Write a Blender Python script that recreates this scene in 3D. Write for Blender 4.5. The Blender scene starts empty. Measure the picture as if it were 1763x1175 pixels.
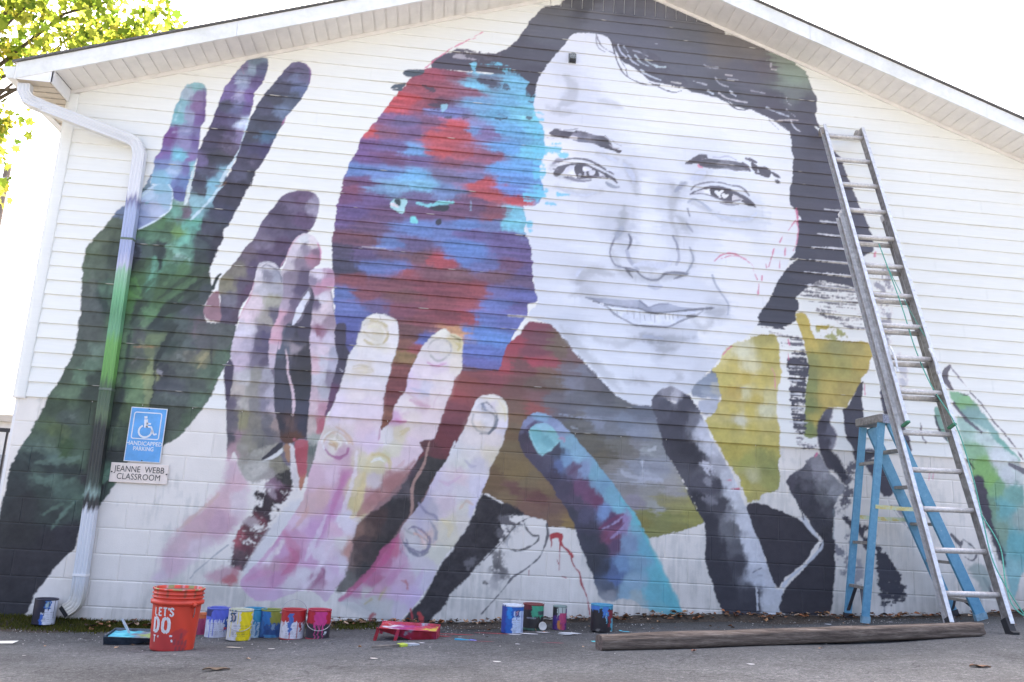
import bpy, bmesh, math, random
import numpy as np
from mathutils import Vector, Matrix
random.seed(5); RNG = np.random.default_rng(5)
R = math.radians
sc = bpy.context.scene
col = sc.collection
# ------------------------------------------------------------------ camera
cam = bpy.data.cameras.new('camera'); cam.sensor_width = 36; cam.lens = 36*1434.687/1763; cam.clip_end = 3000
co = bpy.data.objects.new('camera', cam); col.objects.link(co); sc.camera = co
right = Vector((0.99352563, -0.09896198, 0.05579732)); down = Vector((0.07487215, 0.20096984, -0.97673194)); fwd = Vector((0.08544575, 0.97458589, 0.20707819))
m3 = Matrix((right, -down, -fwd)).transposed()
co.matrix_world = Matrix.Translation((2.42828, -7.19065, 1.06)) @ m3.to_4x4()
# ------------------------------------------------------------------ sky, sun, exposure
SUN_EL, SUN_ROT = 53, 4
w = bpy.data.worlds.new('World'); sc.world = w; w.use_nodes = True
nt = w.node_tree; nt.nodes.clear()
sky = nt.nodes.new('ShaderNodeTexSky'); sky.sky_type = 'NISHITA'; sky.sun_disc = False
sky.sun_elevation = R(SUN_EL); sky.sun_rotation = R(SUN_ROT); sky.air_density = 0.6; sky.dust_density = 9.0; sky.ozone_density = 0.6
bg = nt.nodes.new('ShaderNodeBackground'); bg.inputs[1].default_value = .15
wo = nt.nodes.new('ShaderNodeOutputWorld'); nt.links.new(sky.outputs[0], bg.inputs[0]); nt.links.new(bg.outputs[0], wo.inputs[0])
sl = bpy.data.lights.new('sun', 'SUN'); sl.energy = 5.0; sl.angle = R(.5); sl.color = (1, .93, .82)
so = bpy.data.objects.new('sun', sl); col.objects.link(so)
sd = Vector((-math.sin(R(SUN_ROT))*math.cos(R(SUN_EL)), -math.cos(R(SUN_ROT))*math.cos(R(SUN_EL)), -math.sin(R(SUN_EL))))
so.rotation_euler = sd.to_track_quat('-Z', 'Y').to_euler(); so.location = (3, 30, 30)
vs = sc.view_settings; vs.view_transform = 'Standard'; vs.look = 'None'; vs.gamma = 1; vs.use_curve_mapping = False; vs.exposure = 2.7
# ------------------------------------------------------------------ helpers
def link(name, me, mat=None, parent=None):
    o = bpy.data.objects.new(name, me); col.objects.link(o)
    if mat is not None:
        me.materials.clear(); me.materials.append(mat)
    if parent is not None: o.parent = parent
    return o
def empty(name, loc=(0, 0, 0), rot=(0, 0, 0)):
    o = bpy.data.objects.new(name, None); o.empty_display_size = .1; o.location = loc; o.rotation_euler = rot; col.objects.link(o); return o
def tag(o, label=None, cat=None, group=None, kind=None):
    if label: o['label'] = label
    if cat: o['category'] = cat
    if group: o['group'] = group
    if kind: o['kind'] = kind
    return o
class MB:
    """collects shapes; build() links them as one mesh object"""
    def __init__(s): s.v = []; s.f = []; s.c = []
    def add(s, vs, fs, c=None):
        n = len(s.v); s.v += [tuple(v) for v in vs]; s.f += [tuple(i+n for i in f) for f in fs]
        s.c += [c or (1, 1, 1)]*len(vs) if not isinstance(c, list) else c
        return s
    def box(s, a, b, c=None):
        x0, y0, z0 = a; x1, y1, z1 = b
        return s.add([(x0, y0, z0), (x1, y0, z0), (x1, y1, z0), (x0, y1, z0), (x0, y0, z1), (x1, y0, z1), (x1, y1, z1), (x0, y1, z1)],
              [(0, 3, 2, 1), (4, 5, 6, 7), (0, 1, 5, 4), (1, 2, 6, 5), (2, 3, 7, 6), (3, 0, 4, 7)], c)
    def sweep(s, pts, prof, up=(0, 0, 1), cap=True, c=None, closed_path=False):
        """profile [(a,b)] swept along pts; a along side, b along up"""
        pts = [Vector(p) for p in pts]; n = len(prof); base = len(s.v); rings = []
        for i, p in enumerate(pts):
            if closed_path: d0 = (p-pts[i-1]).normalized(); d1 = (pts[(i+1) % len(pts)]-p).normalized()
            else: d0 = (p-pts[max(i-1, 0)]).normalized() if i else (pts[1]-p).normalized(); d1 = (pts[min(i+1, len(pts)-1)]-p).normalized() if i < len(pts)-1 else d0
            t = (d0+d1).normalized(); k = 1/max(t.dot(d0), .35)
            u = Vector(up); side = t.cross(u)
            side = side.normalized() if side.length > 1e-4 else Vector((1, 0, 0)); upv = side.cross(t).normalized()
            bend = (d1-d0); bn = bend.normalized() if bend.length > 1e-5 else None
            ring = []
            for a, b in prof:
                o = side*a+upv*b
                if bn: o = o+bn*(o.dot(bn))*(k-1)
                ring.append(p+o)
            rings.append(ring)
        vv = [v for r in rings for v in r]; ff = []
        m = len(rings)
        for i in range(m if closed_path else m-1):
            j = (i+1) % m
            for q in range(n): ff.append((i*n+q, i*n+(q+1) % n, j*n+(q+1) % n, j*n+q))
        if cap and not closed_path: ff += [tuple(range(n-1, -1, -1)), tuple((m-1)*n+q for q in range(n))]
        return s.add(vv, ff, c)
    def tube(s, pts, r, n=8, **k): return s.sweep(pts, [(r*math.cos(i*2*math.pi/n), r*math.sin(i*2*math.pi/n)) for i in range(n)], **k)
    def lathe(s, prof, n=32, c=None):
        vv = [(r*math.cos(i*2*math.pi/n), r*math.sin(i*2*math.pi/n), z) for r, z in prof for i in range(n)]
        ff = [(a*n+i, a*n+(i+1) % n, (a+1)*n+(i+1) % n, (a+1)*n+i) for a in range(len(prof)-1) for i in range(n)]
        return s.add(vv, ff, c)
    def build(s, name, mat, parent=None, smooth=False, colors=False, bevel=0):
        me = bpy.data.meshes.new(name); me.from_pydata(s.v, [], s.f); me.update()
        if colors: setcol(me, np.array(s.c, np.float32))
        if bevel:
            bm = bmesh.new(); bm.from_mesh(me)
            bmesh.ops.bevel(bm, geom=[e for e in bm.edges if len(e.link_faces) == 2 and e.calc_face_angle(0) > .6], offset=bevel, segments=1, affect='EDGES'); bm.to_mesh(me); bm.free()
        if smooth: me.polygons.foreach_set('use_smooth', [True]*len(me.polygons))
        return link(name, me, mat, parent)
def setcol(me, c):
    a = me.color_attributes.new('Col', 'FLOAT_COLOR', 'POINT')
    d = np.ones((len(me.vertices), 4), np.float32); d[:, :3] = c; a.data.foreach_set('color', d.ravel())
def smooth_by_angle(o, ang=40):
    me = o.data; me.polygons.foreach_set('use_smooth', [True]*len(me.polygons))
    bm = bmesh.new(); bm.from_mesh(me)
    for e in bm.edges: e.smooth = not (len(e.link_faces) == 2 and e.calc_face_angle(0) > R(ang))
    bm.to_mesh(me); bm.free()
def grid_mesh(name, V, nu, nv, mat, parent=None, C=None, smooth=True):
    """V (nv*nu,3) grid -> mesh, fast"""
    q = (np.arange(nv-1)[:, None]*nu+np.arange(nu-1)[None, :]).ravel()
    F = np.stack([q, q+1, q+1+nu, q+nu], 1).astype(np.int32)
    a, b, c_, d = (V[F[:, i]] for i in range(4))
    ok = (np.linalg.norm(np.cross(c_-a, d-b), axis=1) > 1e-9); F = F[ok]
    me = bpy.data.meshes.new(name); me.vertices.add(len(V)); me.vertices.foreach_set('co', V.astype(np.float32).ravel())
    me.loops.add(F.size); me.loops.foreach_set('vertex_index', F.ravel())
    me.polygons.add(len(F)); me.polygons.foreach_set('loop_start', np.arange(0, F.size, 4, dtype=np.int32))
    me.update(calc_edges=True); me.validate()
    if C is not None: setcol(me, C)
    if smooth: me.polygons.foreach_set('use_smooth', np.ones(len(me.polygons), bool))
    return link(name, me, mat, parent)
# ------------------------------------------------------------------ materials
def mat(name, base=(.5, .5, .5), rough=.6, metal=0, attr=False, spec=.5, build=None, trans=0):
    m = bpy.data.materials.new(name); m.use_nodes = True; n = m.node_tree; b = n.nodes['Principled BSDF']
    b.inputs['Base Color'].default_value = (*base, 1); b.inputs['Roughness'].default_value = rough; b.inputs['Metallic'].default_value = metal
    b.inputs['Specular IOR Level'].default_value = spec
    if attr:
        a = n.nodes.new('ShaderNodeVertexColor'); a.layer_name = 'Col'; n.links.new(a.outputs[0], b.inputs['Base Color'])
    if build: build(n, b)
    return m
def N(n, t, **k):
    x = n.nodes.new(t)
    for a, v in k.items():
        if a in x.inputs: x.inputs[a].default_value = v
        else: setattr(x, a, v)
    return x
def noise(n, scale, detail=4, rough=.6, coord='Object', stretch=None):
    tc = N(n, 'ShaderNodeTexCoord'); src = tc.outputs[coord]
    if stretch:
        mp = N(n, 'ShaderNodeMapping'); mp.inputs['Scale'].default_value = stretch; n.links.new(src, mp.inputs[0]); src = mp.outputs[0]
    t = N(n, 'ShaderNodeTexNoise'); t.inputs['Scale'].default_value = scale; t.inputs['Detail'].default_value = detail; t.inputs['Roughness'].default_value = rough
    n.links.new(src, t.inputs['Vector']); return t.outputs['Fac']
def ramp(n, fac, stops):
    r = N(n, 'ShaderNodeValToRGB'); e = r.color_ramp.elements
    while len(e) < len(stops): e.new(.5)
    for i, (p, c) in enumerate(stops): e[i].position = p; e[i].color = (*c, 1) if len(c) == 3 else c
    n.links.new(fac, r.inputs[0]); return r.outputs[0]
def mixc(n, fac, a, b, mode='MIX'):
    x = N(n, 'ShaderNodeMix', data_type='RGBA', blend_type=mode)
    for s, i in ((fac, 0), (a, 6), (b, 7)):
        if isinstance(s, (int, float)): x.inputs[i].default_value = s
        elif isinstance(s, tuple): x.inputs[i].default_value = (*s, 1)
        else: n.links.new(s, x.inputs[i])
    return x.outputs[2]
def bump(n, b, h, strength=.2, dist=.01):
    x = N(n, 'ShaderNodeBump'); x.inputs['Strength'].default_value = strength; x.inputs['Distance'].default_value = dist
    n.links.new(h, x.inputs['Height']); n.links.new(x.outputs[0], b.inputs['Normal'])
def var(c, s=.25, scale=12, bs=.1, stretch=None):
    """colour with gentle procedural variation"""
    def f(n, b):
        h = noise(n, scale, stretch=stretch)
        lo = tuple(max(v*(1-s), 0) for v in c); hi = tuple(min(v*(1+s), 1) for v in c)
        n.links.new(ramp(n, h, [(.3, lo), (.7, hi)]), b.inputs['Base Color'])
        if bs: bump(n, b, h, bs, .004)
    return f
def siding_nodes(n, b):
    a = N(n, 'ShaderNodeVertexColor'); a.layer_name = 'Col'
    g = noise(n, 9, 5, stretch=(.35, 1, 5)); f = noise(n, 140, 2)
    c = mixc(n, .10, a.outputs[0], ramp(n, g, [(.35, (.55, .55, .52)), (.7, (1, 1, 1))]), 'MULTIPLY')
    n.links.new(c, b.inputs['Base Color'])
    n.links.new(ramp(n, g, [(.3, (.42,)*3), (.7, (.62,)*3)]), b.inputs['Roughness'])
    bump(n, b, f, .06, .002)
def block_nodes(n, b):
    a = N(n, 'ShaderNodeVertexColor'); a.layer_name = 'Col'
    g = noise(n, 5, 6); f = noise(n, 90, 4, .7)
    c = mixc(n, .14, a.outputs[0], ramp(n, g, [(.3, (.5, .5, .48)), (.65, (1, 1, 1))]), 'MULTIPLY')
    n.links.new(c, b.inputs['Base Color']); bump(n, b, f, .35, .004)
M_siding = mat('painted vinyl siding', rough=.5, spec=.35, build=siding_nodes)
M_block = mat('painted concrete block', rough=.75, spec=.3, build=block_nodes)
M_vc = mat('painted tin', rough=.35, attr=True)
M_vcm = mat('matte paint', rough=.7, attr=True, spec=.3)
M_white = mat('white aluminium trim', rough=.45, build=var((.80, .79, .775), .05, 6, 0))
def fascia_nodes(n, b):
    g = noise(n, 3, 6, .65); h = noise(n, 22, 4)
    c = ramp(n, g, [(.45, (.82, .82, .80)), (.64, (.70, .70, .64)), (.78, (.46, .47, .40))])
    n.links.new(mixc(n, .15, c, ramp(n, h, [(.3, (.6, .6, .58)), (.6, (1, 1, 1))]), 'MULTIPLY'), b.inputs['Base Color'])
M_fascia = mat('weathered fascia', rough=.5, build=fascia_nodes)
M_soffit = mat('vinyl soffit', rough=.5, build=var((.76, .73, .69), .06, 8, 0))
M_soffitd = mat('eave soffit', rough=.55, build=var((.60, .53, .44), .1, 8, 0))  # brown tint of bounced sunlight is put into this soffit colour
M_shingle = mat('asphalt shingle', rough=.9, build=var((.13, .125, .12), .4, 60, .4))
M_mortar = mat('painted mortar', (.52, .53, .53), .85)
M_stain = mat('weathered downspout', rough=.45, attr=True)
M_alu = mat('aluminium', rough=.42, metal=.55, build=lambda n, b: (n.links.new(ramp(n, noise(n, 30, 5, stretch=(1, 1, 1)), [(.3, (.50, .495, .48)), (.65, (.76, .76, .755))]), b.inputs['Base Color'])))
M_alud = mat('aluminium web reflection', rough=.5, metal=.55, build=var((.33, .31, .29), .35, 25, 0))  # darker grey-brown reflection on the rail web is put into its colour
def blue_nodes(n, b):
    g = noise(n, 26, 5, .7); c = ramp(n, g, [(.3, (.105, .29, .44)), (.64, (.15, .37, .52)), (.74, (.45, .55, .60))])
    n.links.new(c, b.inputs['Base Color'])
M_blue = mat('blue fibreglass', rough=.5, build=blue_nodes)
M_step = mat('dusty aluminium step', rough=.6, metal=.3, build=var((.36, .33, .29), .3, 20, 0))
M_black = mat('black rubber', (.03, .03, .032), .7)
M_green = mat('green tip', (.05, .22, .11), .5)
M_rope = mat('green rope', rough=.8, build=var((.10, .36, .27), .3, 60, .3))
def asphalt_nodes(n, b):
    s = noise(n, 120, 5, .8); p = noise(n, 1.3, 6, .6); q = noise(n, 30, 5, .65)
    c = ramp(n, s, [(.25, (.05, .05, .05)), (.47, (.135, .137, .137)), (.60, (.20, .20, .20)), (.75, (.46, .455, .45))])
    c = mixc(n, .8, c, ramp(n, p, [(.35, (.62, .62, .61)), (.65, (1.1, 1.1, 1.1))]), 'MULTIPLY')
    c = mixc(n, .7, c, ramp(n, q, [(.3, (.55, .55, .55)), (.62, (1.1, 1.1, 1.1))]), 'MULTIPLY')
    # damp dirt and grit beside the wall, hairline cracks
    tc = N(n, 'ShaderNodeTexCoord'); sp = N(n, 'ShaderNodeSeparateXYZ'); n.links.new(tc.outputs['Object'], sp.inputs[0])
    ad = N(n, 'ShaderNodeMath', operation='MULTIPLY_ADD'); n.links.new(noise(n, 2.6, 6, .65), ad.inputs[0]); ad.inputs[1].default_value = 2.2; n.links.new(sp.outputs[1], ad.inputs[2])
    d = ramp(n, ad.outputs[0], [(.0, (0, 0, 0)), (.95, (1, 1, 1))])
    c = mixc(n, d, c, mixc(n, .85, c, (.50, .46, .40), 'MULTIPLY'))
    pv = N(n, 'ShaderNodeTexVoronoi'); pv.inputs['Scale'].default_value = .42; n.links.new(tc.outputs['Object'], pv.inputs['Vector'])
    sv = N(n, 'ShaderNodeSeparateColor'); n.links.new(pv.outputs['Color'], sv.inputs[0])
    c = mixc(n, .35, c, ramp(n, sv.outputs[0], [(.0, (.70, .70, .70)), (1., (1.12, 1.12, 1.12))]), 'MULTIPLY')
    st = noise(n, .9, 3, .5); c = mixc(n, .6, c, ramp(n, st, [(.56, (1, 1, 1)), (.70, (.62, .61, .60))]), 'MULTIPLY')
    gr = N(n, 'ShaderNodeTexVoronoi'); gr.inputs['Scale'].default_value = 75; n.links.new(tc.outputs['Object'], gr.inputs['Vector'])
    sg = N(n, 'ShaderNodeSeparateColor'); n.links.new(gr.outputs['Color'], sg.inputs[0])
    c = mixc(n, .55, c, ramp(n, sg.outputs[0], [(.0, (.55, .55, .55)), (.6, (1, 1, 1)), (.93, (1.15, 1.15, 1.15)), (1., (2.0, 1.98, 1.95))]), 'MULTIPLY')
    v = N(n, 'ShaderNodeTexVoronoi', feature='DISTANCE_TO_EDGE'); v.inputs['Scale'].default_value = .55
    wv = N(n, 'ShaderNodeVectorMath', operation='ADD'); n.links.new(tc.outputs['Object'], wv.inputs[0])
    nz = N(n, 'ShaderNodeTexNoise'); nz.inputs['Scale'].default_value = 3; n.links.new(tc.outputs['Object'], nz.inputs['Vector']); n.links.new(nz.outputs['Color'], wv.inputs[1]); n.links.new(wv.outputs[0], v.inputs['Vector'])
    ck = ramp(n, v.outputs['Distance'], [(.0, (.45, .45, .45)), (.006, (1, 1, 1))])
    c = mixc(n, .8, c, ck, 'MULTIPLY')
    n.links.new(c, b.inputs['Base Color']); bump(n, b, s, .9, .008)
M_asphalt = mat('asphalt', rough=.9, spec=.25, build=asphalt_nodes)
def leafmat(name, c1, c2, t=.55):
    m = bpy.data.materials.new(name); m.use_nodes = True; n = m.node_tree; n.nodes.clear()
    a = N(n, 'ShaderNodeVertexColor'); a.layer_name = 'Col'
    d = N(n, 'ShaderNodeBsdfDiffuse'); tr = N(n, 'ShaderNodeBsdfTranslucent'); mx = N(n, 'ShaderNodeMixShader'); mx.inputs[0].default_value = t
    o = N(n, 'ShaderNodeOutputMaterial')
    n.links.new(a.outputs[0], d.inputs[0]); n.links.new(mixc(n, 1.0, a.outputs[0], c2, 'MULTIPLY'), tr.inputs[0])
    n.links.new(d.outputs[0], mx.inputs[1]); n.links.new(tr.outputs[0], mx.inputs[2]); n.links.new(mx.outputs[0], o.inputs[0]); return m
M_leaf = leafmat('maple leaf', None, (1.35, 1.38, .75)); M_grass = leafmat('grass', None, (1.2, 1.2, .7), .3)
M_bark = mat('bark', rough=.9, build=var((.09, .07, .055), .4, 14, .6, (1, 1, .2)))
# --- mural paint engine (embedded into scene.py) ---
PX, PZ, RES = -1.10, -0.10, 0.006
PW, PH = 1545, 1080
SAT = .82
def make_canvas():
    rng = np.random.default_rng(7)
    def vnoise(lx, lz, seed):
        g = np.random.default_rng(seed).random((int(PH*RES/lz)+4, int(PW*RES/lx)+4)).astype(np.float32)
        u = (np.arange(PW)*RES/lx).astype(np.float32); w = (np.arange(PH)*RES/lz).astype(np.float32)
        i = u.astype(int); j = w.astype(int); fu = u-i; fw = w-j
        fu = fu*fu*(3-2*fu); fw = fw*fw*(3-2*fw)
        a = g[j][:, i]; b = g[j][:, i+1]; c = g[j+1][:, i]; d = g[j+1][:, i+1]
        return (a*(1-fu)+b*fu)*(1-fw[:, None])+(c*(1-fu)+d*fu)*fw[:, None]
    def fbm(lx, lz, seed, n=4):
        s = 0; a = 1; t = 0
        for k in range(n):
            s = s+a*vnoise(max(lx/2**k, RES), max(lz/2**k, RES), seed+k); t += a; a *= .55
        s = s/t
        return ((s-s.mean())/s.std()*.3).astype(np.float32)   # ~ +-0.3 std
    N = dict(wu=fbm(.12, .10, 11), wv=fbm(.12, .10, 23), iso=fbm(.06, .06, 37), fine=fbm(.018, .018, 51, 2),
             hor=fbm(.30, .022, 67), ver=fbm(.022, .22, 83), big=fbm(.5, .5, 97, 3))
    return N
def hexrgb(h):
    if isinstance(h, str): h = int(h, 16)
    v = np.array([h >> 16, (h >> 8) & 255, h & 255], np.float32)/255
    return np.where(v <= .04045, v/12.92, ((v+.055)/1.055)**2.4).astype(np.float32)
def chaikin(P, closed, n):
    """Catmull-Rom curve through the traced points"""
    if n == 0 or len(P) < 3: return P
    if closed: A, B, C, D = np.roll(P, 1, 0), P, np.roll(P, -1, 0), np.roll(P, -2, 0)
    else:
        Q = np.vstack([2*P[0]-P[1], P, 2*P[-1]-P[-2]]); A, B, C, D = Q[:-3], Q[1:-2], Q[2:-1], Q[3:]
    out = []
    for t in (0, 1/3, 2/3):
        T = .42*((C-A)*(t-2*t*t+t**3)+(D-B)*(t**3-t*t))
        out.append(B*(2*t**3-3*t*t+1)+C*(3*t*t-2*t**3)+T)
    out = np.stack(out, 1).reshape(-1, P.shape[1])
    return (out if closed else np.vstack([out, P[-1:]])).astype(np.float32)
def window(P, pad):
    x0 = max(int((P[:, 0].min()-pad-PX)/RES), 0); x1 = min(int((P[:, 0].max()+pad-PX)/RES)+2, PW)
    z0 = max(int((P[:, 1].min()-pad-PZ)/RES), 0); z1 = min(int((P[:, 1].max()+pad-PZ)/RES)+2, PH)
    return x0, x1, z0, z1
def sdf_poly(P, X, Z):
    d = np.full(X.shape, 1e9, np.float32); ins = np.zeros(X.shape, bool)
    for a, b in zip(P, np.roll(P, -1, 0)):
        ex, ez = b-a; px = X-a[0]; pz = Z-a[1]
        t = np.clip((px*ex+pz*ez)/(ex*ex+ez*ez+1e-12), 0, 1)
        d = np.minimum(d, (px-t*ex)**2+(pz-t*ez)**2)
        c = (a[1] > Z) != (b[1] > Z)
        if ez != 0: ins ^= c & (px < pz/ez*ex)
    return np.where(ins, np.sqrt(d), -np.sqrt(d))
def sstep(a, b, x):
    t = np.clip((x-a)/(b-a), 0, 1); return t*t*(3-2*t)
def paint(ops):
    N = make_canvas()
    xs = (PX+np.arange(PW)*RES).astype(np.float32); zs = (PZ+np.arange(PH)*RES).astype(np.float32)
    img = np.empty((PH, PW, 3), np.float32); img[:] = hexrgb('f5f0e8')
    low = zs < 1.812
    img[low] = hexrgb('eee8df')
    # weathering of the block courses: grey-green grime near the ground and water streaks
    G = np.clip(.75-(zs[:, None]-.06*xs[None, :])/.8, 0, 1)*np.clip(.45+N['ver']*.45+N['big']*.8+N['iso']*.25, 0, 1)
    G = G*(low[:, None])
    img += (hexrgb('aaa698')-img)*(np.clip(G*.9, 0, .8))[..., None]
    G2 = np.clip((N['ver']*.6+N['big']*.9+N['iso']*.3-.22)*.9, 0, .32)*low[:, None]
    img += (hexrgb('b5b7b2')-img)*G2[..., None]
    for op in ops:
        kind, pts, col, kw = op
        P = np.array(pts, np.float32).reshape(-1, 2)/1000
        soft = kw.get('e', 5)/1000; rough = kw.get('r', 6)/1000; o = kw.get('o', 1.0); nb = kw.get('n', .10)
        if kind == 'F':
            P = chaikin(P, True, kw.get('sm', 1))
            x0, x1, z0, z1 = window(P, soft+rough*2)
            if x1 <= x0 or z1 <= z0: continue
            X, Z = np.meshgrid(xs[x0:x1], zs[z0:z1])
            d = sdf_poly(P, X, Z)
        else:
            w = (np.array(kw['w'], np.float32)*1.35+3)/1000
            if w.size == 1: w = np.full(len(P), w.ravel()[0], np.float32)
            elif len(w) != len(P): w = np.interp(np.linspace(0, 1, len(P)), np.linspace(0, 1, len(w)), w).astype(np.float32)
            PQ = chaikin(np.c_[P, w], False, kw.get('sm', 2)); P, w = PQ[:, :2], PQ[:, 2]
            x0, x1, z0, z1 = window(P, w.max()+soft+rough*2)
            if x1 <= x0 or z1 <= z0: continue
            X, Z = np.meshgrid(xs[x0:x1], zs[z0:z1])
            d = np.full(X.shape, -9., np.float32)
            for k in range(len(P)-1):
                a, b = P[k], P[k+1]; ex, ez = b-a; px = X-a[0]; pz = Z-a[1]
                t = np.clip((px*ex+pz*ez)/(ex*ex+ez*ez+1e-12), 0, 1)
                d = np.maximum(d, (w[k]*(1-t)+w[k+1]*t)/2-np.sqrt((px-t*ex)**2+(pz-t*ez)**2))
        sl = (slice(z0, z1), slice(x0, x1)); S = lambda k: N[k][sl]
        dr = d+.0035*(kind == 'F')+rough*(S('iso')*1.6+S('fine')*1.2+(S('hor')*1.5 if kw.get('h') else 0))
        m = sstep(-soft, soft, dr)
        if 'db' in kw:   # dry brush: ground shows through towards the edges
            tex = S('hor') if kw.get('h') else (S('ver') if kw.get('v') else S('iso'))
            tt = tex*.9+S('fine')*.35+S('big')*.5
            m = m*sstep(kw['db']-.22, kw['db']+.22, tt+.5)
        if 's' in kw:
            A = kw.get('a', 1.0); wp = kw.get('wp', .05)*.55
            hz = Z+S('wv')*wp*(.5 if kw.get('h') else 1)+S('iso')*(.010 if kw.get('h') else .022)+S('fine')*.008
            hx = X+S('wu')*wp*(2.5 if kw.get('h') else 1)+S('ver')*.022+(S('hor')*.07 if kw.get('h') else 0)+S('fine')*.008
            num = np.zeros(X.shape+(3,), np.float32); den = np.zeros(X.shape, np.float32); eps = kw.get('g', 26)/1000
            for sx, sz, c in kw['s']:
                ww = 1/(((hx-sx/1000)*A)**2+(hz-sz/1000)**2+eps*eps)**kw.get('pw', 2.6)
                num += ww[..., None]*hexrgb(c); den += ww
            c = num/den[..., None]
        else:
            c = np.broadcast_to(hexrgb(col), X.shape+(3,))
        b = S('hor')*1.1 if kw.get('h') else (S('ver') if kw.get('v') else S('iso'))
        c = c*(1+nb*(b*1.3+S('fine')*.7))[..., None]
        lum = (c@np.array([.25, .6, .15], np.float32))[..., None]; c = lum+(c-lum)*kw.get('sat', SAT)
        img[sl] += (c-img[sl])*(m*o)[..., None]
    return np.clip(img*.985+.010, .015, .86)  # raised floor puts a veil of glare into the darkest paint
def sample_canvas(img, x, z):
    u = np.clip((x-PX)/RES, 0, PW-1.001); w = np.clip((z-PZ)/RES, 0, PH-1.001)
    i = u.astype(int); j = w.astype(int); fu = (u-i)[:, None]; fw = (w-j)[:, None]
    return (img[j, i]*(1-fu)+img[j, i+1]*fu)*(1-fw)+(img[j+1, i]*(1-fu)+img[j+1, i+1]*fu)*fw
PAINT_K = .94
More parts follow.
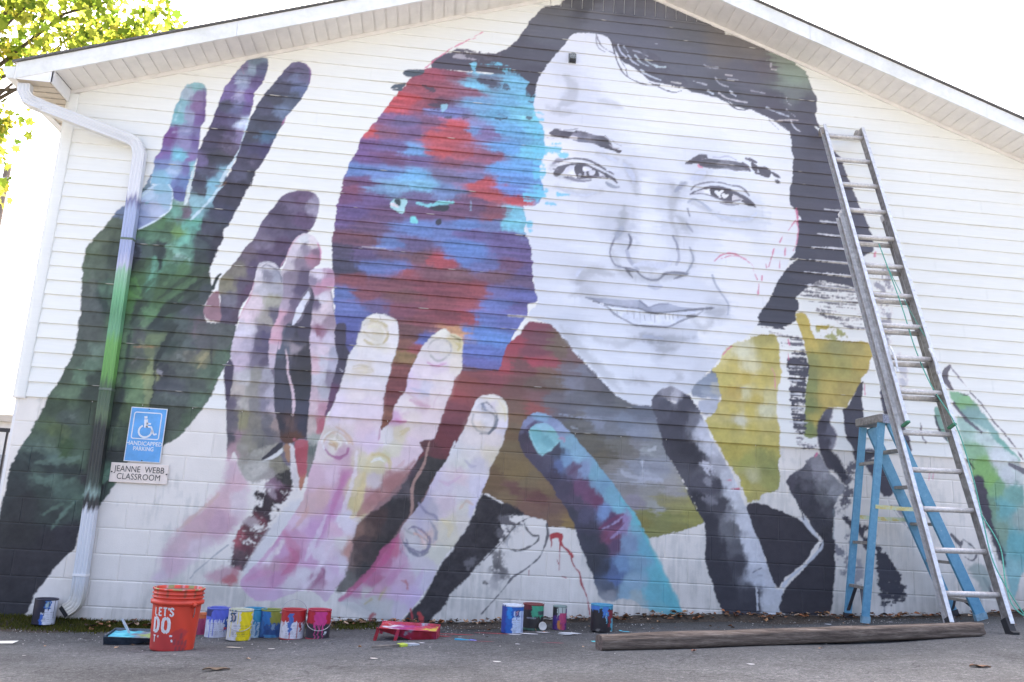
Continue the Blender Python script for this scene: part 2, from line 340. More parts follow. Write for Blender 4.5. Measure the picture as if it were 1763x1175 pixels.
OPS = [  # blacks and hair are greyed: lens glare is put into their colours
('F',[2153,5214,2346,5334,2536,5328,2763,5368,2874,5437,2946,5530,2981,5591,2993,5613,3043,5689,3050,5739,3099,5788,3122,5840,3164,5888,3221,5916,3336,5945,3366,5992,3385,6015,3376,6231,4112,6324,4554,6289,4941,5911,4996,5829,5136,5845,5257,5800,5479,5723,5620,5647,5800,5512,5853,5368,5901,5246,5905,5110,5892,5077,5920,4975,5949,4916,5883,4943,6019,4749,6136,4637,6172,4518,6228,4381,6283,4245,6320,4148,6375,4033,6410,3906,6420,3905,6446,3789,6423,3708,6324,3660,6186,3609,6240,3478,6275,3365,6299,3445,6261,3350,5927,3391,5822,3336,5671,3209,5704,3143,5657,3049,5668,2993,5610,2944,5519,2914,5407,2905,5317,2943,5300,2981,5340,3057,5409,3153,5455,3248,5501,3355,5571,3453,5619,3561,4199,2823,3292,2966,3114,4581,3099,4694,3061,4820,3011,5034,2789,5148,2573,5151,2409,5149,2197,5134],0,{'e': 4,'r': 5,'n': 0.06,'h': 1,'sm': 1,'wp': 0.03,'s': [(2280,5201,6051942),(2651,5327,6051424),(2903,5370,6052452),(3159,5399,6184038),(3146,5146,5591644),(3111,4825,5130838),(3555,5993,5526618),(3301,5862,6974064),(3756,5845,7237240),(3947,6012,6316138),(3183,5635,6974068),(4250,5706,7105656),(4452,5463,7105654),(3955,5746,7105656),(4597,5717,6974064),(4599,5568,7105654),(4996,5721,7762030),(5297,5702,8025202),(5397,5531,7235696),(5598,5521,9214604),(5697,5426,9346704),(5549,5623,9081992),(5695,5266,8028030),(5196,5423,6973554),(4998,5148,6184550),(5493,5139,6315110),(5794,5171,6315624),(5790,4961,6315110),(5715,4708,6447210),(5694,4380,6184038),(5691,4139,6052452),(6076,4631,6578798),(6224,4239,6447212),(5762,3843,6052454),(6000,4043,6184040),(6294,4034,6447212),(5934,3741,6052452),(6345,3777,6316138),(5756,3515,5592158),(5988,3535,5920866),(5580,3270,5131864),(5522,3129,5000278),(5464,3011,4868692)]}),
('F',[5757,3573,6210,3578,6252,3441,6306,3307,6323,3125,6342,2990,6203,2957,5931,3048,5819,3164,5706,3258,5662,3415],5657694,{'e': 12,'r': 14,'h': 1,'db': 0.5,'o': 0.9,'n': 0.1}),
('F',[6432,3585,6597,3588,6615,3449,6577,3100,6591,2874,6498,2844,6489,3207,6449,3388],9210518,{'e': 30,'r': 16,'db': 0.42,'o': 0.85}),
('F',[5317,2943,5407,2911,5519,2903,5541,2871,5429,2862,5361,2891,5238,2892],5131864,{'e': 8,'r': 10,'h': 1,'db': 0.45}),
('F',[5518,2804,5699,2829,5731,2720,5697,2701,5584,2709,5506,2758],6973552,{'e': 12,'r': 12,'h': 1,'db': 0.55}),
('F',[3126,4871,3148,5005,3161,5109,3195,5196,3247,5295,3319,5407,3400,5522,3454,5612,3491,5654,3616,5679,3703,5682,3791,5663,3861,5607,3903,5506,3964,5429,4063,5366,4162,5304,4261,5232,4407,5222,4593,5216,4466,5246,4634,5181,4752,5163,4919,5129,5037,5100,5165,5046,5254,5040,5393,4992,5491,4951,5624,4861,5638,4759,5649,4784,5642,4660,5662,4588,5656,4457,5643,4335,5621,4260,5620,4108,5666,4073,5704,4013,5727,3967,5688,3967,5704,3885,5684,3730,5660,3635,5613,3561,5565,3452,5496,3354,5449,3248,5397,3141,5340,3057,5294,2981,5305,2931,5182,2778,5093,2727,4982,2641,4905,2515,4807,2410,4712,2261,4607,2207,4329,2094,4166,2096,4025,2155,3954,2208,3883,2272,3811,2347,3727,2434,3643,2498,3594,2552,3545,2619,3473,2684,3424,2739,3376,2770,3190,2831,3267,2961,3205,3230,3124,3616,3086,3864,3063,4765],0,{'e': 4,'r': 4,'n': 0.02,'h': 1,'g': 36,'sat': 0.42,'pw': 2,'s': [(3443,5182,13883368),(3258,5079,14541038),(3501,4942,13686506),(3317,4820,14211818),(3971,5199,15133689),(4364,4932,15790581),(3672,5479,15001848),(3571,5573,15001334),(4165,5169,15527672),(4607,4991,15922165),(5195,4899,15987700),(4022,4326,13620970),(4125,4197,13489384),(3886,4445,14081260),(4213,4661,15133688),(3635,4115,15001842),(3703,4040,13818088),(3359,4468,15526128),(4224,4172,14870774),(4485,4422,14673138),(4504,4184,13160162),(4491,4064,13292260),(4556,4285,14542066),(4763,4321,13686504),(4978,4334,14673652),(4674,4003,14476016),(4979,3953,14542068),(5248,3954,13950186),(5210,4413,15265272),(5481,4199,15922166),(4524,3911,13687018),(4495,3791,13489898),(5518,3964,15922166),(3479,3786,14673396),(4023,3801,13029090),(4037,3687,12568540),(4303,3827,15133944),(4596,3831,13423846),(4529,3755,13949674),(3764,3265,13423330),(3658,3177,13028575),(3930,3223,14081518),(4208,3111,14410740),(3553,3080,14607860),(4650,3170,14213362),(4930,3002,13160674),(3566,2772,13029604),(3999,2730,14344946),(4326,2711,12765919),(4710,2752,13424360),(4219,2638,13687532),(5008,2864,15528182),(4252,3591,15002358),(4814,3607,14739188),(5097,3321,15790838),(5040,3895,14410482),(3778,3492,14739702),(3552,2725,13687018),(3846,2665,14279410),(4435,2651,12634328),(4198,2693,13423844),(3736,2505,14477044),(4202,2516,14739702),(4614,2547,13950188),(3856,2374,14739700),(4208,2295,13884394),(4035,2213,14476528),(4735,2403,13489378),(4154,2130,13950184),(4557,2425,14213102),(4790,2798,15659510),(5069,3664,15790838),(5296,3338,15790838),(5182,3045,15790838)]}),
('S',[3703,5684,3725,5612,3766,5554,3835,5509,3894,5484],9078932,{'r': 3,'e': 3,'w': [6.0]}),
('S',[3708,5679,3706,5600,3738,5529,3797,5494],10526892,{'r': 3,'e': 3,'w': [4.0]}),
('S',[3861,5618,3883,5525,3916,5423,3957,5334,4017,5267,4115,5215,4232,5197,4339,5209],7236726,{'r': 3,'e': 3,'w': [7.0]}),
('S',[3891,5589,3934,5478,3994,5411,4082,5390,4189,5381],6184038,{'r': 3,'e': 3,'w': [9.0]}),
('S',[3962,5513,4023,5425,4112,5372,4238,5371],6710382,{'r': 3,'e': 3,'w': [12.0]}),
('S',[3923,5508,3954,5428,4006,5339,4027,5268],9078932,{'r': 3,'e': 3,'w': [4.0]}),
('S',[4232,5228,4310,5195,4408,5164,4496,5153,4545,5169],8289416,{'r': 3,'e': 3,'w': [5.0]}),
('S',[4131,5353,4211,5289,4289,5256,4358,5253],6973554,{'r': 3,'e': 3,'w': [8.0]}),
('S',[4002,5475,4082,5400,4160,5377],6315624,{'r': 3,'e': 3,'w': [10.0]}),
('S',[3841,5647,3872,5566,3894,5484],6184038,{'r': 3,'e': 3,'w': [8.0]}),
('F',[3881,5599,4057,5587,4304,5520,4433,5387,4592,5310,4593,5211,4407,5222,4377,5255,4239,5313,4161,5346,4082,5379,3973,5440,3913,5507],6578796,{'e': 8,'r': 12,'db': 0.34,'n': 0.1}),
('S',[3921,5582,3952,5512,4002,5465],13028060,{'r': 4,'e': 4,'w': [9.0]}),
('S',[3979,5578,4020,5520],11844812,{'r': 4,'e': 4,'w': [8.0]}),
('S',[4021,5488,4071,5430,4130,5395],12633814,{'r': 4,'e': 4,'w': [9.0]}),
('S',[4089,5496,4149,5429,4228,5396],12108492,{'r': 4,'e': 4,'w': [10.0]}),
('S',[4197,5466,4257,5420,4345,5398],11845830,{'r': 4,'e': 4,'w': [10.0]}),
('S',[4151,5345,4230,5301,4348,5262],13160668,{'r': 4,'e': 4,'w': [8.0]}),
('S',[4068,5546,4137,5533,4216,5500],10527406,{'r': 4,'e': 4,'w': [6.0]}),
('S',[4281,5645,4311,5644],11053232,{'r': 4,'e': 4,'w': [6.0]}),
('S',[4672,5290,4731,5276,4800,5262],12105920,{'r': 4,'e': 4,'w': [9.0]}),
('S',[4778,5471,4828,5450,4917,5455],10263718,{'r': 4,'e': 4,'w': [7.0]}),
('S',[4888,5346,4938,5288,5017,5265],11053232,{'r': 4,'e': 4,'w': [9.0]}),
('S',[4997,5390,5057,5386],13156544,{'r': 4,'e': 4,'w': [8.0]}),
('S',[5017,5350,5116,5345],11316402,{'r': 4,'e': 4,'w': [9.0]}),
('S',[5037,5215,5096,5180],12896468,{'r': 4,'e': 4,'w': [9.0]}),
('S',[4820,5202,4869,5176],13423840,{'r': 4,'e': 4,'w': [10.0]}),
('S',[4928,5193,4998,5148,5096,5127,5205,5118],12894404,{'r': 4,'e': 4,'w': [8.0]}),
('S',[5403,5087,5492,5055,5621,5017],12106952,{'r': 4,'e': 4,'w': [10.0]}),
('S',[5602,5088,5691,5024],11053236,{'r': 4,'e': 4,'w': [8.0]}),
('S',[5641,4977,5689,4899,5739,4868],13948124,{'r': 4,'e': 4,'w': [9.0]}),
('S',[5245,5248,5384,5232],10525860,{'r': 4,'e': 4,'w': [6.0]}),
('S',[5447,5526,5457,5570],11578032,{'r': 4,'e': 4,'w': [10.0]}),
('S',[5457,5500,5507,5500],13155520,{'r': 4,'e': 4,'w': [8.0]}),
('S',[5604,5214,5613,5173],12104892,{'r': 4,'e': 4,'w': [7.0]}),
('S',[5175,5063,5096,5075,5037,5110],6974064,{'r': 4,'e': 4,'w': [7.0]}),
('S',[5491,4951,5581,4971,5711,4984],13155512,{'r': 4,'e': 4,'w': [8.0]}),
('S',[5623,5153,5653,5135],11052204,{'r': 4,'e': 4,'w': [6.0]}),
('S',[4457,5256,4545,5245],12894396,{'r': 4,'e': 4,'w': [9.0]}),
('S',[4307,5397,4395,5407],11846856,{'r': 4,'e': 4,'w': [10.0]}),
('S',[4939,5131,5018,5098,5096,5044,5195,5034],6710894,{'r': 3,'e': 3,'w': [8.0]}),
('S',[5254,5071,5353,5019,5491,4951,5619,4866],6973554,{'r': 3,'e': 3,'w': [6.0]}),
('S',[4311,5208,4370,5173,4439,5149,4507,5152,4556,5173],9210516,{'r': 3,'e': 3,'w': [5.0]}),
('S',[5422,4964,5520,4871],11053232,{'r': 3,'e': 3,'w': [3.0]}),
('F',[1782,2633,2032,2548,2349,2365,2591,2539,2573,2073,2831,1990,2988,1899,2912,1494,2691,1091,2476,699,2267,318,2032,307,1831,435,1181,404,1498,929,1583,1509,1681,2011],10254456,{'e': 10,'r': 4}),
('F',[855,3029,985,2988,1160,3216,1302,3068,1443,2920,1513,2612,1613,2208,1506,1799,1434,1549,1354,1398,1022,1377,792,1508,701,2142,726,2653],8155776,{'e': 8,'r': 4}),
('F',[146,3718,374,3905,494,3751,405,3256,210,3238,-111,3423],6320252,{'e': 10,'r': 4}),
('F',[3172,2742,3055,2522,2659,2284,2157,2248,2083,1938,2487,1865,3169,2322,3469,2553,3302,2752],8147032,{'e': 8,'r': 4}),
('F',[2197,5134,2086,5113,1992,5038,1916,4913,1837,4816,1785,4710,1732,4610,1678,4531,1615,4425,1567,4354,1542,4233,1502,4151,1471,4031,1448,3900,1464,3986,1450,3882,1431,3765,1420,3637,1414,3523,1409,3398,1413,3299,1428,3201,1446,3080,1471,2948,1478,2815,1501,2696,1520,2566,1553,2408,1735,1964,1962,1631,2222,1451,2403,1660,2630,1976,2654,2283,2957,2317,3033,2430,3037,2562,3078,2675,3155,2810,3184,2831,3184,2942,3267,2961,3224,3094,3205,3230,3193,3355,3182,3455,3153,3542,3112,3615,3117,3744,3086,3864,3197,3874,3277,4006,3220,4158,3221,4138,3227,4271,3259,4381,3253,4514,3234,4647,3179,4723,3135,4855,3141,4979,3105,4948,3049,5038,3071,5096,2966,5167,2837,5195,2852,5155,2587,5139,2567,5241,2518,5221,2530,5139],0,{'e': 4,'r': 6,'h': 1,'a': 0.48,'g': 12,'wp': 0.055,'n': 0.28,'sat': 0.74,'s': [(1888,4802,14173003),(1991,4894,11554911),(2300,4928,10309472),(2487,4935,9655919),(2412,5105,9455708),(2139,5075,11028572),(2552,5190,6734814),(2607,5017,6470876),(2921,5052,6272214),(2731,5058,7040902),(2930,4888,6402780),(2619,4827,6990038),(2811,4766,6075616),(2248,4786,7029848),(2315,4713,8029896),(1799,4684,13781586),(1767,4627,9068434),(1955,4580,7627410),(2199,4606,8804476),(2412,4575,13781070),(2455,4486,12601938),(2309,4457,13126224),(2575,4552,7314134),(2700,4538,8941736),(2947,4590,5943010),(3133,4637,5817572),(1639,4427,13912140),(1821,4433,9198202),(2027,4454,8018568),(1614,4306,8017296),(1854,4331,7758492),(2076,4301,6726878),(2283,4309,13388366),(2468,4301,12079196),(2716,4286,10508920),(2895,4411,5809894),(3146,4396,5686498),(1624,4190,8017040),(1865,4201,8277624),(2107,4212,8020120),(2412,4229,9983598),(2537,4189,8808076),(2845,4206,5809384),(3092,4231,5810922),(1577,4055,6259908),(1817,4053,6983372),(2095,4054,6468326),(2361,4080,8024216),(2605,4091,8026798),(2974,4114,5937890),(1507,3906,8146804),(2744,4039,12863054),(1961,4810,13583950),(2130,4869,10505308),(2063,4767,11030370),(3082,4904,6077660),(3037,4790,6340828),(3139,4773,7394528),(1646,3952,7884672),(1532,3890,9062500),(1889,3924,7513804),(2126,3973,7389412),(1806,3903,7313604),(2372,3932,7310528),(2732,4032,13125452),(2799,3934,12601936),(3035,3904,13385544),(2981,3991,6588628),(3167,3982,6337770),(1520,3774,8014454),(1720,3793,7624332),(2136,3845,7364750),(2623,3827,8017016),(2808,3792,9720938),(3028,3800,6867168),(1613,3668,7296656),(1850,3677,7622776),(2208,3698,7753332),(2509,3713,8147572),(2812,3728,9850974),(2575,3630,6260940),(2816,3665,6978740),(2999,3669,6473436),(1506,3544,7624846),(1684,3536,7623798),(2159,3554,6588620),(2339,3557,6848704),(2641,3547,7495836),(2945,3549,7232148),(1518,3420,8146530),(1696,3411,8409183),(1911,3380,6587588),(2112,3398,7495822),(2589,3428,6063820),(2592,3378,5932236),(2952,3422,7233176),(3111,3398,7100560),(1496,3281,5918826),(1649,3282,6968448),(1883,3291,7755374),(2180,3292,8410719),(2360,3264,12601424),(2598,3290,6325452),(2780,3256,7107764),(3021,3277,8147574),(3144,3250,7101074),(1509,3147,5130848),(1776,3170,6321332),(2011,3177,6452920),(2097,3135,10504786),(2308,3166,8671838),(2547,3161,8541790),(2906,3167,8148582),(3089,3145,7494272),(1615,3021,9193552),(1965,3026,8931924),(2319,3018,9323600),(2557,3014,9717326),(2735,3028,10504270),(2915,3019,7104676),(3156,3014,6580396),(1557,2894,6059190),(1743,2897,9062998),(2092,2914,8277582),(2447,2894,9455182),(2684,2901,10635344),(2922,2908,6583480),(3102,2898,6971552),(1637,2780,6583480),(1868,2798,6969992),(2102,2793,8800346),(2456,2773,9454670),(2645,2763,11289676),(2811,2764,6584512),(3050,2759,6713528),(1594,2632,6055084),(1618,2621,5924014),(1663,2505,6250144),(2226,2705,9193552),(2518,2728,9979214),(2140,2614,8146764),(2148,2506,8671294),(2158,2388,9202740),(2101,2242,9062464),(2088,2124,8798270),(2074,2007,8666688),(2041,1866,9458746),(2286,2529,6056116),(2244,2466,10766412),(2560,2634,14457434),(2759,2650,5933268),(2881,2587,6066396),(2829,2474,6255808),(2778,2363,6579884),(2724,2288,8018538),(2492,2271,9193544)]}),
('F',[3155,4635,3220,4628,3233,4511,3162,4496],6278120,{'e': 6,'r': 12,'h': 1,'db': 0.42,'o': 0.85}),
('F',[3162,4489,3260,4486,3272,4382,3168,4372],6278120,{'e': 6,'r': 12,'h': 1,'db': 0.42,'o': 0.85}),
('F',[3293,4475,3397,4486,3394,4423,3310,4407],6278120,{'e': 6,'r': 12,'h': 1,'db': 0.42,'o': 0.85}),
('F',[3415,4397,3480,4403,3474,4382,3422,4377],6278120,{'e': 6,'r': 12,'h': 1,'db': 0.42,'o': 0.85}),
('F',[3169,4344,3263,4285,3263,4147,3181,4119],6278120,{'e': 6,'r': 12,'h': 1,'db': 0.42,'o': 0.85}),
('F',[3183,4071,3287,4054,3296,4007,3187,3990],6278120,{'e': 6,'r': 12,'h': 1,'db': 0.42,'o': 0.85}),
('F',[3405,4018,3496,4020,3490,3999,3413,3991],6278120,{'e': 6,'r': 12,'h': 1,'db': 0.42,'o': 0.85}),
('F',[3093,3975,3277,4006,3280,3954,3109,3911],6278120,{'e': 6,'r': 12,'h': 1,'db': 0.42,'o': 0.85}),
('F',[3294,3916,3381,3918,3376,3891,3283,3889],6278120,{'e': 6,'r': 12,'h': 1,'db': 0.42,'o': 0.85}),
('F',[3139,3694,3175,3698,3179,3621,3149,3618],6278120,{'e': 6,'r': 12,'h': 1,'db': 0.42,'o': 0.85}),
('F',[3136,4828,3213,4809,3230,4728,3142,4719],6278120,{'e': 6,'r': 12,'h': 1,'db': 0.42,'o': 0.85}),
('F',[2603,5085,2704,5076,2808,5039,2771,5021,2644,5035,2592,5056],4999768,{'e': 6,'r': 12,'h': 1,'db': 0.4,'o': 0.85}),
('F',[2844,5071,2896,5049,2886,5006,2847,5016],4999768,{'e': 6,'r': 12,'h': 1,'db': 0.4,'o': 0.85}),
('F',[2629,5269,2769,5264,2784,5223,2697,5193,2621,5198],4999768,{'e': 6,'r': 12,'h': 1,'db': 0.4,'o': 0.85}),
('F',[3051,5011,3127,5005,3127,4881,3082,4904],4999768,{'e': 6,'r': 12,'h': 1,'db': 0.4,'o': 0.85}),
('F',[2725,4743,2850,4743,2878,4705,2765,4706],4999768,{'e': 6,'r': 12,'h': 1,'db': 0.4,'o': 0.85}),
('F',[3076,4767,3121,4744,3099,4687],4999768,{'e': 6,'r': 12,'h': 1,'db': 0.4,'o': 0.85}),
('F',[2098,4960,2199,4944,2177,4901,2113,4921],4999768,{'e': 6,'r': 12,'h': 1,'db': 0.4,'o': 0.85}),
('F',[2137,4781,2273,4776,2252,4733,2165,4737],4999768,{'e': 6,'r': 12,'h': 1,'db': 0.4,'o': 0.85}),
('F',[2316,4699,2378,4706,2381,4666,2319,4659],4999768,{'e': 6,'r': 12,'h': 1,'db': 0.4,'o': 0.85}),
('F',[2478,4703,2589,4715,2578,4693,2493,4664],4999768,{'e': 6,'r': 12,'h': 1,'db': 0.4,'o': 0.85}),
('F',[2566,5268,2782,5265,2772,5215,2658,5216],6471898,{'e': 6,'r': 14,'h': 1,'db': 0.35}),
('F',[2848,5224,2991,5170,2852,5155],6471898,{'e': 6,'r': 14,'h': 1,'db': 0.35}),
('F',[1897,5061,1938,5093,2061,5110,2087,5096,2029,5049,1943,5028],5595242,{'e': 4,'r': 4}),
('F',[1796,4897,1828,4931,1924,4958,1903,4918,1861,4904],5595242,{'e': 4,'r': 4}),
('F',[1807,4885,1861,4896,1897,4914,1893,4886,1845,4875],5595242,{'e': 4,'r': 4}),
('F',[2336,5291,2364,5350,2471,5362,2649,5355,2776,5369,2767,5298,2553,5274,2474,5307,2452,5269,2350,5271],6709354,{'e': 5,'r': 8,'db': 0.2}),
('F',[2349,5292,2448,5318,2476,5279,2565,5278,2376,5270],12893380,{'e': 8,'r': 8,'o': 0.7}),
('F',[1890,3770,1910,3811,1969,3823,2030,3809,2023,3757,1999,3685,1906,3718],11066592,{'e': 4,'r': 5}),
('F',[1923,3805,1970,3816,1975,3753,1938,3769],3951182,{'e': 5,'r': 4}),
('F',[1890,3764,1925,3774,1964,3739,1904,3746],15260892,{'e': 4,'r': 3}),
('S',[2128,3799,2213,3782,2320,3805,2452,3830],8180956,{'h': 1,'r': 8,'w': [16.0,26.0,26.0,6.0]}),
('F',[2239,3758,2333,3793,2412,3794,2409,3749,2326,3735],3949128,{'e': 5,'r': 6}),
('F',[2080,3648,2115,3657,2143,3609,2095,3601],7133400,{'e': 5,'r': 6}),
('F',[2314,3650,2350,3654,2353,3612,2317,3612],4210764,{'e': 5,'r': 6}),
('F',[2280,4776,2322,4792,2319,4740,2291,4710],9358040,{'e': 5,'r': 6,'o': 0.8}),
('S',[2612,3858,2614,3774],9482444,{'o': 0.7,'w': [10.0]}),
('S',[1679,3337,1773,3339,1879,3340],13156548,{'r': 3,'o': 0.8,'w': [5.0]}),
('S',[3011,2817,3107,2817,3334,2828],14210260,{'r': 3,'w': [6.0]}),
('F',[3171,2707,3214,2775,3376,2770,3424,2739,3473,2684,3545,2619,3594,2552,3643,2498,3727,2434,3811,2347,3883,2272,3954,2208,4025,2155,4166,2096,4329,2096,4377,2008,4451,1797,4448,1779,4493,1657,4580,1518,4678,1360,4765,1207,4732,1252,4786,1184,4813,1120,4713,1070,4682,1053,4453,986,4318,959,4275,989,3687,997,3553,1002,3451,1004,3439,1053,3326,1076,3243,1091,3055,1189,2889,1249,2684,1187,2436,1221,2222,1451,2297,1752,2465,2168,2595,2487,2618,2292,2840,2308,2957,2317,2987,2402,3026,2549],0,{'e': 4,'r': 6,'a': 0.8,'g': 16,'wp': 0.05,'n': 0.12,'h': 1,'sat': 0.78,'s': [(3261,2750,9323604),(3290,2646,8145492),(3501,2580,8021072),(3228,2501,8668240),(3446,2506,7888976),(3233,2409,12338262),(3393,2421,11029078),(3236,2340,8671312),(3396,2340,8413262),(3567,2376,8023668),(3683,2373,8158344),(3621,2473,8413280),(3288,2229,7362634),(3458,2241,7627864),(3574,2227,8421516),(3803,2254,7104622),(3294,2104,8673880),(3465,2093,7366764),(3692,2143,7105650),(3922,2148,6184546),(4096,2114,6842472),(3254,1999,10244168),(3583,1999,7105138),(3870,1985,7370370),(4214,2042,7107200),(3701,1906,7499884),(3871,1939,8949920),(4101,1944,8292504),(3647,1823,6841952),(3988,1868,8027782),(4218,1861,8949920),(3821,1734,7367774),(4049,1748,8157808),(3938,1641,7235674),(4166,1655,8683642),(4337,1711,9080464),(4225,1603,9212056),(2784,2268,9193544),(2905,2206,9718352),(2672,2189,9980996),(2909,2136,9062980),(2563,2088,11029064),(2572,1960,9061450),(2584,1788,8141892),(2478,1666,8141376),(3061,2552,11026510),(3012,2380,12077140),(3118,2388,8409166),(3106,2173,8015944),(3116,1997,8149576),(3126,1823,8415304),(3112,1650,8022084),(3127,1904,9070664),(3105,1748,8545860),(3111,1646,8415812),(3066,1531,8941634),(3173,1447,9073216),(3279,1383,8679498),(2973,1364,8151100),(3130,1293,8148040),(3385,1308,9072712),(3337,1246,8147016),(3084,1221,9072712),(3291,1143,9069648),(3495,1165,8413264),(3551,1059,9071180),(3635,1014,10518588),(3835,1723,7104604),(3891,1644,7629912),(3999,1548,9078400),(3841,1559,7104602),(4099,1698,8157296),(4204,1736,8947850),(4311,1691,10527908),(4209,1561,10133676),(4316,1475,11580608),(4106,1473,10132640),(4367,1571,9869988),(4162,1354,9736332),(4372,1346,10131600),(4216,1256,9998490),(4374,1215,11053216),(4529,1376,11052192),(4584,1227,10525264),(4478,1271,10130528),(4323,1152,9210430),(4481,1110,9342532),(4272,1099,9471540),(4607,1117,9736768),(4502,1138,9343040),(4712,1170,10525756),(4348,1010,9474112),(4587,1073,9736252),(4690,1270,11051600),(4553,1262,10524760)]}),
('S',[4084,1502,4180,1467,4306,1465,4433,1452],12106952,{'r': 8,'e': 8,'o': 0.75,'h': 1,'w': [22.0]}),
('S',[4260,1605,4269,1473],12633296,{'r': 8,'e': 8,'o': 0.75,'h': 1,'w': [8.0]}),
('S',[3511,1961,3669,1951,3881,1934],9739438,{'r': 8,'e': 8,'o': 0.75,'h': 1,'w': [14.0]}),
('S',[4311,1701,4364,1726],12370116,{'r': 8,'e': 8,'o': 0.75,'h': 1,'w': [14.0]}),
('S',[3620,1864,3673,1852],11055292,{'r': 8,'e': 8,'o': 0.75,'h': 1,'w': [14.0]}),
('S',[3740,2389,3788,2334],3947072,{'r': 8,'e': 8,'o': 0.75,'h': 1,'w': [6.0]}),
('S',[3655,2499,3763,2402,3835,2326,3907,2239,4002,2165],5591642,{'r': 8,'e': 8,'o': 0.75,'h': 1,'w': [5.0]}),
('S',[4166,2096,4329,2094],6710378,{'r': 8,'e': 8,'o': 0.75,'h': 1,'w': [6.0]}),
('F',[4689,2259,4794,2384,4888,2461,4984,2480,4985,2234,4890,2204,4796,2195,4701,2214],0,{'e': 10,'r': 8,'h': 1,'n': 0.1,'s': [(4736,2263,9213604),(4853,2364,9477292),(4936,2441,8160400),(4795,2221,10792120),(4949,2278,11579560)]}),
('F',[4760,2172,4937,2207,4950,2092,4820,2049,4761,2080],10792642,{'e': 20,'r': 10,'o': 0.8}),
('F',[5093,2727,5204,2757,5271,2807,5451,2821,5495,2746,5505,2614,5515,2483,5491,2351,5478,2220,5466,2090,5498,1996,5496,1795,5496,1793,5489,1635,5493,1469,5427,1414,5352,1389,5298,1334,5212,1319,5169,1430,5104,1550,5040,1629,4975,1739,4909,1840,4844,1941,4816,1992,4865,2037,4810,1993,4886,2051,4929,2139,4961,2206,4950,2291,4928,2376,4916,2440,4883,2459,4960,2530,4982,2630,5048,2690],0,{'e': 6,'r': 9,'n': 0.12,'g': 24,'wp': 0.05,'pw': 2,'s': [(5071,2505,13679696),(5237,2551,14472352),(5349,2780,11576396),(5181,2415,13415484),(5071,2278,12888124),(5203,2276,14472344),(5291,2228,13152314),(5401,2258,13944960),(5071,2106,13153340),(5235,2139,13416512),(5378,2149,14473384),(5126,2035,14473400),(5071,1957,12628032),(5235,1958,13153854),(5399,1979,13417560),(4963,1887,12891198),(5180,1838,13154372),(5398,1831,13154376),(5015,2633,14208128),(5159,2655,14473392),(5404,2640,13154384),(5016,2360,13680720),(5347,2417,13416520),(5083,1735,12628028),(5354,1732,10000968),(5408,1630,9738312),(5191,1669,11316296),(5245,1537,12894340),(5406,1485,10789964),(5190,1462,12629060),(5298,1417,12365904)]}),
('F',[5668,3033,5759,3046,5797,2947,5841,2833,5925,2823,6405,2820,6405,2816,6413,2727,6365,2667,6351,2577,6303,2519,6267,2439,6219,2359,6160,2267,6124,2200,6057,2206,5956,2177,5898,2109,5863,2020,5850,1929,5740,1927,5738,2173,5747,2325,5771,2458,5773,2557,5764,2667,5733,2809],0,{'e': 5,'r': 7,'n': 0.12,'wp': 0.03,'g': 30,'pw': 2,'s': [(5724,2975,13152316),(5801,2858,13152320),(5793,2394,9213000),(5788,2177,8818760),(5785,2015,8425546),(5842,2073,12627004),(6026,2742,10525784),(6254,2759,11575372),(6079,2602,11051080),(5966,2604,11576388),(6307,2619,12889156),(5961,2406,12363844),(6129,2352,11837512),(5958,2253,12625988),(5808,2615,10000458),(5800,2781,13152320),(5914,2812,12627012),(6369,2768,12889156),(5783,2503,9079880)]}),
('F',[5871,2947,5986,2956,6110,2904,6131,2850,5949,2836,5893,2887],11053148,{'e': 12,'r': 14,'db': 0.4}),
('F',[5877,2948,5980,2950,5962,2921,5882,2920],13153352,{'e': 4,'r': 4}),
('F',[5601,2666,5742,2676,5773,2568,5766,2458,5741,2325,5738,2173,5741,2034,5729,1958,5641,1952,5625,2026,5616,2165,5607,2316,5598,2446,5588,2543],5131350,{'e': 5,'r': 10,'h': 1,'db': 0.1,'n': 0.14}),
('S',[5605,2550,5683,2552,5773,2554],14211290,{'r': 3,'e': 3,'w': [9.0,9.0,3.0]}),
('S',[5603,2422,5681,2423,5771,2425],14211290,{'r': 3,'e': 3,'w': [9.0,9.0,3.0]}),
('S',[5601,2298,5679,2299,5768,2301],14211290,{'r': 3,'e': 3,'w': [9.0,9.0,3.0]}),
('S',[5600,2174,5677,2175,5766,2177],14211290,{'r': 3,'e': 3,'w': [9.0,9.0,3.0]}),
('S',[5598,2040,5675,2041,5764,2043],14211290,{'r': 3,'e': 3,'w': [9.0,9.0,3.0]}),
('F',[5651,1889,5695,1897,5749,1853,5838,1859,5837,1822,5727,1820,5661,1848],7631482,{'e': 10,'r': 14,'h': 1,'db': 0.45}),
('F',[6130,2200,6183,2280,6266,2428,6296,2452,6280,2319,6281,2189,6299,2049,6283,1887,6279,1770,6213,1787,6160,1880,6128,1920,6109,2037,6096,2176],4868179,{'e': 5,'r': 5}),
('F',[5939,2171,6001,2186,5970,2081,6018,1977,6021,1871,5969,1783,5999,1658,5932,1654,5870,1808,5850,1934,5858,2020,5887,2108],0,{'e': 14,'r': 8,'s': [(5897,2023,4736078),(5904,1863,4867666),(5984,1975,7105142),(6004,1870,9210516),(5966,2135,6315624),(5945,1707,5262422)]}),
('F',[6423,2672,6456,2629,6526,2380,6608,2167,6693,2021,6731,1863,6674,1859,6557,2012,6474,2202,6463,2376,6474,2509],5262938,{'e': 6,'r': 6}),
('F',[6643,2722,6722,2683,6695,2326,6647,2543],12105922,{'e': 30,'r': 12,'db': 0.4,'o': 0.8}),
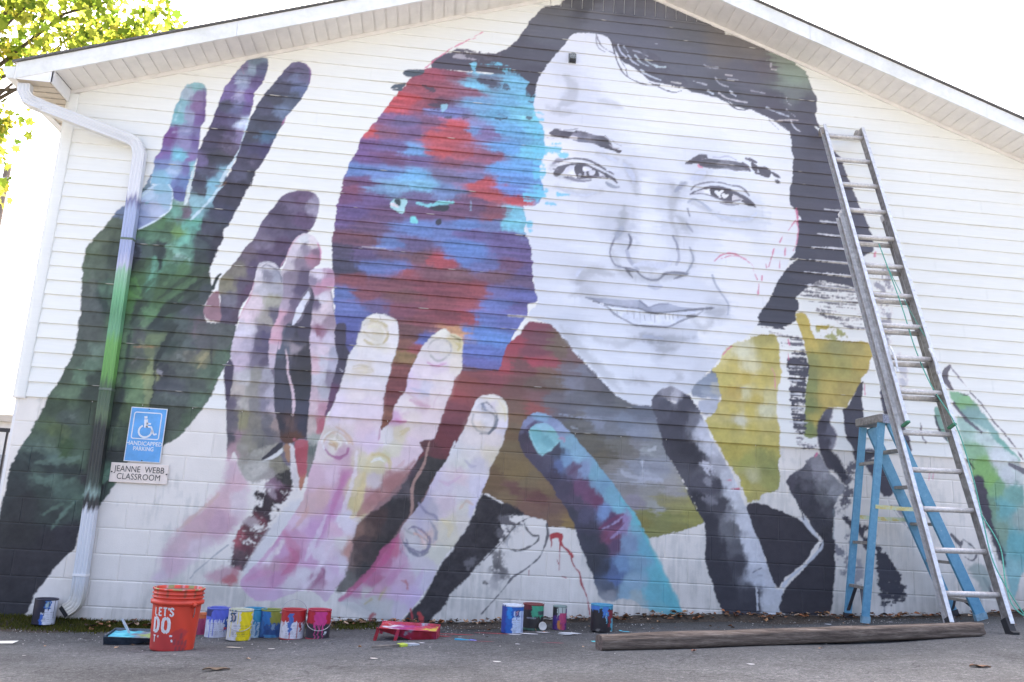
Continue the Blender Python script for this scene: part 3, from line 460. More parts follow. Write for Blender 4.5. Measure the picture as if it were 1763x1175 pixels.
('F',[5570,1515,5625,1571,5736,1672,5825,1761,5869,1764,5912,1682,5954,1612,6019,1563,6105,1486,6059,1421,6002,1335,6001,1273,5987,1170,5962,1026,5886,1017,5833,1080,5770,1168,5707,1246,5654,1336,5590,1456],0,{'e': 8,'r': 10,'n': 0.2,'wp': 0.07,'s': [(5784,1312,4538954),(5731,1402,4868176),(5894,1370,7105648),(5946,1270,6052448),(5857,1163,4473418),(5920,1085,4078658),(5732,1463,6052450),(5844,1605,10000028),(5952,1507,9211024),(5785,1363,4868176),(5602,1497,5262422),(5734,1588,7105138),(6005,1458,10526884),(5677,1439,4605004)]}),
('F',[5935,1780,6002,1795,6119,1623,6150,1531,6094,1517,6030,1597],4868178,{'e': 14,'r': 8}),
('F',[6092,1626,6187,1720,6241,1670,6208,1494,6139,1351,6045,1260,6019,1310,6106,1470],7105138,{'e': 22,'r': 14,'db': 0.3}),
('F',[6190,1826,6376,1838,6393,1786,6280,1726,6206,1739],5262936,{'e': 10,'r': 8}),
('F',[6298,1727,6485,1756,6570,1568,6528,1443,6454,1439,6385,1557],5262424,{'e': 8,'r': 6}),
('F',[6081,1228,6207,1184,6351,1140,6365,1022,6273,966,6223,1099,6133,1145],4999764,{'e': 12,'r': 14,'db': 0.3}),
('F',[5985,1019,6094,1058,6149,1078,6145,926,6067,721,6035,853],9210512,{'e': 16,'r': 14,'db': 0.5}),
('F',[6089,856,6215,862,6244,630,6154,643],10789542,{'e': 20,'r': 14,'db': 0.5}),
('F',[6364,971,6454,942,6540,828,6590,714,6630,599,6582,530,6437,515,6393,538,6391,721],4671056,{'e': 7,'r': 16,'db': 0.12,'h': 1}),
('S',[6428,523,6429,408],6973550,{'w': [5.0]}),
('S',[6525,1356,6594,1256,6682,1158,6734,1093],7763068,{'w': [4.0]}),
('F',[6543,1357,6654,1346,6631,1258,6578,1307],8157828,{'e': 10,'r': 8,'o': 0.8}),
('S',[5992,1291,5988,1154,5981,1018],9083546,{'o': 0.6,'w': [4.0]}),
('F',[4334,2160,4376,2206,4429,2252,4504,2284,4591,2253,4679,2206,4734,2135,4778,2053,4833,1950,4866,1847,4931,1757,4997,1647,5061,1547,5115,1426,5169,1307,5201,1232,5222,1270,5264,1110,5317,1002,5359,874,5390,756,5452,640,5452,591,5520,565,5470,357,5334,351,5027,318,4980,393,4933,488,4895,613,4847,748,4831,847,4841,966,4824,1106,4797,1165,4732,1273,4656,1401,4754,1207,4689,1330,4624,1459,4547,1588,4471,1697,4437,1799,4392,1932,4347,2055],0,{'e': 5,'r': 8,'n': 0.12,'g': 14,'wp': 0.06,'s': [(4543,1889,4539214),(4431,2114,5263452),(4483,2235,9210514),(4537,2228,11842234),(4377,2131,5920868),(4647,2150,4999766),(4595,2019,4736594),(4703,1984,7368826),(4822,1929,13159124),(4888,1786,13817052),(4674,1741,4078660),(4921,1621,11579576),(4825,1595,7105138),(4760,1642,4210246),(4997,1502,13159120),(4922,1446,5131350),(4826,1440,6052452),(5083,1404,14474980),(4764,1283,4078660),(5083,1261,13948634),(4976,1265,4868176),(4871,1108,4078660),(4925,911,4078660),(5083,1364,13685464),(5062,1251,7631994),(5083,1070,7631992),(5168,1125,13948636),(5115,901,6710892),(5242,928,14211808),(4978,716,3947074),(5136,783,4868176),(5295,791,13948636),(5031,522,3947074),(5241,532,4210246),(5294,672,13159636),(5399,657,13685464),(5377,489,13685462),(5418,394,13422287),(5084,379,4078660),(5251,415,4078660)]}),
('S',[4474,2165,4539,2140],14209740,{'r': 4,'w': [6.0,16.0]}),
('F',[4782,1613,4846,1627,4911,1569,4890,1537,4804,1562],13158608,{'e': 14,'r': 14,'db': 0.4}),
('F',[4826,1491,4869,1484,4869,1432,4826,1440],11053232,{'e': 12,'r': 10,'o': 0.6}),
('F',[4763,1346,4870,1342,4934,1284,4870,1280],9078928,{'e': 20,'r': 12,'o': 0.7,'db': 0.4}),
('S',[5252,714,5294,741,5326,753],9211544,{'r': 5,'w': [9.0]}),
('S',[5283,593,5293,408],13685462,{'w': [5.0]}),
('S',[5062,1413,5126,1417],14182524,{'r': 3,'w': [6.0,10.0]}),
('S',[5013,1487,5056,1490],14453916,{'w': [4.0]}),
('S',[5294,692,5336,694],11580090,{'w': [6.0]}),
('F',[5211,1280,5308,1306,5405,1280,5544,1232,5652,1192,5726,1145,5779,1087,5854,1020,5810,977,5743,853,5645,769,5537,684,5484,607,5452,620,5410,707,5379,795,5338,913,5296,1011,5254,1109,5222,1209],4275524,{'e': 5,'r': 6,'n': 0.12}),
('F',[5863,980,5908,1023,5983,1027,5986,906,5989,806,5974,665,5960,516,5915,406,5713,373,5513,388,5492,456,5525,555,5547,595,5644,699,5742,803,5829,898],4143937,{'e': 5,'r': 6,'n': 0.12}),
('S',[5886,1017,5874,961,5808,887,5742,823],13159634,{'r': 4,'w': [4.0,14.0,14.0,10.0]}),
('S',[5731,803,5645,739,5569,676,5521,614],13422806,{'r': 4,'w': [8.0,12.0,14.0,20.0]}),
('S',[5716,1196,5758,1127,5811,1069,5854,1025],13948634,{'r': 4,'w': [34.0,26.0,20.0,10.0]}),
('S',[5701,1241,5716,1186],5591898,{'r': 3,'w': [6.0]}),
('F',[-199,3738,-203,3848,-275,3640,-327,3580,-386,3536,-451,3470,-497,3378,-537,3309,-586,3240,-625,3172,-654,3105,-658,3040,-652,2935,-640,2830,-629,2726,-621,2581,-613,2564,-613,2471,-605,2328,-617,2194,-652,2081,-694,1957,-763,1805,-791,1688,-833,1571,-876,1454,-928,1307,-965,1209,-958,1083,-964,894,-976,708,-940,83,-674,88,-618,240,-544,379,-461,520,-357,633,-348,773,-261,903,-199,1001,-140,1131,-117,1180,-60,1329,276,1527,384,1653,473,1788,543,1924,576,2048,620,2174,660,2249,688,2344,681,2521,642,2560,543,2552,433,2554,399,2666,401,2726,431,2803,434,2857,414,2940,390,3046,429,3135,430,3211,468,3313,468,3390,502,3448,532,3539,548,3574,593,3712,640,3840,660,3933,397,3796],0,{'e': 5,'r': 7,'g': 15,'wp': 0.07,'n': 0.22,'s': [(-433,3482,6978196),(-465,3359,6056016),(-560,3199,5792844),(-621,3086,5793864),(-445,3296,5398084),(-472,3142,4871744),(-417,3040,3950648),(-579,3005,5661772),(-602,2897,5793872),(-466,2908,5134920),(-582,2772,5396558),(-418,2786,5666908),(-563,2648,5791320),(-445,2637,3425338),(-403,2682,4612682),(-159,3387,5535310),(-39,3398,5208648),(54,3528,6857868),(23,3382,5008454),(-143,3280,5668958),(-25,3291,5008976),(69,3343,7116880),(192,3409,6599836),(140,3262,7125148),(316,3387,5000280),(280,3274,4871766),(430,3288,4209734),(-155,3149,5004370),(-224,3143,5922928),(47,3134,5932132),(174,3156,6197368),(101,3107,7115904),(298,3135,3949632),(397,3154,3552316),(-46,3159,3818556),(-127,3023,4743740),(-186,3017,3820080),(-68,3028,6068344),(66,2996,4879440),(165,3005,5274184),(313,3018,4083768),(374,2937,4476990),(-166,2881,4680762),(-87,2877,5209952),(31,2887,4151862),(179,2899,4876864),(280,2886,3951670),(-195,2741,5209402),(-260,2715,5933628),(-87,2739,4745290),(1,2747,4679224),(147,2769,4745792),(294,2781,3819064),(390,2810,4607564),(-229,2633,5012028),(-114,2653,3952696),(14,2653,4878400),(159,2675,3424308),(307,2687,4870222),(57,3806,8163516),(164,3772,13163744),(260,3826,4473946),(223,3710,4869208),(148,3659,9079960),(233,3633,8172732),(349,3767,10538200),(330,3676,10275032),(196,3530,8171700),(126,3523,7364716),(434,3663,4604494),(523,3784,4341322),(397,3549,4737114),(463,3846,4868182),(617,3861,4341834),(82,3619,9219228),(32,3692,7106720),(-519,2613,5791834),(-521,2499,5264974),(-513,2386,5396558),(-540,2251,5134924),(-459,2227,6979692),(-568,2127,5004360),(-472,2124,6191712),(-539,1998,6192220),(-614,1993,4609086),(-576,1876,6059604),(-454,1884,3687478),(-425,2007,3951162),(-249,2635,5209662),(-251,2520,5404232),(-152,2643,3951158),(-50,2620,5143624),(-160,2496,4741192),(-91,2491,5925972),(39,2616,3687480),(24,2511,3424314),(95,2642,4876874),(261,2655,5264474),(229,2527,5398104),(134,2499,3818556),(-232,2387,6060634),(-113,2376,5922392),(25,2366,6978642),(197,2400,4608070),(380,2508,6970980),(559,2501,6053980),(629,2496,4476996),(-214,2266,6454358),(-99,2274,6054998),(0,2261,6976590),(149,2314,3951166),(302,2346,5595226),(446,2378,6051936),(594,2379,5135950),(-225,2142,6060628),(-120,2150,5265482),(-11,2138,6319180),(85,2216,5266512),(219,2237,5922902),(443,2243,8026200),(590,2254,5663316),(313,2264,6579288),(-217,2022,5929040),(-42,2014,7113306),(16,2079,9738334),(110,2106,3948096),(285,2109,5528658),(479,2123,6058072),(555,2139,5005896),(-227,1900,4872772),(-70,1871,6981720),(-170,1965,5666894),(106,1994,4738128),(253,1984,5527642),(444,2008,5397072),(532,2014,6057044),(124,1865,4871244),(269,1865,5529174),(443,1867,5927000),(-206,1822,4082234),(-207,1703,4476996),(-132,1708,5926476),(286,1736,5265486),(407,1704,5663312),(-656,1730,4214844),(-597,1652,5267028),(-659,1550,5136958),(-499,1527,4741704),(-689,1450,5400144),(-558,1410,4086324),(-755,1382,5269082),(-632,1293,5928042),(-437,1337,5138000),(-773,1300,3819588),(-655,1244,3423804),(-484,1238,3687486),(-752,1174,4741712),(-591,1136,5664866),(-453,1144,4873810),(-703,1066,3687486),(-884,1230,3555390),(-890,1087,3422778),(-809,966,3421750),(-525,919,3686460),(-474,985,4874324),(-421,1035,5269594),(-797,718,3421236),(-561,668,3420726),(-790,503,3420726),(-611,512,3552312),(-781,277,3552312),(-335,1183,3684410),(-243,1189,3817020),(-173,1241,5930084),(-240,1479,4873290),(-127,1568,5004874),(-163,1387,4080704),(-445,706,3552314),(-756,129,3552312)]}),
('S',[-559,769,-527,833,-477,906,-413,988,-347,1055],6455407,{'r': 8,'e': 10,'o': 0.85,'w': [6.0,12.0,14.0,16.0,20.0]}),
('S',[-648,873,-544,942,-460,994,-389,1029],5599327,{'r': 8,'e': 10,'o': 0.85,'w': [4.0,10.0,16.0,24.0]}),
('S',[-345,1048,-321,1089,-287,1122],9745572,{'r': 8,'e': 10,'o': 0.85,'w': [14.0,30.0,18.0]}),
('S',[-252,1148,-226,1182,-205,1199],7116410,{'r': 8,'e': 10,'o': 0.85,'w': [16.0,34.0,24.0]}),
('S',[-199,1207,-174,1249,-154,1271],7116412,{'r': 8,'e': 10,'o': 0.85,'w': [20.0,34.0,16.0]}),
('S',[-874,1350,-771,1292,-671,1243,-576,1233,-467,1231,-391,1244],3095096,{'r': 8,'e': 10,'o': 0.85,'w': [10.0,22.0,26.0,20.0,18.0,10.0]}),
('S',[-854,1279,-787,1204,-713,1129,-601,1104],3028532,{'r': 8,'e': 10,'o': 0.85,'w': [8.0,14.0,10.0,6.0]}),
('S',[48,2061,55,1980,54,1880,50,1810],3158068,{'r': 8,'e': 10,'o': 0.85,'w': [14.0,16.0,16.0,10.0]}),
('S',[85,2216,56,2143,50,2081],3422776,{'r': 8,'e': 10,'o': 0.85,'w': [10.0,14.0,14.0]}),
('S',[142,2365,97,2269,59,2194],3357750,{'r': 8,'e': 10,'o': 0.85,'w': [20.0,26.0,14.0]}),
('S',[157,2689,70,2608,3,2520,-46,2454],3095092,{'r': 8,'e': 10,'o': 0.85,'w': [26.0,34.0,30.0,12.0]}),
('S',[324,2784,235,2702,126,2630,52,2593],3226416,{'r': 8,'e': 10,'o': 0.85,'w': [12.0,30.0,34.0,20.0]}),
('S',[-37,3159,-35,3073,-18,2989],3292214,{'r': 8,'e': 10,'o': 0.85,'w': [18.0,24.0,10.0]}),
('S',[490,2422,495,2299,518,2197],4146754,{'r': 8,'e': 10,'o': 0.85,'w': [10.0,16.0,10.0]}),
('S',[-193,2390,-185,2268,-184,2125,-178,2024],4082752,{'r': 8,'e': 10,'o': 0.85,'w': [12.0,16.0,18.0,12.0]}),
('S',[-165,1935,-174,1864,-200,1782,-207,1703],3357748,{'r': 8,'e': 10,'o': 0.85,'w': [16.0,26.0,30.0,16.0]}),
('S',[-139,2149,-89,2203,-28,2188,15,2160],7631980,{'r': 8,'e': 10,'o': 0.85,'w': [8.0,12.0,10.0,6.0]}),
('S',[407,2148,429,2201,460,2265],10261604,{'r': 8,'e': 10,'o': 0.85,'w': [8.0,14.0,10.0]}),
('S',[-140,2292,-25,2305,63,2302],11566156,{'r': 8,'e': 10,'o': 0.85,'w': [3.0,4.0,3.0]}),
('S',[-150,2766,-214,2866,-267,2893],5671484,{'r': 8,'e': 10,'o': 0.85,'w': [18.0,30.0,10.0]}),
('S',[-289,2775,-246,2747,-142,2714],6067264,{'r': 8,'e': 10,'o': 0.85,'w': [20.0,34.0,16.0]}),
('S',[-9,2189,21,2181,44,2091],10527848,{'r': 8,'e': 10,'o': 0.85,'w': [4.0,10.0,10.0]}),
('S',[-77,3091,-72,2985,-90,2898],6464648,{'r': 8,'e': 10,'o': 0.85,'w': [12.0,16.0,12.0]}),
('F',[-287,3584,-275,3640,-223,3701,-160,3757,-91,3769,-36,3741,-10,3699,-9,3621,-10,3555,-34,3509,-78,3460,-142,3411,-215,3360,-280,3322,-300,3396,-296,3506],0,{'e': 4,'r': 4,'n': 0.08,'s': [(-215,3646,12375272),(-103,3712,9355476),(-68,3605,10272984),(-223,3557,10793168),(-137,3521,11845850),(-224,3425,9741512),(-276,3366,8688832)]}),
('S',[-250,3325,-177,3375,-96,3442,-24,3509,-7,3566,-6,3655,-18,3721,-60,3767],14478324,{'r': 3,'w': [5.0,8.0,8.0,8.0,7.0,7.0,5.0]}),
('S',[-282,3618,-220,3679,-169,3745,-121,3766],13690608,{'r': 3,'w': [4.0,8.0,8.0,4.0]}),
('S',[-140,3687,-143,3631,-225,3568],8961228,{'o': 0.7,'w': [5.0]}),
('F',[-65,4638,-42,4699,15,4743,66,4756,120,4747,147,4697,161,4604,167,4500,172,4384,143,4323,151,4220,151,4106,152,4015,139,3957,126,3899,119,3797,96,3743,92,3620,8,3645,-13,3721,-60,3767,-191,3760,-207,3803,-199,3738,-202,3833,-202,3979,-188,4026,-156,4086,-159,4188,-128,4260,-108,4343,-102,4447,-92,4530,-69,4591],0,{'e': 4,'r': 4,'n': 0.14,'g': 14,'s': [(58,4734,8369340),(-14,4644,11058380),(94,4620,9205924),(-39,4524,8830152),(88,4503,9202844),(-43,4396,7912644),(121,4413,8019096),(37,4416,10133696),(-106,4251,8278160),(15,4275,9079988),(120,4263,8024224),(-116,4170,8147600),(30,4162,9472180),(98,4192,7626906),(-121,4055,8022696),(6,4034,7126224),(90,4020,9072808),(-125,3942,8162492),(-18,3907,10007764),(63,3915,8026288),(132,3934,8701136),(-105,3798,8831188),(57,3802,6981306),(7,3801,7372980),(23,3680,6580384),(-95,3802,8435920)]}),
('S',[138,3968,139,3878,132,3776],12114136,{'r': 4,'w': [6.0,10.0,14.0]}),
('S',[123,3813,125,3723,115,3644,107,3588],13951196,{'r': 5,'w': [16.0,24.0,22.0,10.0]}),
('F',[449,4992,497,5046,590,5074,645,5063,663,4992,656,4920,643,4846,604,4771,578,4720,575,4649,569,4566,562,4495,539,4422,551,4366,524,4282,514,4189,484,4094,444,3999,394,3903,376,3794,354,3734,269,3592,157,3593,147,3748,143,3772,151,3868,160,3959,157,4061,175,4154,196,4236,225,4332,245,4426,264,4522,286,4594,289,4653,320,4751,344,4813,378,4876,413,4940],0,{'e': 4,'r': 5,'n': 0.18,'g': 14,'s': [(552,5028,7637150),(509,4939,9479356),(615,4951,6317192),(475,4959,8419488),(450,4813,9740480),(348,4778,8022688),(576,4827,7101580),(341,4659,8153248),(435,4669,10130620),(531,4668,8151200),(334,4552,5526632),(439,4552,6711436),(533,4562,7364244),(308,4421,6049392),(432,4435,6576252),(500,4395,13161708),(305,4282,4998232),(408,4293,5917802),(490,4301,9470120),(257,4162,5129820),(413,4167,6313064),(273,4038,4341834),(374,4060,4736590),(193,4019,7233672),(289,3915,5657704),(395,3892,8434888),(218,3829,5000282),(209,3821,4868184),(313,3809,7910600),(222,3721,5263964),(316,3708,8962256),(212,3642,8960192)]}),
('S',[550,4459,551,4366,531,4271,516,4177,494,4095,454,4000,414,3905,392,3835,412,3841,355,3723,297,3617,227,3522,176,3451],12901604,{'r': 5,'o': 0.9,'w': [8.0,14.0,12.0,8.0,10.0,18.0,22.0,22.0,16.0,14.0,14.0,12.0,6.0]}),
('S',[433,4954,462,4886],13142192,{'o': 0.7,'w': [6.0]}),
('F',[836,4988,873,5040,935,5072,1002,5049,1046,4988,1051,4892,1037,4818,1005,4720,951,4619,888,4518,864,4445,823,4336,782,4227,751,4132,711,4025,668,3953,652,3821,653,3909,593,3712,539,3562,501,3459,429,3541,336,3632,418,3796,397,3796,446,3897,484,4014,510,4142,528,4248,556,4366,575,4473,606,4570,638,4656,692,4745,755,4847,800,4924],0,{'e': 4,'r': 5,'n': 0.18,'g': 14,'s': [(928,5034,7103624),(990,4957,7104648),(873,4944,6183028),(909,4912,7370906),(834,4808,5526632),(965,4787,6845594),(773,4682,5263452),(909,4709,6055032),(710,4581,5657704),(840,4560,7372956),(749,4433,5263456),(698,4416,5000280),(711,4301,5402764),(607,4290,5000280),(641,4178,5261928),(723,4198,5129320),(564,4033,5261916),(665,4066,5524576),(547,3918,5789290),(651,3917,4539212),(426,3730,4604494),(571,3811,4341322),(466,3577,4605530),(488,3646,4472908)]}),
('S',[1002,5049,1050,4988,1052,4880],9198748,{'r': 3,'o': 0.8,'w': [4.0,7.0,4.0]}),
('S',[888,4518,855,4432],12611744,{'r': 3,'o': 0.8,'w': [6.0]}),
('S',[347,3789,397,3794,434,3832],9202772,{'o': 0.6,'r': 6,'w': [6.0,14.0,10.0]}),
('S',[192,2503,152,2438,105,2351,72,2236,54,2122,54,2021,63,1921,56,1800],2896684,{'e': 9,'r': 12,'o': 0.85,'n': 0.25,'w': [14.0,24.0,26.0,24.0,22.0,20.0,20.0,12.0]}),
('S',[19,2201,18,2120,23,2019,30,1918,31,1808],9082976,{'e': 9,'r': 12,'o': 0.75,'n': 0.25,'w': [12.0,34.0,46.0,50.0,30.0]}),
('S',[-236,2418,-228,2264,-228,2102,-239,1980],6587482,{'e': 9,'r': 12,'o': 0.6,'n': 0.25,'w': [20.0,50.0,56.0,30.0]}),
('S',[-188,2422,-176,2268,-179,2126,-180,1984,-200,1812,-214,1682],3621946,{'e': 9,'r': 12,'o': 0.75,'n': 0.25,'w': [14.0,26.0,24.0,24.0,34.0,20.0]}),
('S',[-135,2665,-171,2568,-199,2462],3161136,{'e': 9,'r': 12,'o': 0.75,'n': 0.25,'w': [20.0,26.0,14.0]}),
('S',[-110,2625,-28,2601,-57,2525,-128,2478],5931090,{'e': 9,'r': 12,'o': 0.6,'n': 0.25,'w': [20.0,44.0,36.0,14.0]}),
('S',[-125,2252,-71,2215,-12,2209],4476991,{'e': 9,'r': 12,'o': 0.7,'n': 0.25,'w': [10.0,18.0,8.0]}),
('S',[-133,2374,-66,2318,-10,2332],7305816,{'e': 9,'r': 12,'o': 0.6,'n': 0.25,'w': [12.0,24.0,10.0]}),
('S',[383,2948,265,2853,149,2748,46,2635],3029036,{'e': 9,'r': 12,'o': 0.8,'n': 0.25,'w': [12.0,26.0,30.0,20.0]}),
('S',[313,3018,206,2923,99,2829,-4,2714],3293230,{'e': 9,'r': 12,'o': 0.7,'n': 0.25,'w': [10.0,24.0,28.0,14.0]}),
('S',[303,2942,197,2837,92,2733],5601354,{'e': 9,'r': 12,'o': 0.6,'n': 0.25,'w': [10.0,24.0,12.0]}),
('S',[201,3029,122,2948,34,2866],5338182,{'e': 9,'r': 12,'o': 0.6,'n': 0.25,'w': [12.0,26.0,12.0]}),
('S',[-13,3205,-31,3117,-26,3010,-34,2924],3029042,{'e': 9,'r': 12,'o': 0.8,'n': 0.25,'w': [14.0,26.0,24.0,10.0]}),
('S',[18,3197,105,3150,199,3126],8040600,{'e': 9,'r': 12,'o': 0.7,'n': 0.25,'w': [10.0,24.0,12.0]}),
('S',[81,3105,139,3121,213,3095],10272944,{'e': 9,'r': 12,'o': 0.6,'n': 0.25,'w': [8.0,18.0,8.0]}),
('S',[-259,3183,-221,3122,-238,3034,-258,2969],2895924,{'e': 9,'r': 12,'o': 0.8,'n': 0.25,'w': [14.0,28.0,26.0,12.0]}),
('S',[-216,3230,-131,3259,-19,3248],6261864,{'e': 9,'r': 12,'o': 0.5,'n': 0.25,'w': [14.0,26.0,14.0]}),
('S',[254,3316,330,3279,421,3200],3552320,{'e': 9,'r': 12,'o': 0.7,'n': 0.25,'w': [14.0,30.0,16.0]}),
('S',[-20,2968,-77,2878,-111,2769],6070392,{'e': 9,'r': 12,'o': 0.55,'n': 0.25,'w': [12.0,30.0,16.0]}),
('S',[-145,2734,-117,2811,-50,2901],3426350,{'e': 9,'r': 12,'o': 0.65,'n': 0.25,'w': [12.0,26.0,10.0]}),
('S',[-433,3211,-449,3123,-453,3016],3819060,{'e': 9,'r': 12,'o': 0.6,'n': 0.25,'w': [16.0,34.0,16.0]}),
('S',[-573,3155,-599,3067,-595,2982],6714714,{'e': 9,'r': 12,'o': 0.5,'n': 0.25,'w': [16.0,34.0,16.0]}),
('S',[-455,2899,-429,2795,-428,2659],3687482,{'e': 9,'r': 12,'o': 0.55,'n': 0.25,'w': [14.0,26.0,20.0]}),
('S',[-576,2920,-550,2817,-550,2691],6581342,{'e': 9,'r': 12,'o': 0.5,'n': 0.25,'w': [14.0,30.0,16.0]}),
('S',[292,2273,369,2289],8157800,{'e': 9,'r': 12,'o': 0.6,'n': 0.25,'w': [18.0,8.0]}),
('S',[417,2221,460,2265,477,2287],9735264,{'e': 9,'r': 12,'o': 0.7,'n': 0.25,'w': [10.0,26.0,8.0]}),
('S',[238,2238,291,2211],7633520,{'e': 9,'r': 12,'o': 0.6,'n': 0.25,'w': [14.0,20.0]}),
('S',[480,2422,505,2299,508,2197],3751996,{'e': 9,'r': 12,'o': 0.7,'n': 0.25,'w': [10.0,22.0,10.0]}),
('S',[340,2359,401,2343,388,2290],4867664,{'e': 9,'r': 12,'o': 0.6,'n': 0.25,'w': [12.0,24.0,10.0]}),
('S',[97,2125,130,2169,180,2234],4870728,{'e': 9,'r': 12,'o': 0.6,'n': 0.25,'w': [10.0,20.0,8.0]}),
('S',[81,2104,113,2086],10525856,{'e': 9,'r': 12,'o': 0.6,'n': 0.25,'w': [10.0,14.0]}),
('S',[166,1908,268,1875,361,1901],6384736,{'e': 9,'r': 12,'o': 0.55,'n': 0.25,'w': [14.0,34.0,14.0]}),
('S',[235,2115,334,2102,427,2139],6252122,{'e': 9,'r': 12,'o': 0.55,'n': 0.25,'w': [12.0,30.0,12.0]}),
('S',[85,2003,203,1991,331,1980],4474956,{'e': 9,'r': 12,'o': 0.55,'n': 0.25,'w': [16.0,34.0,16.0]}),
('S',[603,2307,647,2269,616,2205],6257244,{'e': 9,'r': 12,'o': 0.6,'n': 0.25,'w': [10.0,26.0,10.0]}),
('S',[601,2162,573,2078,527,1974,465,1848],6060122,{'e': 9,'r': 12,'o': 0.6,'n': 0.25,'w': [10.0,18.0,20.0,12.0]}),
('S',[-718,1529,-648,1583,-566,1556,-581,1457],5662782,{'e': 9,'r': 12,'o': 0.6,'n': 0.25,'w': [20.0,50.0,50.0,20.0]}),
('S',[-832,1377,-730,1415,-599,1375],6190182,{'e': 9,'r': 12,'o': 0.55,'n': 0.25,'w': [14.0,40.0,20.0]}),
('S',[-755,1285,-648,1292,-541,1307,-437,1337],6586479,{'e': 9,'r': 12,'o': 0.55,'n': 0.25,'w': [14.0,36.0,36.0,14.0]}),
('S',[-790,1219,-716,1144,-589,1120,-456,1160],6060136,{'e': 9,'r': 12,'o': 0.6,'n': 0.25,'w': [12.0,34.0,40.0,14.0]}),
('S',[-597,1652,-537,1672],6714730,{'e': 9,'r': 12,'o': 0.5,'n': 0.25,'w': [14.0,24.0]}),
('S',[-238,1676,-250,1544,-266,1445],3819066,{'e': 9,'r': 12,'o': 0.6,'n': 0.25,'w': [14.0,34.0,14.0]}),
('S',[-168,1631,-193,1482],6058066,{'e': 9,'r': 12,'o': 0.5,'n': 0.25,'w': [14.0,30.0]}),
('S',[-360,1750,-353,1602,-341,1424,-348,1262],3487279,{'e': 9,'r': 12,'o': 0.6,'n': 0.25,'w': [14.0,36.0,40.0,30.0]}),
('S',[-52,4616,-57,4499,-82,4380],10800340,{'e': 7,'r': 8,'o': 0.6,'n': 0.2,'w': [6.0,16.0,8.0]}),
('S',[128,4683,154,4521,163,4371],7097480,{'e': 7,'r': 8,'o': 0.7,'n': 0.2,'w': [8.0,14.0,8.0]}),
('S',[-25,4725,57,4746,122,4729],9224392,{'e': 7,'r': 8,'o': 0.7,'n': 0.2,'w': [8.0,16.0,8.0]}),
('S',[-101,4286,-132,4214,-146,4167],7620236,{'e': 7,'r': 8,'o': 0.7,'n': 0.2,'w': [8.0,14.0,6.0]}),
('S',[-86,4253,-7,4284,86,4282],11053768,{'e': 7,'r': 8,'o': 0.5,'n': 0.2,'w': [10.0,22.0,10.0]}),
('S',[-35,4030,24,4047,68,4029],7914708,{'e': 7,'r': 8,'o': 0.7,'n': 0.2,'w': [8.0,20.0,8.0]}),
('S',[-195,4003,-141,4053,-90,4058],9199776,{'e': 7,'r': 8,'o': 0.6,'n': 0.2,'w': [6.0,14.0,6.0]}),
('S',[-99,3899,-15,3885,41,3924],11584732,{'e': 7,'r': 8,'o': 0.55,'n': 0.2,'w': [10.0,22.0,10.0]}),
('S',[369,4863,485,4871,624,4868],4867688,{'e': 7,'r': 8,'o': 0.7,'n': 0.2,'w': [8.0,12.0,8.0]}),
('S',[390,4783,450,4813,525,4809],11581648,{'e': 7,'r': 8,'o': 0.6,'n': 0.2,'w': [10.0,22.0,10.0]}),
('S',[385,4652,443,4694,473,4709],11841740,{'e': 7,'r': 8,'o': 0.55,'n': 0.2,'w': [8.0,20.0,8.0]}),
('S',[280,4558,341,4577,406,4560],4868188,{'e': 7,'r': 8,'o': 0.7,'n': 0.2,'w': [10.0,26.0,10.0]}),
('S',[415,4573,479,4568],7633052,{'e': 7,'r': 8,'o': 0.6,'n': 0.2,'w': [12.0,18.0]}),
('S',[264,4440,327,4435,386,4465],5654630,{'e': 7,'r': 8,'o': 0.7,'n': 0.2,'w': [10.0,22.0,10.0]}),
('S',[217,4319,300,4316,402,4338],4209228,{'e': 7,'r': 8,'o': 0.7,'n': 0.2,'w': [10.0,20.0,10.0]}),
('S',[327,4273,412,4259,472,4276],7102584,{'e': 7,'r': 8,'o': 0.6,'n': 0.2,'w': [8.0,18.0,8.0]}),
('S',[178,4131,262,4128,363,4150],3946566,{'e': 7,'r': 8,'o': 0.7,'n': 0.2,'w': [10.0,20.0,10.0]}),
('S',[361,4161,424,4156],8155264,{'e': 7,'r': 8,'o': 0.5,'n': 0.2,'w': [10.0,14.0]}),
('S',[251,4047,332,4067,416,4053],3420730,{'e': 7,'r': 8,'o': 0.7,'n': 0.2,'w': [10.0,24.0,10.0]}),
('S',[270,3902,349,3932,391,3925],7368828,{'e': 7,'r': 8,'o': 0.55,'n': 0.2,'w': [8.0,18.0,8.0]}),
('S',[478,4404,518,4420,533,4387],14476528,{'e': 7,'r': 8,'o': 0.7,'n': 0.2,'w': [14.0,30.0,14.0]}),
('S',[869,4980,942,5000,1020,4984],4603480,{'e': 7,'r': 8,'o': 0.7,'n': 0.2,'w': [6.0,9.0,6.0]}),
('S',[897,4923,959,4942,1005,4923],8423592,{'e': 7,'r': 8,'o': 0.5,'n': 0.2,'w': [8.0,18.0,8.0]}),
('S',[809,4841,897,4827,1012,4852],4605014,{'e': 7,'r': 8,'o': 0.7,'n': 0.2,'w': [8.0,16.0,8.0]}),
('S',[737,4726,843,4726,972,4728],4341836,{'e': 7,'r': 8,'o': 0.7,'n': 0.2,'w': [8.0,16.0,8.0]}),
('S',[826,4688,891,4683],7368828,{'e': 7,'r': 8,'o': 0.5,'n': 0.2,'w': [10.0,14.0]}),
('S',[747,4538,797,4567,861,4562],8162472,{'e': 7,'r': 8,'o': 0.6,'n': 0.2,'w': [8.0,24.0,8.0]}),
('S',[619,4454,726,4442,841,4454],4210768,{'e': 7,'r': 8,'o': 0.7,'n': 0.2,'w': [8.0,14.0,8.0]}),
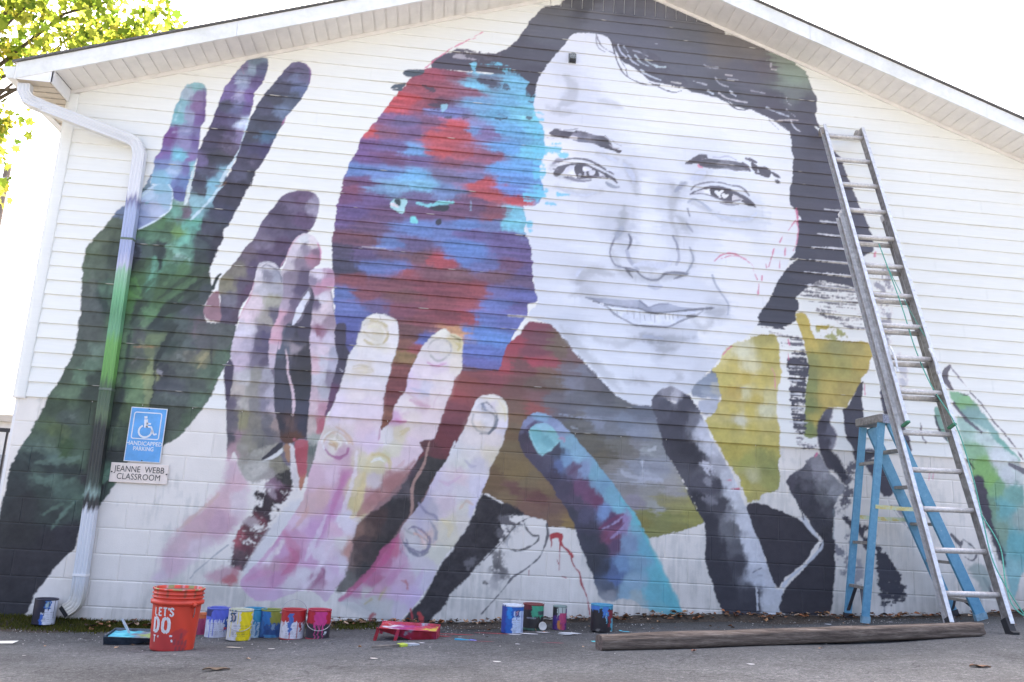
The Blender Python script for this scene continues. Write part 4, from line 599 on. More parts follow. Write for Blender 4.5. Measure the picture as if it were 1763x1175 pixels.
('S',[619,4280,701,4300,775,4296],5008520,{'e': 7,'r': 8,'o': 0.55,'n': 0.2,'w': [8.0,18.0,8.0]}),
('S',[579,4172,672,4182,755,4190],4471896,{'e': 7,'r': 8,'o': 0.6,'n': 0.2,'w': [8.0,14.0,8.0]}),
('S',[566,4022,604,4049,648,4030],7628924,{'e': 7,'r': 8,'o': 0.5,'n': 0.2,'w': [8.0,14.0,8.0]}),
('F',[918,3722,973,3773,1054,3807,1151,3817,1215,3790,1258,3735,1256,3629,1241,3537,1203,3442,1125,3371,1070,3327,1044,3235,1008,3130,978,3077,866,3118,798,3087,795,3011,779,2947,757,2833,682,2678,685,2555,545,2556,523,2640,524,2727,498,2836,488,2922,536,3002,596,3095,644,3187,683,3255,744,3349,779,3456,816,3550,878,3646],0,{'e': 4,'r': 4,'n': 0.2,'g': 14,'s': [(1110,3747,7099504),(1213,3691,10129572),(1046,3662,7364730),(957,3589,5786208),(1118,3551,6704748),(890,3427,6970484),(1047,3428,6049896),(820,3305,8023168),(964,3305,6310502),(716,3181,7364716),(857,3193,6574186),(937,3124,5917284),(637,3048,8419432),(754,3058,6312042),(562,2891,9077864),(690,2902,6576234),(754,2857,6834788),(602,2758,7630970),(706,2766,6311010),(592,2646,5918304),(686,2641,6048344),(578,3144,7101544)]}),
('F',[434,2793,488,2823,518,2726,532,2568,414,2583,393,2655,408,2717],10253436,{'e': 8,'r': 6}),
('F',[373,2543,639,2552,675,2493,665,2432,607,2336,379,2319,359,2469],5921880,{'e': 10,'r': 8,'o': 0.7,'n': 0.25}),
('S',[439,2844,453,2919,491,2985],3095092,{'r': 4,'w': [16.0,18.0,8.0]}),
('F',[798,3087,830,3121,888,3133,964,3095,1013,3030,1036,2931,1038,2806,1019,2705,1013,2606,979,2541,977,2456,975,2569,969,2453,978,2329,997,2206,1050,2087,1065,1955,1092,1805,1134,1687,1154,1599,1106,1506,1038,1418,962,1398,910,1346,833,1398,786,1481,755,1393,740,1434,717,1580,689,1768,686,1908,703,2011,698,2133,685,2204,663,2295,672,2431,682,2546,677,2432,692,2543,711,2631,744,2745,777,2859,789,2960],0,{'e': 4,'r': 4,'n': 0.14,'g': 16,'s': [(867,3106,12894404),(879,3006,9210004),(973,3014,10526892),(808,3000,14472408),(868,2892,12631232),(984,2914,11578548),(814,2750,14469324),(929,2772,11315348),(780,2636,14731470),(923,2623,10787984),(990,2653,7103604),(773,2501,14472410),(912,2512,7629436),(738,2401,13680844),(888,2412,7103092),(754,2489,13946072),(918,2460,6182000),(767,2386,12629188),(900,2354,6313584),(746,2229,13153476),(881,2260,7892608),(954,2234,6576236),(800,2110,12631228),(897,2127,9999496),(995,2134,11052204),(754,1994,12497060),(881,2003,10130568),(989,2011,9735316),(1031,1993,12103868),(731,1861,7102576),(820,1857,12367016),(908,1863,8946816),(1005,1870,8814736),(1057,1853,12628152),(730,1711,7235696),(834,1737,10130540),(924,1723,9209464),(1021,1730,7630964),(1093,1705,10521732),(738,1572,6315108),(864,1570,9999488),(959,1596,8946812),(1050,1652,7236208),(788,1476,12095640),(923,1485,9736316),(1027,1511,8157812),(804,1586,11045008),(858,1486,10525324),(792,1433,13149352)]}),
('F',[626,2159,665,2244,701,2154,706,2032,695,1919,684,1808,665,1927,642,2027],5129304,{'e': 6,'r': 5}),
('S',[810,2987,807,3062,844,3104,914,3110,979,3065,1016,3005],14209232,{'r': 3,'w': [4.0,6.0,6.0,6.0,5.0,4.0]}),
('S',[835,3077,867,3106,942,3074,995,3028,1015,2954],6051432,{'r': 3,'o': 0.7,'w': [4.0]}),
('S',[780,2934,769,2834,725,2706,691,2605],13922460,{'r': 3,'o': 0.6,'w': [3.0,5.0,5.0,3.0]}),
('F',[1035,2574,1296,2595,1317,2438,1334,2325,1354,2181,1361,2017,1364,1895,1367,1773,1362,1632,1299,1618,1283,1587,1197,1562,1154,1599,1132,1707,1090,1815,1065,1955,1056,2077,1037,2199,1030,2312,1029,2448],0,{'e': 4,'r': 4,'n': 0.1,'s': [(1112,2517,5657700),(1088,2369,6054512),(1166,2395,10128528),(1234,2505,4078144),(1103,2235,5131352),(1253,2329,4078142),(1272,2154,3946552),(1109,1999,4999764),(1148,1920,4868696),(1287,2012,3947586),(1322,1871,4737112),(1180,1720,4078660),(1228,1734,6968400),(1318,1720,4605524),(1250,1615,6965304),(1200,2450,5525596)]}),
('F',[1080,3341,1123,3396,1181,3421,1257,3383,1300,3322,1321,3209,1318,3144,1262,3102,1240,3024,1245,2923,1194,2844,1169,2742,1144,2641,1093,2575,1081,2464,1057,2370,1049,2449,1033,2323,1029,2188,997,2206,978,2329,973,2454,987,2365,980,2529,1013,2606,1028,2730,1041,2831,1033,2956,1004,3054,1031,3132,1044,3235],0,{'e': 4,'r': 4,'n': 0.12,'g': 14,'s': [(1163,3361,14474460),(1248,3356,14997720),(1120,3306,14208212),(1183,3286,9997468),(1282,3256,9071744),(1238,3214,11566224),(1070,3212,13681868),(1149,3155,9206924),(1034,3107,13681864),(1092,3011,9338508),(1211,3021,6575724),(1069,2896,10128540),(1177,2892,6180970),(1070,2784,11837616),(1141,2777,7627900),(1038,2645,14461112),(1109,2638,9204872),(1009,2483,14197940),(1102,2490,6054000),(991,2518,13936820),(1009,2363,13415616),(1013,2238,12891328)]}),
('S',[1286,3334,1317,3272,1324,3183],14187176,{'r': 3,'o': 0.8,'w': [3.0,6.0,4.0]}),
('S',[1181,3421,1112,3383,1061,3301,1035,3209,988,3091],14722236,{'r': 3,'o': 0.6,'w': [3.0,5.0,4.0,4.0,3.0]}),
('F',[1248,2892,1270,2850,1232,2759,1206,2670,1162,2587,1144,2591,1163,2692,1199,2794],14474468,{'e': 4,'r': 4}),
('F',[1266,2950,1311,2866,1301,2728,1308,2604,1309,2481,1221,2474,1186,2582,1226,2647,1250,2761,1278,2838],5195864,{'e': 6,'r': 5}),
('S',[1114,2360,1139,2269,1156,2166,1192,2066,1222,1966,1238,1866,1235,1805],14467270,{'r': 4,'w': [8.0,14.0,12.0,14.0,14.0,12.0,8.0]}),
('F',[1244,3049,1264,3089,1346,3109,1418,3109,1452,3067,1462,2966,1439,2901,1464,2828,1478,2742,1514,2620,1532,2498,1521,2581,1528,2454,1567,2321,1554,2195,1531,2070,1523,1946,1506,1823,1498,1701,1469,1599,1452,1478,1450,1404,1437,1325,1402,1310,1384,1544,1383,1574,1367,1723,1366,1874,1366,2017,1359,2181,1334,2325,1307,2490,1318,2390,1308,2604,1301,2728,1312,2853,1252,2974],0,{'e': 4,'r': 4,'n': 0.12,'g': 14,'s': [(1315,3055,14471388),(1398,3062,11832484),(1296,3003,9339028),(1406,2987,13144232),(1342,2906,12618916),(1374,2833,14472412),(1342,2793,7627900),(1404,2773,14469324),(1379,2659,13942984),(1453,2640,10520724),(1380,2536,9722992),(1479,2494,13155528),(1413,2540,10778764),(1357,2494,13942992),(1478,2503,13155532),(1428,2394,14206156),(1551,2383,10790068),(1441,2270,13683924),(1532,2266,11841728),(1382,2255,14465216),(1434,2135,13157580),(1515,2130,9207952),(1408,2000,13677756),(1466,2024,11841720),(1421,1878,14204096),(1480,1882,12881052),(1416,1726,13679796),(1476,1730,12871800),(1428,1616,11580584),(1418,1516,7370864),(1396,1445,9078912)]}),
('F',[1518,2612,1599,2618,1616,2440,1665,2360,1653,2265,1633,2160,1612,2065,1574,1940,1541,1866,1506,1823,1523,1946,1531,2070,1554,2195,1567,2321,1528,2454],0,{'e': 5,'r': 5,'s': [(1594,2250,5261402),(1549,1989,6964322),(1579,2511,4998230),(1614,2356,4603982)]}),
('S',[1348,2289,1437,2301,1538,2301],12606572,{'r': 2,'o': 0.7,'w': [3.0]}),
('S',[1586,2229,1613,2210],13157580,{'r': 2,'w': [4.0]}),
('F',[750,1381,740,1270,710,1123,647,1059,587,972,480,883,421,797,362,712,317,616,320,511,284,394,379,422,485,496,609,619,737,720,865,833,942,992,926,1221,852,1338,797,1396],0,{'e': 40,'r': 14,'o': 0.9,'n': 0.08,'s': [(759,1308,14202048),(822,1190,14463162),(741,1065,14463160),(635,963,13935790),(725,908,13672628),(535,827,13936816),(455,716,14202044),(578,676,14731472),(401,515,14464196),(321,419,14468304),(884,1073,14732496)]}),
('S',[700,1111,648,1047,575,971,481,877,420,803],13938840,{'r': 8,'e': 12,'o': 0.5,'w': [8.0,16.0,14.0,14.0,8.0]}),
('F',[833,1398,955,1492,1155,1555,1185,1507,1165,1468,1208,1409,1277,1340,1299,1243,1236,1154,1157,1210,1090,1267,974,1224,883,1279],0,{'e': 12,'r': 10,'n': 0.2,'s': [(912,1342,12104872),(996,1347,12894388),(1176,1370,9209456),(894,1390,10525324),(1099,1292,11051160),(1248,1264,7104348),(962,1431,11052182)]}),
('F',[1060,1425,1159,1518,1175,1488,1120,1435,1025,1410],14869214,{'e': 5,'r': 5}),
('F',[1013,1412,1077,1488,1143,1554,1178,1575,1162,1518,1082,1448],4538954,{'e': 4,'r': 4}),
('F',[996,1140,1067,1150,1096,1219,1160,1296,1265,1339,1298,1280,1293,1194,1243,1094,1204,1007,1168,897,1120,799,1049,689,1012,605,974,521,927,518,863,562,888,645,883,786,931,884,993,959,1001,995,1051,1083],0,{'e': 12,'r': 16,'n': 0.35,'db': 0.02,'s': [(1223,1275,4209720),(1188,1151,5255228),(1126,1063,4207672),(1113,966,4864576),(1070,915,8142920),(1010,817,7095368),(921,765,11556960),(935,648,6967380),(900,552,6048334),(974,720,7618634),(1145,1209,9202812),(1022,1129,3945526),(1055,1047,3944500)]}),
('F',[928,908,1007,948,1060,903,1005,864],13154488,{'e': 14,'r': 12,'o': 0.7}),
('F',[1085,1206,1133,1209,1168,1114,1117,1135],12100780,{'e': 10,'r': 8,'o': 0.6}),
('F',[698,472,774,522,878,539,951,520,940,415,871,400,726,439],0,{'e': 26,'r': 12,'o': 0.85,'s': [(745,475,14197936),(890,435,13127774),(942,496,13139080),(812,501,13146276)]}),
('S',[569,437,602,491,665,552,748,638,833,713],10527912,{'o': 0.8,'r': 3,'w': [8.0,3.0,3.0,4.0,4.0]}),
('F',[1262,1586,1378,1594,1388,1445,1391,1297,1366,1186,1333,1269,1308,1391,1286,1468,1271,1606],0,{'e': 6,'r': 5,'n': 0.1,'s': [(1319,1515,12078168),(1371,1370,12605540),(1314,1565,12607596),(1361,1234,12877920)]}),
('F',[1228,1559,1268,1537,1300,1403,1338,1282,1337,1172,1283,1279,1254,1437],14998744,{'e': 6,'r': 5}),
('F',[1194,1551,1228,1554,1247,1466,1245,1396,1213,1463],11568228,{'e': 6,'r': 5}),
('F',[1208,971,1282,1072,1398,1115,1398,1006,1300,904,1218,780,1127,634,1055,536,1006,453,978,486,1032,629,1129,823],14473946,{'e': 24,'r': 12,'o': 0.8,'n': 0.05}),
('S',[1271,843,1336,906,1365,968],11052188,{'o': 0.7,'r': 5,'w': [4.0,8.0,4.0]}),
('F',[1736,2654,1762,2686,1817,2720,1908,2740,1991,2716,2041,2678,2056,2607,2056,2499,2041,2403,2016,2295,2011,2212,1987,2094,1978,2000,1980,1908,1978,1805,1976,1725,2006,1749,2057,1810,2082,1915,2129,2034,2165,2083,2175,2177,2201,2285,2239,2382,2289,2493,2341,2569,2396,2616,2453,2650,2514,2619,2605,2577,2619,2459,2632,2352,2619,2280,2582,2230,2555,2111,2522,2015,2505,1932,2468,1803,2422,1662,2391,1615,2392,1619,2330,1547,2284,1451,2212,1354,2128,1243,2042,1159,1948,1037,1889,969,1859,864,1841,786,1840,659,1825,545,1780,480,1700,376,1656,312,1597,365,1487,394,1384,355,1236,301,1095,295,1017,360,963,416,1002,487,1064,560,1148,659,1228,793,1299,916,1348,1015,1397,1127,1418,1275,1450,1437,1470,1600,1471,1579,1500,1681,1535,1835,1581,1971,1624,2149,1655,2359,1713,2461,1711,2544,1737,2582],0,{'e': 6,'r': 6,'n': 0.05,'g': 30,'wp': 0.06,'sat': 0.7,'s': [(1899,2703,15263452),(1863,2592,14472372),(2004,2567,15526118),(1774,2549,14999760),(1893,2511,14210236),(1845,2400,15000290),(1762,2311,14868190),(1781,2231,14471352),(1937,2277,14868708),(1813,2128,14736614),(1790,2010,15523036),(1834,1898,15258852),(1670,1841,15522024),(1848,1739,15518680),(1685,1683,14995408),(1614,1610,14734516),(1915,1630,15256800),(1669,1501,14198972),(1598,1542,15260876),(2432,2612,15789268),(2417,2491,14209740),(2479,2448,14736592),(2365,2416,14472404),(2566,2538,14471052),(2429,2337,14994656),(2545,2346,15260872),(2319,2258,15522018),(2497,2200,15786206),(2213,2133,14730464),(2331,2095,13683936),(2449,2068,15522008),(2317,1978,14465220),(2192,1969,15523032),(2447,1940,15257808),(2113,1825,14723276),(2239,1811,15521996),(2368,1773,15520984),(2144,1724,14996652),(2284,1676,15519960),(2012,1681,15261916),(2089,1573,14735544),(2016,1501,14472348),(2227,1537,15256788),(1630,1345,15254740),(1726,1311,14192820),(1656,1085,14459080),(1873,1426,14997672),(2009,1394,14470296),(1836,1252,15258780),(1977,1300,14469832),(2097,1453,15256784),(1838,1095,14469240),(1949,1167,13143180),(2109,1308,12615808),(1746,961,15260900),(1676,880,15251660),(1738,781,15260884),(1807,734,13933708),(1706,577,14990552),(1768,605,14996700),(1706,451,14730452),(1642,700,15519964),(1501,1539,15258832),(1465,1290,14989512),(1545,1111,14988464),(1648,1056,14193860),(1428,1068,14726324),(1381,933,15254744),(1509,868,14459088),(1339,763,14458048),(1266,665,14458568),(1365,634,13924508),(1301,572,14191792),(1474,628,14722252),(1099,469,14459076),(1252,476,14192828),(1207,556,13934768),(1486,511,15260896),(1587,693,15258848),(1663,543,14993628),(1584,492,13143208),(1090,341,14463184),(1267,337,14464212),(1375,436,14996696),(1440,380,14468304),(1127,634,15520992)]}),
('S',[1858,1019,1966,1129,2087,1254,2209,1380,2282,1478],11564656,{'e': 18,'r': 10,'o': 0.75,'w': [30.0,70.0,80.0,50.0,20.0]}),
('S',[1800,810,1809,708,1833,596],13603972,{'e': 18,'r': 10,'o': 0.7,'w': [20.0,44.0,20.0]}),
('S',[1657,1093,1608,969,1581,872,1533,750],13930688,{'e': 18,'r': 10,'o': 0.6,'w': [16.0,40.0,40.0,20.0]}),
('S',[1272,831,1342,740,1377,635,1304,537],13927068,{'e': 18,'r': 10,'o': 0.6,'w': [20.0,50.0,50.0,20.0]}),
('S',[1612,564,1585,481,1522,396],12089492,{'e': 18,'r': 10,'o': 0.7,'w': [14.0,34.0,20.0]}),
('S',[1735,1351,1703,1270,1656,1085],13664432,{'e': 18,'r': 10,'o': 0.6,'w': [14.0,34.0,24.0]}),
('S',[1931,1522,1889,1400,1860,1280,1848,1122],14864528,{'e': 18,'r': 10,'o': 0.6,'w': [12.0,40.0,40.0,30.0]}),
('S',[1165,612,1228,686,1267,771],15260888,{'e': 18,'r': 10,'o': 0.8,'w': [10.0,22.0,10.0]}),
('S',[1506,1621,1532,1663,1589,1687,1662,1652,1707,1594],15526628,{'e': 6,'r': 4,'o': 0.9,'w': [6.0,12.0,10.0,8.0,5.0]}),
('S',[1605,1728,1678,1693,1733,1636,1758,1588],14202004,{'e': 6,'r': 4,'o': 0.8,'w': [6.0,14.0,12.0,4.0]}),
('S',[1523,1553,1569,1496,1640,1470,1707,1494,1723,1535],12615848,{'e': 6,'r': 4,'o': 0.8,'w': [8.0,14.0,12.0,10.0,5.0]}),
('S',[1567,1605,1619,1589,1632,1550],14204044,{'e': 6,'r': 4,'o': 0.8,'w': [8.0,16.0,6.0]}),
('S',[1659,1477,1715,1515],9200760,{'e': 6,'r': 4,'o': 0.7,'w': [6.0]}),
('S',[1778,2633,1845,2662,1929,2633,1969,2564,1941,2491],13944988,{'e': 6,'r': 4,'o': 0.8,'w': [6.0,14.0,14.0,12.0,6.0]}),
('S',[1761,2572,1811,2528,1894,2499],13682852,{'e': 6,'r': 4,'o': 0.7,'w': [8.0,14.0,8.0]}),
('S',[1886,2726,1894,2696],6974058,{'e': 6,'r': 4,'o': 0.8,'w': [3.0]}),
('S',[1700,2237,1778,2254,1849,2236],13681820,{'e': 6,'r': 4,'o': 0.8,'w': [6.0,16.0,6.0]}),
('S',[2323,2508,2413,2551,2509,2522,2525,2452,2449,2374,2366,2392,2326,2460],13157568,{'e': 6,'r': 4,'o': 0.8,'w': [6.0,8.0,8.0,8.0,8.0,6.0,5.0]}),
('S',[2515,2595,2588,2564,2605,2493],12101728,{'e': 6,'r': 4,'o': 0.7,'w': [8.0,12.0,6.0]}),
('S',[2323,2353,2372,2321,2442,2315],14459080,{'e': 6,'r': 4,'o': 0.7,'w': [4.0,8.0,4.0]}),
('S',[2184,2061,2281,1998,2355,1934],13936824,{'e': 6,'r': 4,'o': 0.6,'w': [6.0,16.0,10.0]}),
('S',[2058,1799,2113,1825,2147,1816],14719172,{'e': 6,'r': 4,'o': 0.7,'w': [8.0,20.0,8.0]}),
('S',[2459,2081,2419,2008,2412,1938],14201024,{'e': 6,'r': 4,'o': 0.6,'w': [3.0]}),
('S',[2576,2230,2573,2112,2563,2088],11554892,{'e': 6,'r': 4,'o': 0.6,'w': [4.0,8.0,3.0]}),
('S',[1973,1736,1972,1679,1970,1645],12611736,{'e': 6,'r': 4,'o': 0.7,'w': [3.0,5.0,3.0]}),
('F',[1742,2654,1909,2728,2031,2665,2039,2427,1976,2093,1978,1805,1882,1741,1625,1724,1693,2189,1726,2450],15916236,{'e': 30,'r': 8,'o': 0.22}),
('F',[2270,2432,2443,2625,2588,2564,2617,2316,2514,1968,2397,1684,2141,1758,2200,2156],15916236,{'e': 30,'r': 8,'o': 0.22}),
('S',[1755,2631,1809,2672,1903,2667,1965,2612,1971,2541,1931,2478,1840,2459,1773,2502],12628088,{'e': 7,'r': 7,'o': 0.8,'n': 0.1,'w': [6.0,9.0,9.0,9.0,8.0,8.0,8.0,6.0]}),
('S',[1792,2610,1860,2628,1921,2585,1915,2524],14735540,{'e': 7,'r': 7,'o': 0.8,'n': 0.1,'w': [8.0,16.0,14.0,8.0]}),
('S',[1698,2260,1765,2276,1847,2259,1873,2226],13154448,{'e': 7,'r': 7,'o': 0.75,'n': 0.1,'w': [5.0,10.0,10.0,5.0]}),
('S',[1725,2215,1805,2209,1861,2225],14208170,{'e': 7,'r': 7,'o': 0.7,'n': 0.1,'w': [6.0,14.0,6.0]}),
('S',[2325,2472,2356,2534,2435,2564,2508,2534,2530,2464,2483,2389,2415,2360,2354,2403],11578532,{'e': 7,'r': 7,'o': 0.8,'n': 0.1,'w': [5.0,8.0,8.0,8.0,8.0,8.0,8.0,5.0]}),
('S',[2503,2606,2564,2574,2600,2565],7105104,{'e': 7,'r': 7,'o': 0.6,'n': 0.1,'w': [6.0,12.0,6.0]}),
('S',[2542,2549,2598,2505,2583,2468],13153372,{'e': 7,'r': 7,'o': 0.7,'n': 0.1,'w': [8.0,16.0,6.0]}),
('S',[2324,2341,2407,2312,2487,2342],13667512,{'e': 7,'r': 7,'o': 0.7,'n': 0.1,'w': [5.0,9.0,5.0]}),
('S',[2204,2109,2298,2081,2357,2062],12368080,{'e': 7,'r': 7,'o': 0.7,'n': 0.1,'w': [8.0,18.0,8.0]}),
('S',[2212,2005,2307,1965,2376,1958],13606060,{'e': 7,'r': 7,'o': 0.65,'n': 0.1,'w': [10.0,26.0,10.0]}),
('S',[2089,1835,2137,1804,2181,1818],14189748,{'e': 7,'r': 7,'o': 0.7,'n': 0.1,'w': [8.0,20.0,8.0]}),
('S',[2144,1724,2210,1751,2147,1690],14206088,{'e': 7,'r': 7,'o': 0.7,'n': 0.1,'w': [8.0,22.0,8.0]}),
('S',[1510,1582,1534,1643,1599,1688,1671,1662,1726,1606],14466204,{'e': 7,'r': 7,'o': 0.8,'n': 0.1,'w': [6.0,12.0,12.0,10.0,6.0]}),
('S',[1535,1533,1589,1487,1660,1472,1715,1515,1721,1555],11562132,{'e': 7,'r': 7,'o': 0.85,'n': 0.1,'w': [6.0,14.0,14.0,12.0,6.0]}),
('S',[1546,1624,1605,1628,1658,1591,1632,1550],15788252,{'e': 7,'r': 7,'o': 0.8,'n': 0.1,'w': [6.0,14.0,14.0,6.0]}),
('S',[1560,1585,1611,1568,1624,1539],13148272,{'e': 7,'r': 7,'o': 0.8,'n': 0.1,'w': [6.0,14.0,6.0]}),
('S',[1499,1601,1524,1543],15790320,{'e': 7,'r': 7,'o': 0.8,'n': 0.1,'w': [6.0,10.0]}),
('S',[1932,1509,1984,1526,2067,1491,2088,1399],13941876,{'e': 7,'r': 7,'o': 0.65,'n': 0.1,'w': [10.0,20.0,20.0,8.0]}),
('S',[1923,1455,1987,1486,2029,1462],15527144,{'e': 7,'r': 7,'o': 0.7,'n': 0.1,'w': [6.0,16.0,6.0]}),
('S',[1879,1360,1865,1227,1838,1095,1809,990],14994568,{'e': 7,'r': 7,'o': 0.6,'n': 0.1,'w': [16.0,34.0,36.0,20.0]}),
('S',[1709,1349,1693,1243,1653,1111,1638,1006],13597868,{'e': 7,'r': 7,'o': 0.55,'n': 0.1,'w': [12.0,30.0,36.0,20.0]}),
('S',[1796,1541,1798,1381,1773,1222,1736,1064,1712,907],15524068,{'e': 7,'r': 7,'o': 0.7,'n': 0.1,'w': [8.0,18.0,24.0,24.0,12.0]}),
('S',[2126,1415,2177,1444,2201,1486],14198952,{'e': 7,'r': 7,'o': 0.5,'n': 0.1,'w': [10.0,24.0,8.0]}),
('S',[1593,993,1557,870,1509,748,1462,627],15260900,{'e': 7,'r': 7,'o': 0.6,'n': 0.1,'w': [10.0,24.0,24.0,10.0]}),
('S',[1239,805,1169,683,1098,574],13929656,{'e': 7,'r': 7,'o': 0.5,'n': 0.1,'w': [8.0,20.0,12.0]}),
('S',[1333,715,1388,647,1349,563,1285,501],13659284,{'e': 7,'r': 7,'o': 0.6,'n': 0.1,'w': [10.0,40.0,40.0,14.0]}),
('S',[1438,1081,1424,983,1341,859],14723220,{'e': 7,'r': 7,'o': 0.5,'n': 0.1,'w': [10.0,26.0,14.0]}),
('S',[1678,757,1605,635,1548,491,1463,393],15523044,{'e': 7,'r': 7,'o': 0.6,'n': 0.1,'w': [10.0,26.0,26.0,12.0]}),
('S',[1601,564,1627,541,1586,469],11562128,{'e': 7,'r': 7,'o': 0.7,'n': 0.1,'w': [8.0,20.0,10.0]}),
('S',[1007,441,1096,492,1187,520],14192824,{'e': 7,'r': 7,'o': 0.5,'n': 0.1,'w': [14.0,40.0,20.0]}),
('F',[2397,1552,2519,1546,2586,1550,2502,1398,2430,1287,2386,1166,2340,1085,2291,1030,2231,962,2198,882,2152,803,2094,723,2027,593,1944,513,1884,460,1777,380,1735,415,1803,506,1808,582,1829,709,1838,812,1855,915,1926,997,2073,1109,2157,1205,2216,1301,2286,1424,2333,1507],0,{'e': 14,'r': 10,'n': 0.2,'s': [(2455,1488,4472894),(2347,1322,4209722),(2165,1114,3946552),(2137,982,4340796),(1948,895,6967880),(1903,815,6047812),(1977,717,5128768),(2062,785,4209208),(1881,636,6574668),(1953,551,4867652),(1818,482,7630952),(2017,1002,5258296),(1857,890,9201752),(1829,633,9204844),(2193,1260,6050904),(2262,1383,5785680)]}),
('F',[2322,1641,2428,1675,2645,1675,2561,1522,2466,1529,2383,1551],0,{'e': 6,'r': 5,'s': [(2512,1640,8010818),(2463,1569,7093312),(2366,1604,6964292)]}),
('S',[2402,1660,2383,1551,2369,1470,2341,1401,2295,1306,2287,1213,2297,1122,2295,1056,2274,990],11569788,{'r': 4,'w': [5.0,10.0,14.0,14.0,16.0,16.0,18.0,16.0,8.0]}),
('F',[2775,2032,2819,2076,2900,2094,2982,2082,3032,2038,3054,1947,3055,1842,3037,1737,3019,1655,2991,1589,2943,1492,2909,1369,2887,1288,2840,1179,2807,1072,2773,978,2713,884,2690,831,2629,751,2569,671,2536,593,2515,516,2468,450,2410,360,2339,269,2280,204,2219,165,2153,186,1979,265,1884,323,1769,324,1841,371,1936,462,2018,554,2061,645,2130,751,2199,870,2244,962,2315,1057,2387,1153,2431,1274,2489,1397,2562,1508,2618,1674,2608,1606,2648,1689,2689,1771,2718,1854,2746,1949],0,{'e': 5,'r': 5,'n': 0.05,'g': 30,'sat': 0.7,'s': [(2913,2065,15525076),(3012,1979,15525064),(2802,1976,14999780),(2916,2019,14471388),(2811,1849,15259856),(3020,1840,14998764),(2764,1685,15260892),(2936,1696,15259860),(2943,1582,15259824),(2714,1567,14737632),(2733,1573,14736612),(2937,1586,14997692),(2807,1483,14209248),(2711,1504,14737620),(2680,1368,15255764),(2550,1294,14470368),(2859,1313,14472428),(2689,1236,14735584),(2575,1137,14730452),(2737,1120,14998728),(2804,1124,14472432),(2433,1077,12103880),(2613,983,14734508),(2732,989,15260876),(2405,919,13155536),(2331,864,13946056),(2449,870,14465200),(2594,878,14735544),(2341,736,13947088),(2524,745,14473408),(2156,752,13920396),(2087,646,13397144),(2243,654,14461124),(2403,612,14471380),(2175,537,14194876),(2023,492,13135000),(2281,504,14464204),(2463,513,14471392),(2094,420,13938872),(1904,386,13668528),(2225,401,14464212),(2356,382,14204128),(2039,318,13420732),(2238,252,13945044),(1970,364,13681852),(2145,285,13683908)]}),
('F',[1769,324,1805,350,1947,338,2041,293,2176,225,2219,165,2118,148,1919,225],13158852,{'e': 26,'r': 10,'o': 0.7}),
('S',[2205,870,2153,790,2095,710,2027,593,1933,487,1840,383,1775,330],13393036,{'e': 10,'r': 8,'o': 0.75,'w': [14.0,40.0,44.0,34.0,30.0,24.0,8.0]}),
('F',[2790,1987,2834,2025,2919,1972,2952,1905,2939,1834,2897,1762,2816,1768,2749,1822,2739,1879],0,{'e': 5,'r': 4,'s': [(2806,1918,14998748),(2812,1826,14996672),(2891,1854,14210264),(2837,1978,13158612)]}),
('S',[2840,2019,2838,1967,2879,1952,2945,1922,2950,1846,2914,1769,2828,1752],7107712,{'e': 7,'r': 4,'o': 0.85,'w': [6.0,14.0,8.0,10.0,10.0,12.0,6.0]}),
('S',[2862,2038,2942,1974,2968,1929],12101824,{'e': 7,'r': 4,'o': 0.6,'w': [4.0,8.0,4.0]}),
('S',[2349,1138,2392,1088,2449,1039,2504,1016],11051196,{'e': 7,'r': 4,'o': 0.7,'w': [8.0,18.0,20.0,8.0]}),
('S',[2325,941,2370,866,2439,831,2455,793],9210008,{'e': 7,'r': 4,'o': 0.75,'w': [8.0,12.0,10.0,6.0]}),
('S',[2226,858,2257,796,2314,747,2381,725,2445,754,2460,806],9736348,{'e': 7,'r': 4,'o': 0.75,'w': [5.0,10.0,12.0,12.0,10.0,5.0]}),
('S',[2423,1037,2483,950,2507,886,2492,821],10525868,{'e': 7,'r': 4,'o': 0.7,'w': [5.0,10.0,12.0,6.0]}),
('S',[2247,924,2275,899,2330,877],10132632,{'e': 7,'r': 4,'o': 0.6,'w': [8.0,14.0,6.0]}),
('S',[2366,917,2435,882,2464,845],14723216,{'e': 7,'r': 4,'o': 0.7,'w': [6.0,18.0,8.0]}),
('S',[2294,505,2320,431],13660272,{'e': 7,'r': 4,'o': 0.6,'w': [10.0,4.0]}),
('S',[2088,345,2120,421,2137,447],12628084,{'e': 7,'r': 4,'o': 0.7,'w': [10.0,18.0,6.0]}),
('S',[1976,302,2024,342],12891244,{'e': 7,'r': 4,'o': 0.6,'w': [8.0,18.0]}),
('S',[1997,491,2061,506,2124,522],13136016,{'e': 7,'r': 4,'o': 0.5,'w': [10.0,40.0,10.0]}),
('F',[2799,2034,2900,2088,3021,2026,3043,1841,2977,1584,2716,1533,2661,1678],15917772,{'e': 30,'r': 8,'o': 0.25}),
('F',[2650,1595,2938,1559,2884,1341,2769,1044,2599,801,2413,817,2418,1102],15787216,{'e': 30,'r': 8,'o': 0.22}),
('S',[2710,1518,2781,1468,2834,1485],12103876,{'e': 6,'r': 6,'o': 0.6,'n': 0.1,'w': [6.0,16.0,6.0]}),
('S',[2507,1332,2589,1310,2692,1383],14464204,{'e': 6,'r': 6,'o': 0.55,'n': 0.1,'w': [8.0,24.0,8.0]}),
('S',[2698,1105,2747,1174,2802,1150],14726284,{'e': 6,'r': 6,'o': 0.5,'n': 0.1,'w': [8.0,20.0,8.0]}),
('S',[2363,1125,2421,1063,2489,1041,2518,1003],9210016,{'e': 6,'r': 6,'o': 0.7,'n': 0.1,'w': [8.0,18.0,18.0,6.0]}),
